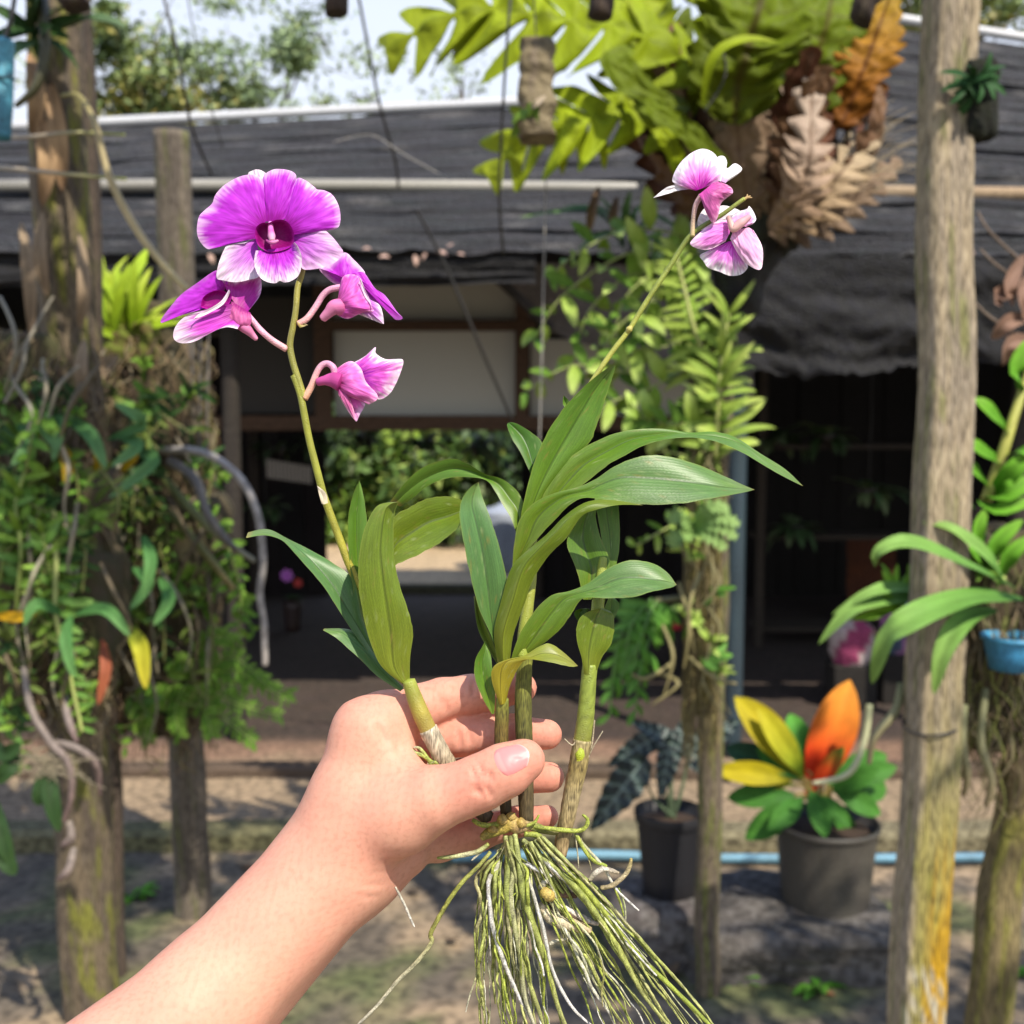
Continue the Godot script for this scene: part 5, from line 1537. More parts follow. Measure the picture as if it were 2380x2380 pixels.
	t = thing("strap_orchid", "long arching strap leaves crossing in front of the sunlit post", "orchid", P(1910, 1120, 1.9))
	for k in [[[1915, 1110, 1.85, 1830, 1070, 1.74, 1720, 1025, 1.70, 1660, 1040, 1.70, 1650, 1070, 1.72], 0.030], [[1930, 1130, 1.85, 1830, 1130, 1.74, 1720, 1170, 1.68, 1670, 1215, 1.70, 1645, 1290, 1.74], 0.046], [[1790, 1130, 1.95, 1700, 1110, 1.9, 1640, 1120, 1.88, 1570, 1160, 1.9], 0.026], [[1780, 1140, 1.95, 1690, 1130, 1.9, 1610, 1150, 1.88, 1545, 1215, 1.9], 0.034], [[1880, 1150, 1.85, 1820, 1170, 1.76, 1780, 1230, 1.74, 1762, 1310, 1.75], 0.036], [[1900, 1130, 1.85, 1870, 1060, 1.80, 1800, 1000, 1.8, 1740, 985, 1.82], 0.026]]:
		part(ribbon(dpath(k[0]), k[1], Vector3(-0.1, 0.9, 0.7), [lin("4c7c34"), lin("74a44c"), lin("8cb45c"), lin("7c9c4c")], 0.42, 0.35), "leaf", M.back_leaf, t)
	tuft(t, P(1700, 1140, 1.92), 10, fresh, 0.09, Vector3(-0.3, 0.6, 0.2), 0.8)
	t = thing("epiphyte_mass", "brown root mass with pale moss at the picture's right edge", "epiphyte", P(1890, 1180, 2.0))
	for k in [[1880, 1080, 0.10, 0.14], [1900, 1180, 0.12, 0.18], [1890, 1290, 0.11, 0.16], [1930, 1100, 0.1, 0.2], [1870, 1350, 0.06, 0.12]]:
		moss_lump(t, P(k[0], k[1], 2.0), Vector3(k[2] * 1.4, k[3], k[2] * 1.3), lin("5c5038"), lin("4c4c2c"), k[1] * 0.017)
	root_mat(t, P(1890, 1040, 1.98), P(1880, 1380, 1.98), 0.085, 420, [lin("8a7858"), lin("a09470"), lin("6a5a44"), lin("8c9048")], 0.002)
	tuft(t, P(1850, 1060, 1.92), 26, light, 0.05, Vector3(-0.2, 0.3, 0.6), 1.0)
	for k in [[1700, 1290, 1690, 1340, 1650, 1390, 1640, 1440], [1860, 1300, 1850, 1400, 1870, 1470, 1860, 1520], [1820, 1330, 1815, 1400, 1825, 1460, 1818, 1500]]:
		part(tube_mesh(dpath([k[0], k[1], 1.9, k[2], k[3], 1.88, k[4], k[5], 1.88, k[6], k[7], 1.9]), [0.006, 0.008, 0.007, 0.004], [lin("7c8058"), lin("98946c"), lin("a89878")], 8, 5, 0.12), "aerial_root", M.root, t)
	# blue plastic cup tied among them
	t = thing("plastic_cup", "bright blue plastic pot edge among the roots at the right edge", "cup", P(1905, 1240, 1.9))
	part(lathe(P(1908, 1262, 1.88), [[0.0, 0.0], [0.036, 0.0], [0.042, 0.03], [0.047, 0.052], [0.051, 0.052], [0.051, 0.058], [0.045, 0.058], [0.038, 0.02], [0.0, 0.02]], [lin("3a88b8"), lin("4aa0d0"), lin("58b0dc"), lin("2a5a78")], 26), "cup_body", M.plastic, t)


# ---------------------------------------------------------------- hanging things overhead
func build_hanging_things() -> void:
	whole()
	# overhead poles that carry what hangs; they run above the picture
	var bar := thing("overhead_pole", "long pole running overhead above the hanging wood block", "pole", Vector3(-1.35, 2.45, -2.1))
	part(tube_mesh([Vector3(-1.35, 2.47, -2.4), Vector3(0.0, 2.52, -2.1), Vector3(1.6, 2.5, -1.9)], [0.022, 0.02], [lin("7a6a54"), lin("8a7a60")], 10, 8, 0.06), "pole", M.wood, bar)
	# leafy vines added overhead, out of view, to dapple the posts and the ground
	var vr := RandomNumberGenerator.new()
	vr.seed = 5
	for k in [[Vector3(-0.3, 2.86, -1.55), Vector3(0.9, 0.16, 0.55), 420, "unseen leafy vine added overhead to dapple the corner posts"], [Vector3(2.15, 2.9, -0.75), Vector3(0.55, 0.16, 0.5), 260, "unseen leafy vine added overhead beyond the sunlit post to dapple the ground"]]:
		var v := thing("added_overhead_vine", k[3], "vine", k[0], "unseen vines added overhead")
		var vb := Mb.new()
		for i in 7:
			var c: Vector3 = k[0]
			var r0: Vector3 = k[1]
			tube(vb, smooth_path([c + Vector3(-r0.x, 0, vr.randf_range(-1, 1) * r0.z), c + Vector3(0, 0.05, vr.randf_range(-1, 1) * r0.z), c + Vector3(r0.x, 0, vr.randf_range(-1, 1) * r0.z)], 5), [0.008], [lin("5c5040")], 6)
		part(vb.mesh(), "stems", M.bark, v)
		var lb := Mb.new()
		leaf_cloud(lb, k[0], k[1], k[2], 0.13, [lin("5c7c30"), lin("6c8c38")], vr, 22)
		part(lb.mesh(), "foliage", M.foliage, v)
	# wood block on a wire
	var t := thing("wood_block", "weathered wood block hanging on a wire in front of the pale sky", "block", P(1018, 265, 2.0))
	var a := P(1016, 262, 2.0)
	var b := P(1012, 78, 2.0)
	part(log_mesh(a, b, 0.030, 0.028, [lin("94886c"), lin("7c7060"), lin("54503c")], 0.08, 41.0, 0.07, 28, 40, 1.0), "block", M.bark, t)
	part(tube_mesh([b, b + Vector3(-0.02, 0.35, -0.05)], [0.0015], [lin("4a4640")], 5, 2), "wire", M.metal, t)
	part(ribbon(dpath([1000, 205, 1.96, 1012, 195, 1.95, 1030, 180, 1.96]), 0.01, Vector3(0, 0, 1), [lin("b8a890")], 0.5), "dry_leaf", M.dry_leaf, t)
	var gm := blade(0.4, 0.8, 0.3, [lin("5c7c2c"), lin("74923c")], 6, 3)
	tuft(t, P(998, 205, 1.97), 8, [gm], 0.05, Vector3(-0.3, -0.6, 0.3), 0.7)
	# blunt ends of sticks pointing down into view
	for k in [[118, -60, 140, 18, 0.020, "dark stick end poking down at the top of the corner post"], [625, -90, 636, 26, 0.018, "dark stick end poking down into the sky beside the tree crowns"], [1142, -80, 1132, 34, 0.019, "dark stick end poking down in front of the fern's lime frond"], [1672, -40, 1618, 36, 0.019, "dark slanting stick end beside the orange fern frond"]]:
		var p0 := P(k[0], k[1], 1.7)
		var p1 := P(k[2], k[3], 1.7)
		var far := p0 + (p0 - p1) * 1.5
		var s := thing("hanging_stick", k[5], "stick", p1, "stick ends hanging into view")
		part(log_mesh(p1, far, k[4], k[4], [lin("3c3028"), lin("4a3c32"), lin("5a5040")], 0.05, k[0] * 0.1, 0.06, 14, 12), "stick", M.wood, s)
	# blue pipe at the corner
	t = thing("blue_pipe", "short length of sea blue plastic pipe hanging at the top left corner", "pipe", P(4, 270, 1.9))
	part(tube_mesh(dpath([2, 262, 1.95, 3, 200, 1.95, 5, 130, 1.95, 6, 78, 1.95]), [0.016, 0.019, 0.019, 0.019], [lin("3c8098"), lin("58a4bc"), lin("60acc4")], 16, 6, 0.02, 0.2, 12.0), "pipe", M.plastic, t)
	part(tube_mesh(dpath([-14, 142, 1.93, 5, 146, 1.928, 22, 143, 1.93]), [0.003], [lin("2c4c58")], 6, 3), "band", M.metal, t)
	part(tube_mesh(dpath([6, 80, 1.95, 20, 40, 1.95, 30, -20, 1.95]), [0.004], [lin("4a463e")], 6, 3), "wire", M.metal, t)
	# slack wires
	var wires := [
		[[300, -40, 3.0, 335, 100, 3.0, 362, 240, 3.2, 400, 330, 3.4], 0.0045, "dark slack wire crossing the tree crowns down to the roof"],
		[[348, -40, 3.2, 380, 130, 3.3, 420, 280, 3.5], 0.0022, "thin wire just beside the thicker one over the tree crowns"],
		[[672, -30, 3.2, 715, 190, 3.4, 745, 300, 3.6, 752, 355, 3.7], 0.0045, "dark wire running down the sky to the pipe on the roof"],
		[[965, -30, 2.2, 952, 150, 2.2, 942, 360, 2.3, 950, 480, 2.4], 0.003, "dark wire hanging beside the wood block"],
		[[786, 395, 3.8, 840, 500, 3.9, 900, 640, 4.0, 965, 790, 4.2], 0.006, "dark taut wire slanting in front of the grey boards"],
		[[1030, 330, 2.5, 1025, 560, 2.5, 1018, 830, 2.5], 0.0018, "fine pale string hanging straight down beside the trailing plant"],
		[[630, 268, 3.0, 700, 255, 3.0, 760, 290, 3.0, 850, 340, 3.0], 0.0016, "thin pale looping twig in front of the roof"],
		[[1300, -20, 2.3, 1370, 120, 2.3, 1330, 210, 2.3], 0.002, "thin wire in front of the fern's broad frond"]]
	for w in wires:
		var o := part(tube_mesh(dpath(w[0]), [w[1]], [lin("3a3836") if not w[2].contains("pale") else lin("a8a49c")], 5, 6), numbered("wire"), M.metal, self)
		tag(o, w[2], "wire", "wires and strings about the rack")
	# nylon lines on the grey post
	for k in [[360, 560, 366, 850, "closest to it"], [378, 600, 376, 860, "middle one of the three"], [394, 600, 390, 900, "farthest from it and longest"]]:
		var o := part(tube_mesh(dpath([k[0], k[1], 3.0, (k[0] + k[2]) * 0.5, (k[1] + k[3]) * 0.5, 3.0, k[2], k[3], 3.0]), [0.0022], [lin("7c7a78")], 5, 3), numbered("wire"), M.metal, self)
		tag(o, "fine grey nylon line hanging beside the grey post, " + k[4], "wire", "nylon lines beside the grey post")


# ---------------------------------------------------------------- the hand and forearm
# joints on the tracing sheet: x, y, mm towards the eye, radius in mm
func J(x: float, y: float, mm: float, r: float) -> Array:
	return [Q(x, y, mm), r * 0.001]


var hand_verts := PackedVector3Array()


func build_person() -> void:
	sheet(700, 1500, 2.76)
	var elbow := J(-1750, 3330, 80, 29)
	var fore := J(-600, 2265, 30, 21.5)
	var wrist := J(215, 1395, 2, 22)
	var wrist2 := J(330, 1330, -6, 19)
	var groups := []
	# palm, wrist and forearm: soft joins
	groups.append([0.007, [
		[elbow, fore], [fore, wrist], [J(-490, 2370, 18, 18), J(280, 1440, -10, 17.5)],
		[wrist, J(330, 1010, 2, 16.5)], [J(330, 1010, 2, 16.5), J(455, 575, -3, 14.6)],
		[J(455, 575, -3, 14.6), J(560, 480, -6, 10.5)],
		[wrist2, J(470, 760, -14, 14)], [wrist2, J(520, 960, -20, 13)], [J(330, 1400, -8, 19), J(610, 1270, -12, 14.5)],
		[J(330, 1200, 4, 18), J(640, 1075, 12, 14.0)],
		[J(640, 1075, 12, 14.0), J(845, 985, 17, 11.3)],
		[J(540, 640, -2, 9.5), J(650, 860, 8, 9.0)]]])
	# thumb
	groups.append([0.004, [
		[J(700, 1050, 13, 12.5), J(850, 985, 17, 11.0)], [J(850, 985, 17, 11.0), J(1030, 930, 18.5, 9.6)],
		[J(1030, 930, 18.5, 9.6), J(1170, 872, 19.5, 9.5)], [J(1170, 872, 19.5, 9.5), J(1300, 800, 20, 8.7)],
		[J(1300, 800, 20, 8.7), J(1432, 738, 19.2, 7.1)], [J(1330, 800, 19, 8.3), J(1425, 735, 17.0, 6.6)]]])
	# index, middle, ring and little finger
	groups.append([0.003, [
		[J(560, 470, -6, 10.5), J(760, 400, -9, 8.8)], [J(760, 400, -9, 8.8), J(905, 345, -11, 7.9)],
		[J(905, 345, -11, 7.9), J(1080, 312, -11, 7.2)], [J(1080, 312, -11, 7.2), J(1240, 292, -11, 6.9)], [J(1240, 292, -11, 6.9), J(1415, 272, -11, 6.0)]]])
	groups.append([0.003, [
		[J(500, 690, -16, 11), J(780, 620, -14, 8.6)], [J(780, 620, -14, 8.6), J(1045, 575, -12.5, 7.6)],
		[J(1045, 575, -12.5, 7.6), J(1210, 563, -11.5, 7.0)], [J(1210, 563, -11.5, 7.0), J(1360, 562, -10.5, 6.9)], [J(1360, 562, -10.5, 6.9), J(1578, 572, -9, 5.9)]]])
	groups.append([0.003, [
		[J(540, 930, -22, 11), J(800, 880, -18, 8.4)], [J(800, 880, -18, 8.4), J(1060, 850, -15, 7.2)],
		[J(1060, 850, -15, 7.2), J(1380, 843, -11, 6.6)], [J(1380, 843, -11, 6.6), J(1592, 846, -9.5, 5.9)]]])
	groups.append([0.003, [
		[J(600, 1200, -20, 12), J(880, 1235, -18, 9.0)], [J(880, 1235, -18, 9.0), J(1120, 1205, -16, 7.0)],
		[J(1120, 1205, -16, 7.0), J(1390, 1130, -13, 5.6)], [J(1390, 1130, -13, 5.6), J(1578, 1098, -11.5, 4.6)]]])

	var me := Node3D.new()
	me.name = "person"
	add_child(me)
	me.position = elbow[0]
	tag(me, "bare left hand and forearm reaching in from below to grip the orchid stems", "person")

	# creases: a, b on the sheet, mm, depth mm, half width mm
	var creases := []
	for k in [[1085, 770, 1130, 870], [1130, 745, 1180, 860], [1120, 880, 1165, 980], [1170, 880, 1230, 990], [1200, 800, 1225, 880], [1100, 900, 1130, 960]]:
		creases.append([Q(k[0], k[1], 29), Q(k[2], k[3], 29), 0.0012, 0.0013])
	for k in [[880, 300, 885, 400], [915, 320, 930, 430], [1010, 540, 1020, 660], [1070, 530, 1085, 640], [1100, 220, 1100, 330], [1360, 490, 1365, 640], [1385, 770, 1390, 920]]:
		creases.append([Q(k[0], k[1], -4), Q(k[2], k[3], -5), 0.0012, 0.0014])
	for k in [[560, 540, 690, 780], [690, 780, 760, 800], [590, 470, 700, 700], [480, 500, 560, 660]]:
		creases.append([Q(k[0], k[1], 9), Q(k[2], k[3], 12), 0.0016, 0.0022])
	for k in [[640, 1180, 870, 1165], [560, 1240, 860, 1210], [520, 1330, 840, 1290], [500, 1400, 800, 1370], [430, 1470, 740, 1440], [380, 1540, 650, 1530], [300, 1600, 560, 1620]]:
		creases.append([Q(k[0], k[1], 22), Q(k[2], k[3], 14), 0.0006, 0.0017])
	var hand := field_mesh(groups, 0.00105, 0.0024, creases)
	part(hand, "hand_and_forearm", M.skin, me)

	# thumbnail laid on the thumb's rounded back
	var a := Q(1265, 815, 20)
	var b := Q(1440, 732, 19.2)
	var ax := (b - a).normalized()
	var face := (cam_xf.basis.z * 0.86 + cam_xf.basis.y * 0.5 - cam_xf.basis.x * 0.10)
	face = (face - ax * face.dot(ax)).normalized()
	var side := ax.cross(face)
	var near := []
	for q in hand_verts:
		if q.distance_to(b) < 0.026:
			near.append(q)
	var rows := []
	var cols := []
	for j in 17:
		var t := j / 16.0
		var row := PackedVector3Array()
		var cr := PackedColorArray()
		for i in 15:
			var u := i / 14.0 * 2.0 - 1.0
			var tt := t
			# rounded cuticle end and rounded free edge
			tt = lerpf(0.10 * u * u, 1.0 - 0.20 * u * u, t)
			var ang := u * 0.62 * (0.97 if t > 0.1 else 0.9)
			var o := a.lerp(b, tt * 1.16 + 0.04)
			var dir := (face * cos(ang) + side * sin(ang)).normalized()
			var r := 0.006
			for q in near:
				var w: Vector3 = q - o
				var along := w.dot(dir)
				if along > r and (w - dir * along).length() < 0.0014:
					r = along
			var sink := 0.0005 * pow(absf(u), 6.0) + 0.0005 * (1.0 - smoothstep(0.0, 0.10, t))
			var p: Vector3 = o + dir * (r + 0.00035 - sink)
			row.append(p)
			var col := lin("d88a88").lerp(lin("e0b4ac"), smoothstep(0.93, 0.99, t))
			if t < 0.2 and absf(u) < 0.6:
				col = col.lerp(lin("e0a49c"), 0.5)
			cr.append(col)
		rows.append(row)
		cols.append(cr)
	var mb := Mb.new()
	mb.grid(rows, cols)
	part(mb.mesh(), "thumbnail", M.nail, me)


# Surface nets over a field of tapered capsules. Each group joins softly inside itself, groups join with a tighter radius.
func field_mesh(groups: Array, cell: float, join: float, creases: Array) -> ArrayMesh:
	var lo := Vector3.ONE * 1e9
	var hi := -lo
	for g in groups:
		for bone in g[1]:
			for e in bone:
				var r: float = e[1] + 0.012
				lo = lo.min(e[0] - Vector3.ONE * r)
				hi = hi.max(e[0] + Vector3.ONE * r)
	var nx := int((hi.x - lo.x) / cell) + 2
	var ny := int((hi.y - lo.y) / cell) + 2
	var nk := int((hi.z - lo.z) / cell) + 2
	var total := nx * ny * nk
	var far := 1.0
	var main := PackedFloat32Array()
	main.resize(total)
	main.fill(far)
	for g in groups:
		var k: float = g[0]
		var touched := {}
		var temp := PackedFloat32Array()
		temp.resize(total)
		temp.fill(far)
		for bone in g[1]:
			var a: Vector3 = bone[0][0]
			var b: Vector3 = bone[1][0]
			var ra: float = bone[0][1]
			var rb: float = bone[1][1]
			var reach := maxf(ra, rb) + k + cell * 2.5
			var ab := b - a
			var inv := 1.0 / maxf(ab.length_squared(), 1e-12)
			var l := ((a.min(b) - Vector3.ONE * reach - lo) / cell).floor()
			var h := ((a.max(b) + Vector3.ONE * reach - lo) / cell).ceil()
			for z in range(maxi(0, int(l.z)), mini(nk, int(h.z) + 1)):
				for y in range(maxi(0, int(l.y)), mini(ny, int(h.y) + 1)):
					var row := (z * ny + y) * nx
					# the stretch of this row that can lie near the bone
					for x in range(maxi(0, int(l.x)), mini(nx, int(h.x) + 1)):
						var p := lo + Vector3(x, y, z) * cell
						var t := clampf((p - a).dot(ab) * inv, 0.0, 1.0)
						var d := (p - a - ab * t).length() - lerpf(ra, rb, t)
						if d > k + cell * 2.5:
							continue
						var o := temp[row + x]
						if o >= far:
							temp[row + x] = d
						else:
							var hh := maxf(k - absf(o - d), 0.0) / k
							temp[row + x] = minf(o, d) - hh * hh * k * 0.25
		for i in total:
			var d := temp[i]
			if d < far:
				var o := main[i]
				if o >= far:
					main[i] = d
				else:
					var hh := maxf(join - absf(o - d), 0.0) / join
					main[i] = minf(o, d) - hh * hh * join * 0.25
	# one vertex in each cell that the surface crosses
	var mb := Mb.new()
	var vid := PackedInt32Array()
	vid.resize(total)
	vid.fill(-1)
	var offs := [0, 1, nx, nx + 1, nx * ny, nx * ny + 1, nx * ny + nx, nx * ny + nx + 1]
	for z in nk - 1:
		for y in ny - 1:
			var row := (z * ny + y) * nx
			for x in nx - 1:
				var i := row + x
				var d0 := main[i]
				if d0 > 0.004 or d0 < -0.004:
					continue
				var neg := 0
				for q in 8:
					if main[i + offs[q]] < 0.0:
						neg += 1
				if neg == 0 or neg == 8:
					continue
				var sum := Vector3.ZERO
				var cnt := 0
				for e in [[0, 1], [2, 3], [4, 5], [6, 7], [0, 2], [1, 3], [4, 6], [5, 7], [0, 4], [1, 5], [2, 6], [3, 7]]:
					var da := main[i + offs[e[0]]]
					var db := main[i + offs[e[1]]]
					if (da < 0.0) != (db < 0.0):
						var t := da / (da - db)
						var pa := Vector3(e[0] & 1, (e[0] >> 1) & 1, (e[0] >> 2) & 1)
						var pb := Vector3(e[1] & 1, (e[1] >> 1) & 1, (e[1] >> 2) & 1)
						sum += pa.lerp(pb, t)
						cnt += 1
				vid[i] = mb.vert(lo + (Vector3(x, y, z) + sum / cnt) * cell)
	for z in range(1, nk - 1):
		for y in range(1, ny - 1):
			var row := (z * ny + y) * nx
			for x in range(1, nx - 1):
				var i := row + x
				if vid[i] < 0:
					continue
				var s := main[i] < 0.0
				if s != (main[i + 1] < 0.0):
					_q(mb, vid, i, i - nx, i - nx - nx * ny, i - nx * ny, s)
				if s != (main[i + nx] < 0.0):
					_q(mb, vid, i, i - nx * ny, i - nx * ny - 1, i - 1, s)
				if s != (main[i + nx * ny] < 0.0):
					_q(mb, vid, i, i - 1, i - 1 - nx, i - nx, s)
	# relax once, then press the creases in and tint
	var acc := PackedVector3Array()
	acc.resize(mb.v.size())
	for turn in 2:
		acc.fill(Vector3.ZERO)
		var num := PackedInt32Array()
		num.resize(mb.v.size())
		for k in range(0, mb.idx.size(), 3):
			for e in 3:
				var a := mb.idx[k + e]
				var b := mb.idx[k + (e + 1) % 3]
				acc[a] += mb.v[b]
				num[a] += 1
		for k in mb.v.size():
			if num[k] > 0:
				mb.v[k] = mb.v[k].lerp(acc[k] / num[k], 0.5)
	var eye := cam_xf.origin
	var pale := lin("d8a48c")
	var pink := lin("d08876")
	var palm := lin("eaa18c")
	sheet(700, 1500, 2.76)
	var tips := [Q(1578, 572, -6), Q(1592, 846, -6), Q(1578, 1098, -8), Q(1420, 272, -8), Q(1450, 735, 22), Q(905, 345, -6), Q(1050, 590, -7), Q(1150, 860, 27)]
	for k in mb.v.size():
		var p := mb.v[k]
		var toward := (eye - p).normalized()
		for cr in creases:
			var a: Vector3 = cr[0]
			var b: Vector3 = cr[1]
			var ab := b - a
			# distance measured across the line of sight, only near that depth
			var t := clampf((p - a).dot(ab) / ab.length_squared(), 0, 1)
			var q := p - a - ab * t
			var across := (q - toward * q.dot(toward)).length()
			if across < cr[3] * 2.5 and absf(q.dot(toward)) < (0.009 if cr[3] < 0.0016 else 0.018):
				var fade := sin(PI * clampf(t * 0.9 + 0.05, 0, 1))
				p -= toward * cr[2] * exp(-across * across / (cr[3] * cr[3] * 0.5)) * fade
		mb.v[k] = p
		var red := 0.0
		for q in tips:
			red = maxf(red, 1.0 - p.distance_to(q) / 0.018)
		var m := 0.5 + 0.9 * nz2.get_noise_3dv(p * 28.0) + 0.35 * nz.get_noise_3dv(p * 95.0)
		var col := pale.lerp(pink, clampf(m * 0.4 + red * 0.5, 0, 1))
		mb.c[k] = col
	hand_verts = mb.v
	return mb.mesh()


func _q(mb: Mb, vid: PackedInt32Array, a: int, b: int, c: int, d: int, flip: bool) -> void:
	if vid[a] < 0 or vid[b] < 0 or vid[c] < 0 or vid[d] < 0:
		return
	if flip:
		mb.quad(vid[a], vid[d], vid[c], vid[b])
	else:
		mb.quad(vid[a], vid[b], vid[c], vid[d])


# ---------------------------------------------------------------- the held orchid
# A leaf from rows of [left x, y, mid x, y, right x, y] traced base to tip, with mm towards the eye for left, mid, right at base and tip.
func traced_leaf(rows: Array, z0: Array, z1: Array, cols: Array, bow := 0.0, fold := 1.6) -> ArrayMesh:
	var rails := [[], [], []]
	var n := rows.size()
	for j in n:
		var r: Array = rows[j]
		var t := float(j) / (n - 1)
		for k in 3:
			var x: float = r[k * 2] if r.size() > 2 else r[0]
			var y: float = r[k * 2 + 1] if r.size() > 2 else r[1]
			var z := lerpf(z0[k], z1[k], t) + bow * sin(PI * t)
			if k == 1:
				z -= fold * sin(PI * clampf(t * 1.05, 0, 1))
			rails[k].append(Q(x, y, z))
	var a := smooth_path(rails[0], 5)
	var b := smooth_path(rails[1], 5)
	var c := smooth_path(rails[2], 5)
	var mb := Mb.new()
	var out := []
	var crow := []
	var sd := rng.randf() * 50.0
	for j in a.size():
		var t := float(j) / (a.size() - 1)
		var row := PackedVector3Array()
		var cr := PackedColorArray()
		for i in 21:
			var u := i / 20.0 * 2.0 - 1.0
			# each half of the blade bows a little, the midrib is a narrow channel
			var h := absf(u)
			var edge: Vector3 = a[j] if u < 0 else c[j]
			var p: Vector3 = b[j].lerp(edge, h * (1.0 + 0.035 * nz2.get_noise_2d(t * 16.0, sd + (9.0 if u < 0 else 0.0))))
			var arch := sin(PI * h) * 0.10
			p += cam_xf.basis.z * arch * (edge - b[j]).length() * 0.6
			row.append(p)
			var col := ramp_col(cols, t)
			var k := 1.0 + 0.16 * nz.get_noise_3d(t * 6.0, u * 2.0, sd) + 0.10 * nz2.get_noise_3d(u * 14.0, t * 2.0, sd + 7.0)
			if h < 0.04:
				k *= 0.55
			elif h < 0.12:
				k *= 1.12
			var cc := Color(col.r * k, col.g * k, col.b * k)
			# small scars, water marks and pale flecks
			var mark := nz.get_noise_3d(t * 34.0, u * 13.0, sd + 31.0)
			if mark > 0.40:
				cc = cc.lerp(lin("8a7c3c"), minf(1.0, (mark - 0.40) * 5.0) * 0.6)
			elif mark < -0.42:
				cc = cc.lerp(lin("a4b078"), minf(1.0, (-0.42 - mark) * 5.0) * 0.5)
			if h > 0.95:
				cc = cc.lerp(lin("8a9840"), 0.4)
			if t > 0.97:
				cc = cc.lerp(lin("a88f4a"), 0.5)
			cr.append(cc)
		out.append(row)
		crow.append(cr)
	mb.grid(out, crow)
	return mb.mesh()


# A petal spread from a base line to a traced outline. style: how the dye runs out towards the edge.
func petal(base: Array, outline: Array, z_base: float, z_edge: float, cup: float, heart: Color, body: Color, rim: Color, fade: float, vein := 1.0, ruffle := 0.5) -> ArrayMesh:
	var b0 := Vector3(base[0], base[1], 0)
	var b1 := Vector3(base[2], base[3], 0)
	var pts := []
	for k in range(0, outline.size(), 2):
		pts.append(Vector3(outline[k], outline[k + 1], 0))
	var path := smooth_path(pts, 7)
	var mb := Mb.new()
	var rows := []
	var cols := []
	var nt := 16
	var sd := rng.randf() * 90.0
	# even spacing along the outline
	for j in nt + 1:
		var t := float(j) / nt
		var row := PackedVector3Array()
		var cr := PackedColorArray()
		for i in path.size():
			var s := float(i) / (path.size() - 1)
			var q: Vector3 = b0.lerp(b1, s).lerp(path[i], t)
			var z := lerpf(z_base, z_edge, t) + cup * sin(PI * t) * sin(PI * s) + ruffle * nz2.get_noise_2d(s * 5.0 + sd, t * 2.0) * t * 1.6
			row.append(Q(q.x, q.y, z))
			var vn := nz2.get_noise_2d(s * 34.0 + sd, t * 1.5) * 0.16 * vein + nz.get_noise_2d(s * 9.0 + sd, t * 6.0) * 0.12
			var w := smoothstep(fade, 1.04, t + vn * 0.5 * (0.4 + t))
			var col := heart.lerp(body, smoothstep(0.02, 0.4, t + vn)).lerp(rim, w * w * 0.4 + w * 0.6)
			var k := 1.0 + 0.32 * nz2.get_noise_2d(s * 40.0 + sd, t * 3.0) * minf(vein, 1.5)
			cr.append(Color(col.r * k, col.g * k, col.b * k))
		rows.append(row)
		cols.append(cr)
	mb.grid(rows, cols)
	return mb.mesh()


# closed bowl: a rim loop sunk towards its centre
func bowl(cx: float, cy: float, rim: Array, z_rim: float, z_in: float, inside: Color, lip: Color) -> ArrayMesh:
	var pts := []
	for k in range(0, rim.size(), 2):
		pts.append(Vector3(rim[k], rim[k + 1], 0))
	pts.append(pts[0])
	var path := smooth_path(pts, 6)
	var rows := []
	var cols := []
	for j in 9:
		var t := j / 8.0
		var row := PackedVector3Array()
		var cr := PackedColorArray()
		for i in path.size():
			var q := Vector3(cx, cy, 0).lerp(path[i], sqrt(t) * 0.98 + 0.02)
			row.append(Q(q.x, q.y, lerpf(z_in, z_rim, t * t)))
			var k := 1.0 + 0.3 * nz2.get_noise_2d(i * 0.5, t * 3.0)
			cr.append(inside.lerp(lip, smoothstep(0.7, 1.0, t)) * k)
		rows.append(row)
		cols.append(cr)
	var mb := Mb.new()
	mb.grid(rows, cols)
	return mb.mesh()


func qpath(flat: Array) -> Array:     # x, y, mm triples
	var out := []
	for k in range(0, flat.size(), 3):
		out.append(Q(flat[k], flat[k + 1], flat[k + 2]))
	return out


func build_orchid() -> void:
	sheet(700, 1500, 2.76)
	var root := thing("orchid_plant", "uprooted purple flowered orchid with bare roots held up in the hand", "orchid", Q(1380, 1160, 2))
	orchid_leaves(root)
	orchid_stems(root)
	orchid_flowers(root)
	orchid_roots(root)


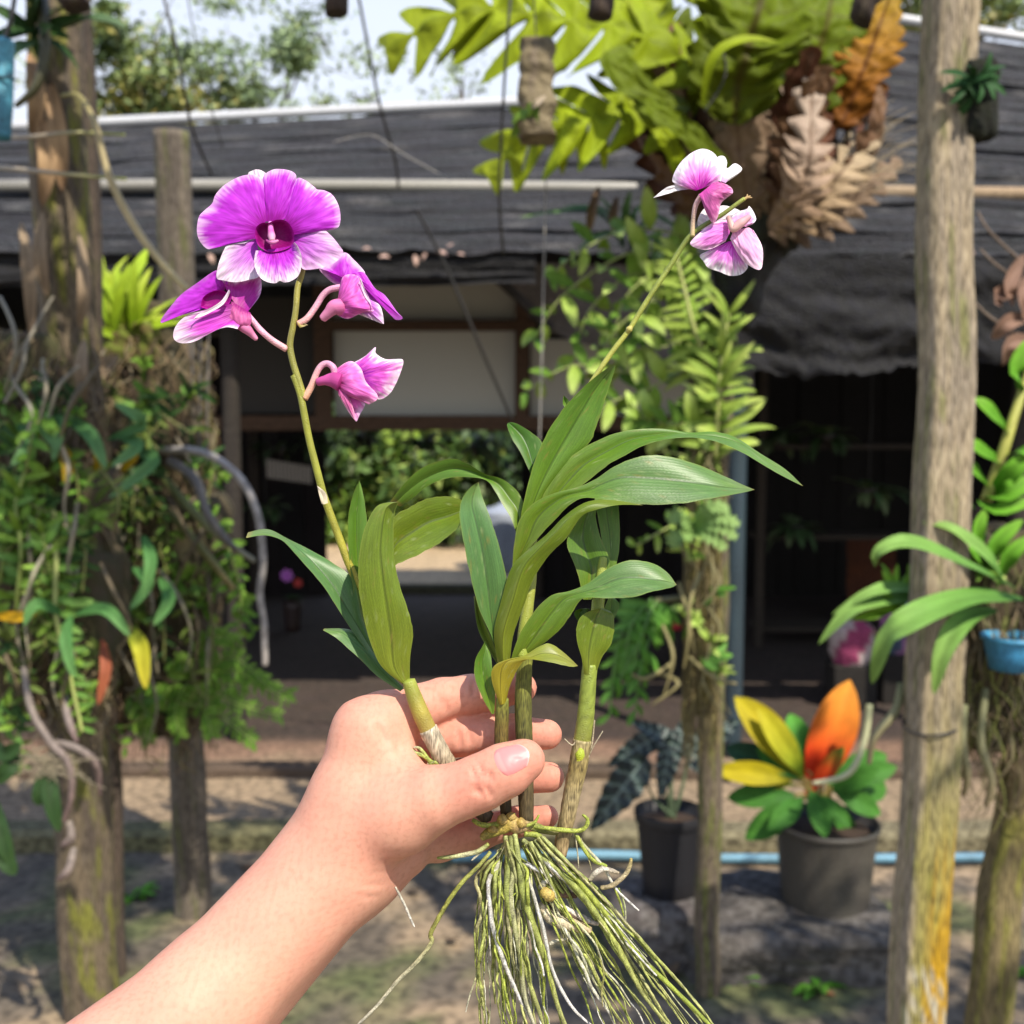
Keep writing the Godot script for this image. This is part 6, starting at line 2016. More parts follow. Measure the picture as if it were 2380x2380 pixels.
func orchid_leaves(root: Node3D) -> void:
	var g1 := [lin("6a8424"), lin("5c8224"), lin("5a822a"), lin("688a30")]          # fresh green
	var g2 := [lin("7c8628"), lin("6c8020"), lin("667e22"), lin("78882c")]          # olive
	var g3 := [lin("5a7c34"), lin("557c3e"), lin("588246"), lin("749048")]          # duller upper side
	var g4 := [lin("6a7e22"), lin("62801f"), lin("60822a"), lin("5c8040"), lin("628648"), lin("78924a")]   # olive below, dull green beyond the turn
	var y1 := [lin("a49a2c"), lin("9a9028"), lin("869034"), lin("98984a")]          # yellowing
	sheet(550, 850, 2.76)
	part(traced_leaf([[1060, 2040, 1085, 2045, 1112, 2030], [930, 1930, 1010, 1930, 1112, 1900], [850, 1760, 990, 1700, 1130, 1700], [805, 1560, 965, 1530, 1100, 1570], [780, 1380, 940, 1350, 1050, 1420], [790, 1180, 925, 1180, 1016, 1260], [830, 1020, 935, 1040, 1006, 1060], [890, 910, 955, 930, 1016, 940], [960, 878, 990, 888, 1032, 890], [1036, 875]], [5, 5, 3], [9, 11, 2], g2, 6.0, 2.5), "leaf", M.leaf, root)
	part(traced_leaf([[930, 1960, 945, 1950, 960, 1940], [850, 1850, 860, 1810, 850, 1730], [740, 1700, 770, 1660, 800, 1600], [650, 1560, 690, 1530, 775, 1460], [560, 1420, 610, 1400, 725, 1345], [450, 1290, 500, 1270, 610, 1260], [370, 1200, 400, 1180, 470, 1180], [290, 1120, 310, 1110, 330, 1110], [180, 1088, 190, 1070, 200, 1048], [60, 1105, 66, 1088, 75, 1068]], [0, -2, -4], [-2, -4, -10], g3, 0.0, 1.5), "leaf", M.leaf, root)
	part(traced_leaf([[1050, 2090, 1060, 2080, 1075, 2070], [900, 1990, 930, 1960, 950, 1940], [800, 1890, 840, 1850, 880, 1850], [700, 1800, 750, 1770, 800, 1750], [630, 1740, 670, 1710, 720, 1690], [553, 1697, 558, 1692, 562, 1686]], [1, 1, 0], [4, 2, -4], g3, 0.0, 1.2), "leaf", M.leaf, root)
	part(traced_leaf([[800, 1700, 840, 1700, 880, 1700], [750, 1450, 800, 1450, 860, 1450], [718, 1200, 775, 1200, 840, 1200], [713, 1000, 770, 1000, 836, 1000], [735, 870, 780, 870, 822, 880], [765, 780, 785, 780, 804, 790], [787, 735]], [-5, -8, -9], [-7, -10, -11], g1, 0.0, 1.5), "leaf", M.leaf, root)
	part(traced_leaf([[900, 1560, 930, 1560, 960, 1560], [935, 1250, 970, 1300, 1000, 1370], [1000, 990, 1020, 1150, 1015, 1285], [1100, 915, 1130, 1065, 1150, 1220], [1210, 858, 1230, 1005, 1300, 1140], [1330, 838, 1350, 970, 1420, 1040], [1440, 860, 1460, 930, 1475, 965], [1510, 930]], [-7, -9, -8], [-16, -17, -8], g2, 0.0, 1.5), "leaf", M.leaf, root)
	part(traced_leaf([[1840, 1100, 1825, 1100, 1800, 1100], [1842, 900, 1800, 930, 1765, 990], [1795, 800, 1750, 850, 1700, 880], [1700, 725, 1680, 760, 1655, 800], [1590, 693, 1590, 712, 1600, 735], [1480, 628, 1480, 672, 1490, 715], [1370, 597, 1360, 665, 1350, 722], [1200, 650, 1210, 722, 1220, 775], [1080, 750, 1100, 800, 1130, 850], [985, 872, 1010, 885, 1050, 905]], [-4, -3, 0], [-13, -16, -18], g1, 0.0, 1.0), "leaf", M.leaf, root)
	part(traced_leaf([[1680, 1910, 1690, 1910, 1700, 1910], [1640, 1750, 1652, 1750, 1668, 1740], [1560, 1570, 1630, 1580, 1705, 1560], [1500, 1350, 1605, 1370, 1736, 1400], [1460, 1150, 1570, 1150, 1685, 1160], [1432, 990, 1535, 1000, 1636, 1000], [1440, 870, 1510, 880, 1586, 870], [1500, 780, 1530, 790, 1562, 790], [1552, 745]], [4, 4, 4], [8, 6, 2], g3, 5.0, 2.5), "leaf", M.leaf, root)
	part(traced_leaf([[1680, 1930, 1685, 1930, 1690, 1930], [1575, 1755, 1600, 1745, 1640, 1760], [1537, 1640, 1560, 1640, 1592, 1650], [1520, 1480, 1530, 1480, 1542, 1500]], [2, 2, 2], [1, 0, 0], g2), "leaf", M.leaf, root)
	sheet(700, 1500, 2.76)
	part(traced_leaf([[1222, 440, 1228, 440, 1238, 440], [1160, 330, 1200, 330, 1245, 330], [1113, 200, 1170, 200, 1240, 220], [1118, 90, 1165, 100, 1225, 140], [1160, 10, 1180, 20, 1215, 60], [1180, -30]], [4, 4, 4], [5, 3, 2], g1, 2.0), "leaf", M.leaf, root)
	part(traced_leaf([[1272, 380, 1290, 380, 1312, 370], [1240, 290, 1280, 290, 1335, 275], [1218, 190, 1280, 180, 1375, 180], [1245, 125, 1310, 110, 1420, 110], [1330, 87, 1400, 80, 1460, 90], [1430, 65, 1470, 75, 1510, 94], [1530, 5, 1550, 50, 1590, 107], [1600, -10, 1640, 60, 1680, 127], [1690, 50, 1710, 95, 1740, 137], [1776, 132]], [6, 7, 5], [6, 10, 14], y1, 4.0), "leaf", M.leaf, root)
	sheet(1150, 850, 2.576)
	part(traced_leaf([[20, 1790, 50, 1785, 90, 1770], [-5, 1600, 50, 1600, 110, 1620], [40, 1400, 110, 1400, 180, 1420], [100, 1210, 170, 1210, 235, 1270], [190, 1110, 260, 1100, 330, 1130], [310, 1010, 370, 990, 430, 1030], [430, 890, 470, 890, 520, 902], [560, 812, 580, 830, 610, 862], [720, 806, 730, 820, 740, 834], [888, 835]], [5, 8, 4], [10, 12, 15], g2, 4.0, -2.0), "leaf", M.leaf, root)
	part(traced_leaf([[140, 1000, 200, 1000, 260, 950], [170, 830, 230, 830, 300, 765], [225, 610, 320, 620, 470, 560], [300, 430, 420, 440, 572, 450], [400, 270, 510, 290, 627, 310], [550, 110, 600, 140, 672, 170], [680, 10, 695, 20, 713, 40], [720, -6]], [0, -2, -5], [-2, -5, -10], g1, 0.0, 1.5), "leaf", M.leaf, root)
	part(traced_leaf([[220, 660, 240, 640, 280, 580], [160, 530, 200, 500, 282, 460], [105, 440, 160, 420, 212, 395], [75, 365, 95, 355, 122, 343], [78, 342]], [-8, -9, -10], [-12, -14, -14], [lin("4a7420"), lin("447220")]), "leaf", M.leaf, root)
	part(traced_leaf([[270, 830, 340, 810, 420, 790], [330, 680, 450, 680, 570, 680], [420, 575, 540, 590, 680, 592], [560, 475, 660, 520, 780, 537], [720, 405, 800, 450, 880, 482], [880, 378, 940, 420, 1000, 447], [1040, 380, 1080, 405, 1110, 432], [1170, 400, 1190, 413, 1210, 433], [1310, 395, 1330, 425, 1350, 462], [1440, 428, 1470, 467, 1500, 530], [1590, 525, 1612, 562, 1650, 620], [1740, 620, 1757, 652, 1780, 690], [1844, 720]], [-5, -6, -3], [-8, -4, 4], g1, 0.0, 1.0), "leaf", M.leaf, root)
	part(traced_leaf([[105, 1200, 130, 1190, 160, 1150], [118, 1050, 200, 1040, 260, 1030], [150, 920, 250, 920, 380, 900], [230, 825, 330, 840, 450, 832], [350, 765, 430, 780, 530, 792], [500, 725, 560, 747, 620, 797], [610, 675, 640, 707, 720, 814], [720, 600, 760, 668, 850, 829], [880, 542, 920, 672, 1000, 831], [1030, 542, 1070, 685, 1130, 823], [1180, 580, 1210, 703, 1270, 799], [1340, 645, 1360, 727, 1400, 777], [1470, 705, 1480, 738, 1500, 757], [1555, 742]], [2, 0, 1], [-4, 4, 10], g4, 3.0, 2.0), "leaf", M.leaf, root)
	part(traced_leaf([[95, 1770, 120, 1770, 150, 1770], [120, 1680, 190, 1690, 270, 1680], [170, 1570, 260, 1590, 380, 1590], [250, 1455, 340, 1480, 450, 1500], [340, 1375, 410, 1400, 505, 1412], [450, 1348, 500, 1362, 560, 1389], [560, 1300, 600, 1332, 680, 1393], [690, 1205, 740, 1275, 820, 1386], [810, 1165, 860, 1270, 930, 1356], [930, 1178, 960, 1282, 1000, 1341], [1030, 1235, 1046, 1297, 1060, 1327], [1089, 1312]], [3, 2, 1], [2, 8, 13], g4, 3.0, 1.5), "leaf", M.leaf, root)
	part(traced_leaf([[600, 1420, 630, 1420, 660, 1420], [660, 1200, 690, 1200, 730, 1180], [640, 1040, 690, 1040, 748, 1050], [612, 880, 670, 880, 744, 880], [600, 790, 660, 790, 730, 790], [640, 700, 670, 690, 705, 700]], [-6, -7, -8], [-12, -12, -14], g1), "leaf", M.leaf, root)
	part(traced_leaf([[530, 1400, 560, 1400, 600, 1400], [490, 1225, 580, 1230, 690, 1200], [430, 1060, 530, 1050, 642, 1050], [480, 960, 540, 930, 606, 920], [540, 860, 570, 850, 612, 850]], [-5, -6, -5], [-6, -8, -9], g1), "leaf", M.leaf, root)
	part(traced_leaf([[535, 1850, 560, 1850, 605, 1850], [520, 1750, 560, 1750, 640, 1750], [495, 1660, 570, 1660, 690, 1680], [487, 1580, 590, 1570, 714, 1590], [510, 1510, 610, 1500, 711, 1500], [560, 1472, 630, 1462, 690, 1470], [640, 1450]], [1, 2, -1], [3, 1, -2], g2, 2.0, 1.5), "leaf", M.leaf, root)
	part(traced_leaf([[620, 1540, 650, 1560, 690, 1560], [650, 1470, 690, 1480, 735, 1470], [672, 1410, 700, 1415, 742, 1420], [690, 1370]], [-5, -5, -6], [-6, -6, -8], g1), "leaf", M.leaf, root)
	part(traced_leaf([[520, 1560, 530, 1550, 545, 1540], [475, 1490, 510, 1490, 550, 1480], [500, 1458, 530, 1455, 565, 1460], [570, 1455]], [-5, -5, -6], [-6, -6, -8], g1), "leaf", M.leaf, root)
	part(traced_leaf([[430, 260, 440, 260, 455, 240], [408, 230, 420, 215, 440, 205], [412, 178]], [-6, -6, -6], [-8, -8, -8], g1), "leaf", M.leaf, root)


func orchid_stems(root: Node3D) -> void:
	sheet(700, 1500, 2.76)
	var olive := [lin("8f9a3c"), lin("98903a"), lin("a08f4a")]
	# the left cane, green above and in a papery sheath below
	part(tube_mesh(qpath([690, 225, 5, 725, 330, 5, 765, 430, 5, 825, 560, 4]), [0.0024, 0.0030, 0.0033, 0.0033], olive, 14, 6, 0.05), "cane", M.stem, root)
	part(tube_mesh(qpath([815, 535, 4.2, 900, 700, 3.5, 960, 800, 3, 1060, 960, 2, 1200, 1110, 1]), [0.0036, 0.0037, 0.0035, 0.0028], [lin("d6cdb4"), lin("c2b394"), lin("8a7a5a"), lin("5a4c34")], 16, 7, 0.09, 0.35, 300.0), "sheath", M.sheath, root)
	part(tube_mesh(qpath([1290, 340, 3.5, 1288, 460, 3, 1284, 640, 2.5, 1300, 860, 2, 1315, 1080, 1]), [0.0024, 0.0027, 0.0027, 0.0025, 0.0022], [lin("8f9a3e"), lin("7a6a2e"), lin("6c5c30"), lin("4a4028")], 14, 6, 0.06, 0.3, 250.0), "cane", M.sheath, root)
	part(tube_mesh(qpath([1440, 60, 1, 1428, 220, 1, 1425, 420, 1, 1432, 640, 1, 1440, 900, 1, 1445, 1130, 1]), [0.0026, 0.0031, 0.0033, 0.0033, 0.0031, 0.0027], [lin("97a040"), lin("7c8034"), lin("6a6a30"), lin("6a5c3a"), lin("5c5038")], 16, 6, 0.06, 0.3, 250.0), "cane", M.sheath, root)
	part(tube_mesh(qpath([1850, 120, -1, 1838, 300, -1, 1822, 480, -1, 1800, 620, -1]), [0.0027, 0.0031, 0.0033, 0.0034], [lin("86963a"), lin("7e8c38"), lin("82843a")], 16, 6, 0.05, 0.25, 250.0), "cane", M.stem, root)
	part(tube_mesh(qpath([1803, 605, -1, 1775, 780, -1, 1735, 960, -1.5, 1690, 1180, -2, 1660, 1345, -2.5]), [0.0036, 0.0036, 0.0034, 0.0030, 0.0026], [lin("b5a878"), lin("a8965c"), lin("b8a87c"), lin("a89468"), lin("c0a680")], 16, 7, 0.10, 0.4, 300.0), "sheath", M.sheath, root)
	# the patch where the sheath of the right cane has torn
	part(tube_mesh(qpath([1800, 640, 1.2, 1790, 700, 1.2, 1778, 790, 1.0]), [0.0010, 0.0022, 0.0008], [lin("a6b43c"), lin("a8b838"), lin("c0b030")], 10, 5), "bare_patch", M.stem, root)
	# upper canes rising inside the leaves
	sheet(1150, 850, 2.576)
	part(tube_mesh(qpath([165, 1750, 1, 178, 1600, 0, 200, 1420, -1, 220, 1260, -2, 225, 1050, -3, 240, 860, -4]), [0.0026, 0.0026, 0.0022, 0.002, 0.0018, 0.0014], [lin("8f9e3c"), lin("a0a648"), lin("92a040")], 12, 5), "cane", M.stem, root)
	part(tube_mesh(qpath([565, 1900, -1, 590, 1700, -3, 612, 1500, -5, 622, 1380, -6, 650, 1150, -7]), [0.0026, 0.0024, 0.0026, 0.0024, 0.0016], [lin("86963a"), lin("96a444"), lin("9aa84a")], 12, 5), "cane", M.stem, root)
	# rhizome
	sheet(700, 1500, 2.76)
	part(tube_mesh(qpath([1160, 1240, 4, 1200, 1205, 4.5, 1270, 1180, 5, 1340, 1140, 5, 1390, 1165, 4, 1460, 1150, 2, 1560, 1185, 0, 1680, 1200, -2]), [0.0012, 0.0020, 0.0022, 0.0030, 0.0026, 0.0022, 0.0014, 0.0012], [lin("b8a860"), lin("a8a048"), lin("c0a850"), lin("c8a47c"), lin("8c9448"), lin("9a8c58")], 12, 7, 0.22, 0.3, 260.0), "rhizome", M.root, root)
	for k in [[1290, 1120, 6, 2.4], [1410, 1140, 5, 2.2], [1345, 1100, 5, 2.0], [1230, 1180, 6, 1.6]]:
		part(tube_mesh(qpath([k[0] - 30, k[1] + 14, k[2], k[0], k[1], k[2] + 1, k[0] + 34, k[1] + 12, k[2]]), [0.0006, k[3] * 0.001, 0.0006], [lin("a8a048"), lin("c0a458"), lin("b09468")], 10, 6, 0.2, 0.3, 300.0), "bud", M.root, root)


func orchid_flowers(root: Node3D) -> void:
	var deep := lin("8c1088")
	var violet := lin("ac2cbc")
	var mauve := lin("b464c0")
	var pale := lin("d8b0d8")
	var white := lin("dcccd8")
	var rosy := lin("b4568c")
	var dusk := lin("9c3c80")
	sheet(350, 350, 2.972)
	# flower spike
	var sp := qpath([1052, 820, -4, 1040, 870, -3, 1015, 950, -2, 1003, 1100, -1, 985, 1210, -1, 967, 1300, -1, 964, 1365, -1, 985, 1470, -1, 1020, 1580, -1, 1062, 1720, -1])
	sheet(550, 850, 2.76)
	sp.append_array(qpath([365, 60, -1, 405, 170, -1, 430, 290, -1, 465, 470, -2, 510, 650, -3, 555, 820, -4, 600, 950, -5, 660, 1110, -6, 715, 1260, -7, 790, 1430, -9]))
	part(tube_mesh(sp, [0.0011, 0.0012, 0.0013, 0.0013, 0.0014, 0.0015, 0.0016], [lin("9a9640"), lin("84803a"), lin("8a8c36"), lin("8f9236"), lin("a8a03c")], 12, 5, 0.05), "flower_spike", M.stem, root)
	part(traced_leaf([[545, 885, 560, 890, 588, 880], [530, 830, 550, 830, 572, 815], [515, 768]], [0, 1, 0], [0, 1, 0], [lin("d8c8a4"), lin("e8dcc8")]), "bract", M.dry_leaf, root)

	sheet(350, 350, 2.972)
	# 1: the open flower that faces the eye
	var f := Node3D.new()
	f.name = "flower"
	root.add_child(f, true)
	f.set_meta("label", "wide open purple flower with a dark throat facing front")
	part(petal([800, 480, 830, 480], [690, 300, 672, 168, 700, 140, 735, 130, 775, 142, 800, 170, 820, 300], -1, -4, 0, violet, pale, white, 0.6), "sepal", M.petal, f)
	part(petal([795, 490, 905, 490], [790, 330, 772, 220, 788, 165, 850, 130, 920, 129, 975, 143, 1003, 166, 1008, 200, 1012, 280, 985, 420], 1, 0, 1.5, deep, violet, pale, 0.80), "sepal", M.petal, f)
	part(petal([800, 480, 730, 610], [788, 300, 775, 205, 735, 174, 690, 165, 620, 178, 545, 215, 490, 255, 445, 310, 424, 366, 370, 415, 335, 455, 320, 530, 325, 590, 350, 640, 395, 680, 450, 672, 530, 652, 640, 622], 2, 3, 2.5, deep, violet, pale, 0.80), "petal", M.petal, f)
	part(petal([925, 480, 965, 600], [962, 400, 985, 290, 1010, 195, 1060, 200, 1130, 250, 1150, 268, 1200, 275, 1255, 305, 1295, 370, 1311, 440, 1309, 500, 1295, 530, 1260, 546, 1180, 545, 1080, 552], 2, 1, 2.5, deep, violet, pale, 0.80), "petal", M.petal, f)
	part(petal([730, 610, 745, 700], [650, 640, 540, 652, 510, 680, 470, 780, 456, 876, 500, 896, 590, 909, 680, 892, 747, 867, 738, 780], 1, 3, 1.0, violet, mauve, white, 0.25, 1.6), "sepal", M.petal, f)
	part(petal([960, 570, 985, 660], [1060, 545, 1180, 543, 1240, 580, 1300, 650, 1331, 706, 1290, 760, 1220, 800, 1130, 819, 1050, 816, 1032, 740], 0, 2, 1.5, violet, mauve, pale, 0.35, 1.6), "sepal", M.petal, f)
	part(petal([775, 690, 965, 660], [726, 690, 715, 760, 725, 820, 755, 875, 800, 905, 860, 916, 893, 900, 925, 911, 972, 900, 1015, 870, 1038, 820, 1044, 740, 1022, 670, 995, 632], 5, 9, 1.0, deep, violet, white, 0.42, 2.4), "lip", M.petal, f)
	part(bowl(850, 610, [720, 580, 730, 530, 768, 500, 815, 498, 835, 490, 872, 478, 920, 480, 960, 508, 990, 570, 986, 640, 945, 678, 850, 702, 790, 690, 740, 650], 6.5, 1.5, lin("7c0c60"), lin("a21c90")), "throat", M.petal, f)
	part(tube_mesh(qpath([828, 500, 3, 830, 545, 5.5, 836, 590, 7.5, 840, 622, 8]), [0.0009, 0.0011, 0.0015, 0.0009], [lin("d884c4"), lin("c860a8"), lin("f0c4d8")], 10, 5), "column", M.petal, f)
	part(tube_mesh(qpath([800, 620, 6.5, 840, 634, 8, 880, 622, 6.5]), [0.0004, 0.0009, 0.0004], [lin("c0509c"), lin("d890b8")], 8, 5), "anther", M.petal, f)
	part(tube_mesh(qpath([1052, 830, -4, 1000, 760, -6, 900, 640, -4, 850, 600, -2]), [0.0012, 0.0012, 0.0014], [rosy, rosy], 10, 5), "pedicel", M.stem, f)

	# 2: lower left flower seen from its side
	f = Node3D.new()
	f.name = "flower"
	root.add_child(f, true)
	f.set_meta("label", "lower left purple flower seen side on below the open one")
	part(petal([450, 1060, 520, 950], [340, 1100, 250, 1126, 160, 1156, 100, 1184, 71, 1188, 80, 1155, 140, 1075, 215, 990, 320, 915, 450, 828, 500, 860, 535, 910], -2, 2, 2.0, deep, violet, mauve, 0.8), "petal", M.petal, f)
	part(petal([640, 1150, 540, 990], [690, 1090, 750, 1010, 767, 940, 752, 868, 680, 880, 600, 905, 540, 900, 490, 890], 0, 1, -2.0, dusk, lin("a82a9a"), pale, 0.7), "petal", M.petal, f)
	part(bowl(440, 1035, [345, 1080, 360, 1020, 400, 985, 460, 965, 520, 975, 560, 1000, 540, 1060, 470, 1080, 400, 1095], 3.0, 0.5, lin("880c70"), lin("a81890")), "throat", M.petal, f)
	part(petal([640, 1170, 560, 1060], [600, 1232, 520, 1220, 430, 1252, 320, 1312, 240, 1331, 180, 1320, 156, 1280, 170, 1220, 220, 1160, 300, 1120, 400, 1090, 480, 1060], 2, 6, 2.0, lin("7a1068"), lin("b83ab0"), white, 0.52, 1.5), "lip", M.petal, f)
	part(traced_leaf([[540, 960, 545, 965, 550, 975], [485, 1040, 495, 1050, 505, 1060], [390, 1100, 400, 1110, 405, 1122], [330, 1130, 335, 1140, 340, 1152], [288, 1172]], [7, 8, 7], [8, 9, 8], [white, white]), "lip_margin", M.petal, f)
	part(petal([690, 1120, 560, 1040], [700, 1160, 680, 1220, 620, 1240, 560, 1190, 530, 1130], 1, 3, 2.5, lin("8a2070"), rosy, rosy, 0.8), "sepal", M.petal, f)
	part(tube_mesh(qpath([600, 1190, 1, 660, 1230, 2, 700, 1270, 1, 732, 1305, 0]), [0.0020, 0.0020, 0.0013, 0.0008], [rosy, lin("cf7ca6"), lin("d88cae")], 10, 5), "spur", M.petal, f)
	part(tube_mesh(qpath([670, 1130, 0, 700, 1170, 0, 760, 1240, 0, 840, 1310, 0, 940, 1372, -1]), [0.0010, 0.0012, 0.0012, 0.0013], [lin("dc9cbc"), lin("dfa6bc"), lin("d8a0a0")], 12, 6), "pedicel", M.stem, f)

	# 3: right flower seen from behind
	f = Node3D.new()
	f.name = "flower"
	root.add_child(f, true)
	f.set_meta("label", "right purple flower turned away with a long folded petal")
	part(petal([1340, 850, 1320, 930], [1310, 940, 1240, 900, 1165, 818, 1220, 800, 1330, 705, 1400, 750, 1482, 846, 1420, 862], -5, -8, 1.0, deep, violet, pale, 0.6), "petal", M.petal, f)
	part(petal([1390, 850, 1450, 920], [1440, 838, 1480, 848, 1550, 950, 1620, 1000, 1700, 1110, 1741, 1158, 1690, 1167, 1640, 1110, 1560, 1050, 1490, 1000], -4, -5, 1.5, deep, lin("a82ab0"), mauve, 0.75), "petal", M.petal, f)
	part(petal([1390, 1040, 1470, 980], [1420, 1125, 1530, 1168, 1600, 1196, 1611, 1185, 1600, 1110, 1575, 1060, 1530, 1038, 1500, 1000], -2, -3, 1.5, violet, mauve, white, 0.6, 2.0), "lip", M.petal, f)
	part(petal([1270, 1090, 1290, 1040], [1280, 1130, 1360, 1162, 1460, 1122, 1537, 1110, 1530, 1080, 1470, 980, 1446, 880, 1390, 854, 1330, 870, 1308, 930], 0, 0, 4.5, lin("b85088"), lin("c050a8"), lin("e09ccc"), 0.85, 1.5), "sepal", M.petal, f)
	part(traced_leaf([[1440, 880, 1446, 880, 1452, 884], [1460, 950, 1470, 950, 1480, 955], [1480, 1010, 1495, 1010, 1510, 1020], [1530, 1085]], [2, 3, 2], [1, 2, 1], [white, pale]), "petal_edge", M.petal, f)
	part(tube_mesh(qpath([1330, 1080, 0, 1270, 1085, 1, 1230, 1120, 1, 1188, 1162, 0]), [0.0034, 0.0030, 0.0020, 0.0015], [lin("c05a94"), lin("cf7ca6"), lin("d88cae")], 12, 6), "spur", M.petal, f)
	part(tube_mesh(qpath([1018, 1200, -1, 1080, 1160, -1, 1140, 1080, -2, 1190, 1000, -2, 1240, 960, -2, 1310, 945, -2]), [0.0013, 0.0012, 0.0012, 0.0013], [lin("d8a094"), lin("dfa6bc"), lin("dc9cbc")], 12, 6), "pedicel", M.stem, f)
	part(traced_leaf([[1010, 1180, 1020, 1200, 1030, 1225], [1050, 1190, 1055, 1205, 1060, 1215], [1088, 1205]], [0, 1, 0], [0, 1, 0], [lin("b0a050"), lin("c8b890")]), "bract", M.dry_leaf, f)

	# 4: lowest flower, closed bell
	f = Node3D.new()
	f.name = "flower"
	root.add_child(f, true)
	f.set_meta("label", "lowest half closed pink flower nodding from the spike")
	part(petal([1390, 1500, 1480, 1600], [1400, 1466, 1480, 1420, 1552, 1358, 1556, 1400, 1620, 1440, 1690, 1440, 1742, 1445, 1738, 1500, 1690, 1620, 1640, 1690, 1570, 1718, 1500, 1650], -3, -4, 2.5, violet, lin("c850b8"), white, 0.55, 2.8), "petal", M.petal, f)
	part(petal([1290, 1650, 1360, 1640], [1300, 1690, 1350, 1770, 1400, 1845, 1421, 1872, 1442, 1830, 1482, 1748, 1440, 1690], -2, -2, 1.5, dusk, lin("c850a8"), pale, 0.6, 1.5), "petal", M.petal, f)
	part(petal([1255, 1560, 1290, 1640], [1290, 1500, 1380, 1454, 1450, 1500, 1490, 1600, 1562, 1680, 1562, 1722, 1510, 1752, 1480, 1742, 1380, 1702, 1310, 1665], 0, 0, 4.5, lin("a83a80"), lin("c45ca8"), lin("e2a4c8"), 0.75, 1.5), "sepal", M.petal, f)
	part(petal([1300, 1650, 1340, 1650], [1300, 1690, 1345, 1770, 1415, 1866, 1400, 1780, 1370, 1700], 1, 1, 1.0, dusk, rosy, lin("e0a0c0"), 0.6), "sepal", M.petal, f)
	part(tube_mesh(qpath([1310, 1600, 1, 1260, 1585, 1, 1200, 1588, 1, 1154, 1600, 0]), [0.0036, 0.0030, 0.0018, 0.0015], [lin("a83a80"), lin("b84c90"), lin("b8508c")], 12, 6), "spur", M.petal, f)
	part(tube_mesh(qpath([1062, 1715, -1, 1110, 1630, -1, 1150, 1530, -1, 1185, 1482, -1, 1225, 1472, -1, 1262, 1500, 0, 1275, 1550, 0]), [0.0014, 0.0012, 0.0012, 0.0014], [lin("d0a078"), lin("dfa6bc"), lin("d888b0")], 12, 6), "pedicel", M.stem, f)

	# second spike, on the right, with two pale flowers
	sheet(1150, 300, 2.76)
	part(tube_mesh(qpath([560, 1720, -6, 690, 1520, -6, 775, 1400, -6, 860, 1290, -6, 940, 1160, -6, 1010, 1050, -6, 1130, 870, -6, 1240, 700, -5, 1330, 625, -4, 1450, 555, -3, 1560, 475, -2, 1600, 447, -2]), [0.0011, 0.0010, 0.0010, 0.0009, 0.0008], [lin("a8a850"), lin("9ca044"), lin("88943c"), lin("6a7838"), lin("98a044")], 10, 5, 0.05), "flower_spike", M.stem, root)
	part(tube_mesh(qpath([850, 1305, -5.4, 862, 1285, -5.2, 876, 1265, -5.4]), [0.0006, 0.0014, 0.0006], [lin("b8b060"), lin("a8a050")], 8, 4), "node", M.stem, root)
	for k in [[1650, 440], [1640, 428], [1620, 418]]:
		part(tube_mesh(qpath([1590, 455, -2, 1615, 440, -2, k[0], k[1], -2]), [0.0007, 0.0005, 0.0002], [lin("b8a060"), lin("c0a070")], 6, 3), "bract", M.dry_leaf, root)
	var snow := lin("dad6da")
	f = Node3D.new()
	f.name = "flower"
	root.add_child(f, true)
	f.set_meta("label", "upper white flower with a magenta heart on the far spike")
	part(petal([1440, 330, 1480, 345], [1425, 240, 1430, 180, 1470, 174, 1490, 210, 1490, 252, 1540, 220, 1586, 252, 1560, 290, 1500, 332], -6, -8, 0.5, lin("d49ad8"), snow, snow, 0.4), "sepal", M.petal, f)
	part(petal([1260, 365, 1250, 385], [1180, 350, 1100, 375, 1018, 441, 1045, 420, 1100, 406, 1200, 392], -5, -4, 0.5, pale, snow, snow, 0.5), "sepal", M.petal, f)
	part(petal([1290, 395, 1345, 375], [1220, 380, 1160, 356, 1139, 318, 1180, 230, 1250, 160, 1330, 126, 1400, 150, 1445, 210, 1462, 280, 1450, 335], -3, -4, 3.0, lin("c010b0"), lin("e070d4"), snow, 0.28, 3.0), "petal", M.petal, f)
	part(petal([1310, 420, 1400, 345], [1330, 470, 1360, 545, 1400, 604, 1432, 560, 1450, 480, 1490, 440, 1527, 410, 1512, 370, 1440, 333], 0, 0, 3.0, lin("c0489c"), lin("b05490"), lin("e0a4c8"), 0.8, 1.5), "lip", M.petal, f)
	part(tube_mesh(qpath([1268, 690, -4, 1272, 590, -4, 1288, 490, -3, 1325, 425, -2]), [0.0009, 0.0009, 0.0011], [lin("b8a870"), lin("c0a098"), lin("c898a0")], 10, 6), "pedicel", M.stem, f)
	f = Node3D.new()
	f.name = "flower"
	root.add_child(f, true)
	f.set_meta("label", "lower pale pink flower seen from behind on the far spike")
	part(petal([1420, 640, 1440, 590], [1320, 650, 1299, 600, 1320, 540, 1360, 500, 1400, 530, 1418, 510, 1470, 490, 1570, 522, 1600, 580], -8, -9, 1.0, pale, snow, snow, 0.4), "petal", M.petal, f)
	part(petal([1500, 720, 1545, 720], [1400, 770, 1317, 808, 1340, 850, 1370, 890, 1440, 915, 1510, 941, 1580, 932, 1622, 890, 1615, 850], -5, -6, 1.5, lin("c020b4"), lin("d468cc"), snow, 0.35, 3.0), "lip", M.petal, f)
	part(petal([1540, 620, 1610, 625], [1500, 572, 1560, 530, 1620, 510, 1632, 494, 1660, 530, 1676, 580, 1652, 612], -4, -5, 1.0, lin("dc90c8"), lin("e6a8d8"), snow, 0.6), "sepal", M.petal, f)
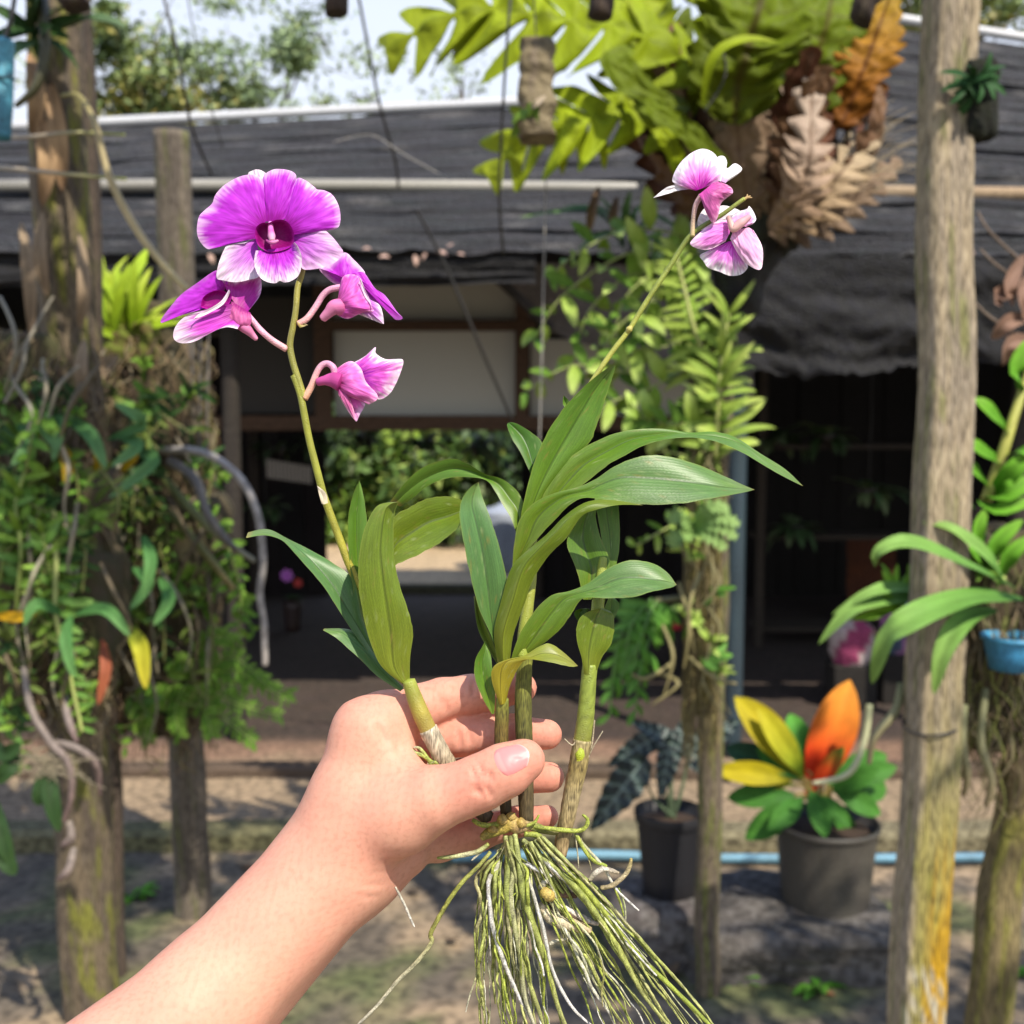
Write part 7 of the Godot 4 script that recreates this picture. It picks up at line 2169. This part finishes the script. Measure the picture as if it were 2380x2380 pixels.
	part(petal([1515, 620, 1505, 670], [1490, 580, 1400, 602, 1320, 660, 1254, 730, 1300, 766, 1380, 771, 1480, 722], -3, -3, 2.0, lin("d060c0"), lin("d878cc"), lin("efc8e4"), 0.6, 1.8), "sepal", M.petal, f)
	part(petal([1530, 650, 1630, 630], [1510, 705, 1560, 800, 1620, 868, 1702, 902, 1721, 820, 1710, 740, 1660, 650], -2, -2, 2.0, lin("c88cb0"), lin("dfa0cc"), lin("efd0e4"), 0.6, 1.8), "sepal", M.petal, f)
	part(tube_mesh(qpath([1495, 565, -1, 1512, 600, 0, 1530, 640, 0.5, 1580, 600, 1, 1635, 560, 0]), [0.0008, 0.0012, 0.0015, 0.0018, 0.0010], [lin("c89890"), lin("d8b0a8"), lin("c890a0")], 10, 5), "spur", M.petal, f)


func orchid_roots(root: Node3D) -> void:
	sheet(800, 1780, 2.147)
	var green := [lin("b0b874"), lin("a8b45c"), lin("b0b860"), lin("bcc078")]
	var fresh := [lin("a4b04c"), lin("b0bc50"), lin("a0b044")]
	var whitish := [lin("a8a880"), lin("e4e2d8"), lin("e8e6dc"), lin("f0ece4")]
	var traced := [
		[[770, 420, 4, 765, 500, 5, 725, 560, 6, 722, 640, 6, 740, 800, 5, 790, 960, 4, 830, 1060, 3, 880, 1170, 2, 950, 1300, 0], 1.25, whitish],
		[[890, 470, 4, 925, 580, 5, 955, 680, 5, 1000, 840, 4, 1030, 990, 3, 1080, 1110, 2, 1150, 1220, 0, 1240, 1300, 0], 1.0, whitish],
		[[905, 485, 4, 960, 515, 5, 1035, 550, 4], 1.3, [lin("e8e6e0"), lin("f0eee8")]],
		[[985, 445, 4, 1020, 490, 5, 1075, 540, 5, 1120, 590, 4], 1.5, [lin("d8d8cc"), lin("f0eee8"), lin("b8c090")]],
		[[730, 430, 6, 670, 500, 7, 590, 580, 8, 530, 660, 8, 470, 760, 8, 430, 840, 8, 436, 880, 8, 370, 970, 8, 260, 1080, 8, 170, 1190, 8, 70, 1290, 8], 1.2, [lin("a8ac60"), lin("9aa04a"), lin("a0a050"), lin("c8c4a0"), lin("d8d4c0")]],
		[[720, 390, 7, 660, 430, 8, 560, 450, 8, 465, 460, 8], 1.3, [lin("98a048"), lin("c8c8a0"), lin("9aa848")]],
		[[690, 425, 7, 660, 450, 8, 636, 472, 8], 0.6, [lin("c8c49c"), lin("d8d4bc")]],
		[[805, 350, 5, 815, 500, 6, 812, 640, 6, 835, 760, 5, 870, 860, 4, 895, 980, 3, 930, 1100, 2, 1000, 1300, 0], 1.6, green],
		[[850, 340, 5, 870, 470, 6, 890, 620, 6, 930, 760, 5, 980, 900, 4, 1020, 1020, 2, 1060, 1180, 1, 1110, 1310, 0], 1.7, green],
		[[830, 350, 5, 840, 520, 6, 830, 660, 6, 850, 800, 5, 880, 960, 4, 900, 1150, 3, 960, 1320, 2], 1.5, [lin("98a058"), lin("c0c090"), lin("a8ac70"), lin("d0ccb0")]],
		[[900, 340, 4, 970, 350, 4, 1030, 410, 4, 1090, 490, 4, 1180, 590, 4, 1290, 720, 3, 1400, 870, 2, 1500, 980, 1, 1640, 1110, 0, 1850, 1320, 0], 1.7, fresh],
		[[890, 370, 4, 960, 430, 4, 1040, 500, 5, 1150, 600, 5, 1250, 730, 4, 1350, 880, 3, 1420, 1010, 2, 1500, 1150, 1, 1640, 1320, 0], 1.6, green],
		[[940, 300, 3, 1040, 315, 3, 1150, 325, 2, 1200, 310, 2, 1215, 270, 2, 1190, 245, 2], 1.2, fresh],
		[[640, 270, 5, 690, 295, 6, 760, 290, 6, 800, 260, 6, 850, 240, 5], 1.3, fresh],
		[[860, 300, 5, 940, 290, 5, 972, 245, 5], 0.9, fresh],
		[[1150, 340, 1, 1200, 400, 1, 1290, 500, 1, 1340, 590, 0, 1380, 640, 0, 1470, 722, 0], 0.8, [lin("98a048"), lin("e0dcc8"), lin("e8e4dc")]],
		[[1160, 350, 1, 1230, 460, 1, 1310, 500, 1], 1.2, fresh],
		[[1155, 360, 1, 1165, 440, 1, 1170, 510, 1], 0.35, [lin("c8c0a0")]],
		[[1180, 360, 1, 1215, 450, 1, 1235, 520, 1], 0.3, [lin("b8b080")]],
		[[1280, 610, 1, 1340, 595, 2, 1400, 545, 2, 1425, 500, 2, 1432, 462, 2], 1.3, [lin("a89870"), lin("c8b890"), lin("b0a060")]],
		[[1225, 570, 1, 1260, 530, 2, 1300, 515, 2, 1370, 535, 2], 1.4, [lin("c8bca0"), lin("e4dccc"), lin("b8a888")]],
		[[1255, 860, 3, 1275, 960, 3, 1295, 1040, 3, 1285, 1120, 3, 1290, 1200, 3], 0.55, [lin("98a048"), lin("b0a870")]],
		[[665, 980, 4, 655, 1060, 4, 625, 1150, 4, 607, 1228, 4], 0.5, [lin("b0b060"), lin("d8d4c0")]],
		[[255, 605, 14, 300, 690, 14, 330, 760, 14, 350, 803, 14], 0.65, [lin("c8c4b0"), lin("e0dcd0")]],
		[[1025, 890, 3, 1060, 875, 3, 1115, 862, 3], 1.0, [lin("d8d4bc"), lin("c8c098")]],
		[[890, 720, 1, 885, 810, 1, 920, 870, 0], 1.3, [lin("c8bca8"), lin("b8a888")]],
		[[770, 550, 5, 775, 620, 6, 810, 670, 6, 855, 635, 6], 0.6, fresh],
		[[1370, 610, 0, 1400, 700, 0, 1405, 780, 0], 0.5, [lin("7a9030"), lin("d0ccb0")]],
		[[1345, 600, 0, 1380, 690, 0, 1395, 750, 0], 0.6, fresh]]
	for k in traced:
		part(tube_mesh(qpath(k[0]), [k[1] * 0.00062, k[1] * 0.00074, k[1] * 0.00074, k[1] * 0.00066, k[1] * 0.0004], k[2], 7, 6, 0.22, 0.5, 420.0), "root", M.root, root)
	# the dry dead roots and back bulb in the middle
	for k in [
		[[975, 690, 1, 1040, 760, 1, 1130, 790, 1, 1230, 820, 1], 2.6, [lin("d8c8a8"), lin("e0d0ac"), lin("c8b48c")]],
		[[1050, 690, 0, 1120, 720, 0, 1210, 770, 0, 1270, 790, 0], 1.2, [lin("e4d8cc"), lin("d8c8b8")]],
		[[990, 690, 0, 1080, 640, -1, 1160, 650, -1], 1.6, [lin("5a4634"), lin("8a6a54"), lin("6a5040")]],
		[[1000, 720, -1, 1090, 730, -1, 1200, 770, -1], 2.6, [lin("4a3a2c"), lin("5a4432"), lin("6a5442")]],
		[[985, 620, 4, 1015, 640, 5, 1040, 665, 4], 2.3, [lin("b8a050"), lin("c8b060"), lin("a08848")]],
		[[975, 610, 3, 1000, 580, 4, 1012, 560, 4], 1.3, [lin("d0ccb0"), lin("dcd8c4")]],
		[[960, 550, 0, 990, 570, -1, 1050, 580, -1, 1130, 640, -2], 2.2, [lin("7a7a58"), lin("8a8458"), lin("6a5c40")]]]:
		part(tube_mesh(qpath(k[0]), [k[1] * 0.0006, k[1] * 0.001, k[1] * 0.001, k[1] * 0.0005], k[2], 9, 8, 0.35, 0.6, 380.0), "dead_root", M.root, root)
	# the rest of the two hanging bundles
	var r2 := RandomNumberGenerator.new()
	r2.seed = 42
	for i in 84:
		var t := r2.randf()
		var pts := []
		var wild := r2.randf_range(0.3, 1.0)
		var ph := r2.randf() * 9.0
		var cross := r2.randf_range(-0.25, 0.25)
		var left_bundle := i < 45
		var stop := r2.randf_range(0.6, 1.0) if r2.randf() < 0.35 else 1.0
		for j in 15:
			var s := j / 14.0 * stop
			var x: float
			var y: float
			if left_bundle:
				var top := lerpf(690, 930, t)
				var bot := lerpf(690, 1080, clampf(pow(t, 1.15) + r2.randf_range(-0.22, 0.22) * 0.0 + cross, 0.0, 1.05))
				x = lerpf(top, bot, pow(s, 1.3)) + (1.0 - s) * (810 - top) * (1.0 - smoothstep(0.0, 0.16, s)) - 34.0 * sin(PI * s) * (1.0 - t)
				y = lerpf(372 + 30 * absf(t - 0.5), 1330, s)
			else:
				var a := Vector2(lerpf(890, 990, t), lerpf(400, 350, t))
				var t2 := clampf(t + cross * 1.3, -0.1, 1.05)
				var e := Vector2(lerpf(1340, 1830, t2), lerpf(1380, 1310, t2))
				var q := a.lerp(e, s)
				q.y -= 60.0 * sin(PI * s) * (0.6 if t > 0.5 else -0.3)
				x = q.x
				y = q.y
			x += wild * (38.0 * nz2.get_noise_2d(s * 3.0, ph + i * 3.1) + 9.0 * nz2.get_noise_2d(s * 13.0, ph + i * 5.3)) * minf(1.0, s * 5.0)
			y += wild * 16.0 * nz2.get_noise_2d(s * 6.0 + 40.0, ph + i * 2.3)
			pts.append(Q(x, y, 3.0 + r2.randf_range(-0.8, 0.8) + 9.0 * nz2.get_noise_2d(s * 2.0, i * 7.7) - 4.0 * s))
		var rr := (r2.randf_range(0.22, 0.46) if r2.randf() < 0.65 else r2.randf_range(0.5, 0.8)) * 0.001
		var pal: Array = [green, fresh, green, [lin("c0c090"), lin("dcdcc0"), lin("c4c894")], [lin("b0b468"), lin("d4d4ac"), lin("ece8dc")], [lin("a09c68"), lin("c0bc88"), lin("b0b468")]][r2.randi() % 6]
		part(tube_mesh(pts, [rr, rr * 1.1, rr, rr * 0.9, rr * 0.55], pal, 6, 4, 0.35, 0.6, 420.0), "root", M.root, root)
	# fine hairs
	sheet(700, 1500, 2.76)
	for k in [[850, 780, 5, 800, 720, 6, 735, 690, 6, 680, 640, 6], [890, 790, 5, 830, 740, 6, 770, 700, 6, 700, 690, 6, 645, 735, 6], [900, 795, 5, 860, 750, 6, 810, 760, 6], [840, 790, 6, 815, 730, 6, 760, 660, 6, 720, 655, 6]]:
		part(tube_mesh(qpath(k), [0.0008, 0.0007, 0.0004], [lin("8ca03c"), lin("a8b458"), lin("c0b8a0")], 6, 5, 0.2, 0.4, 400.0), "root", M.root, root)
	for k in [[1880, 480, 0, 1870, 600, 0, 1850, 700, 0, 1800, 800, 0], [1850, 700, 0, 1880, 640, 1, 1935, 550, 2], [1760, 620, 1, 1735, 640, 1, 1690, 600, 2]]:
		part(tube_mesh(qpath(k), [0.0004, 0.0003, 0.0002], [lin("b8a888"), lin("d0c4a8")], 5, 4), "fibre", M.root, root)
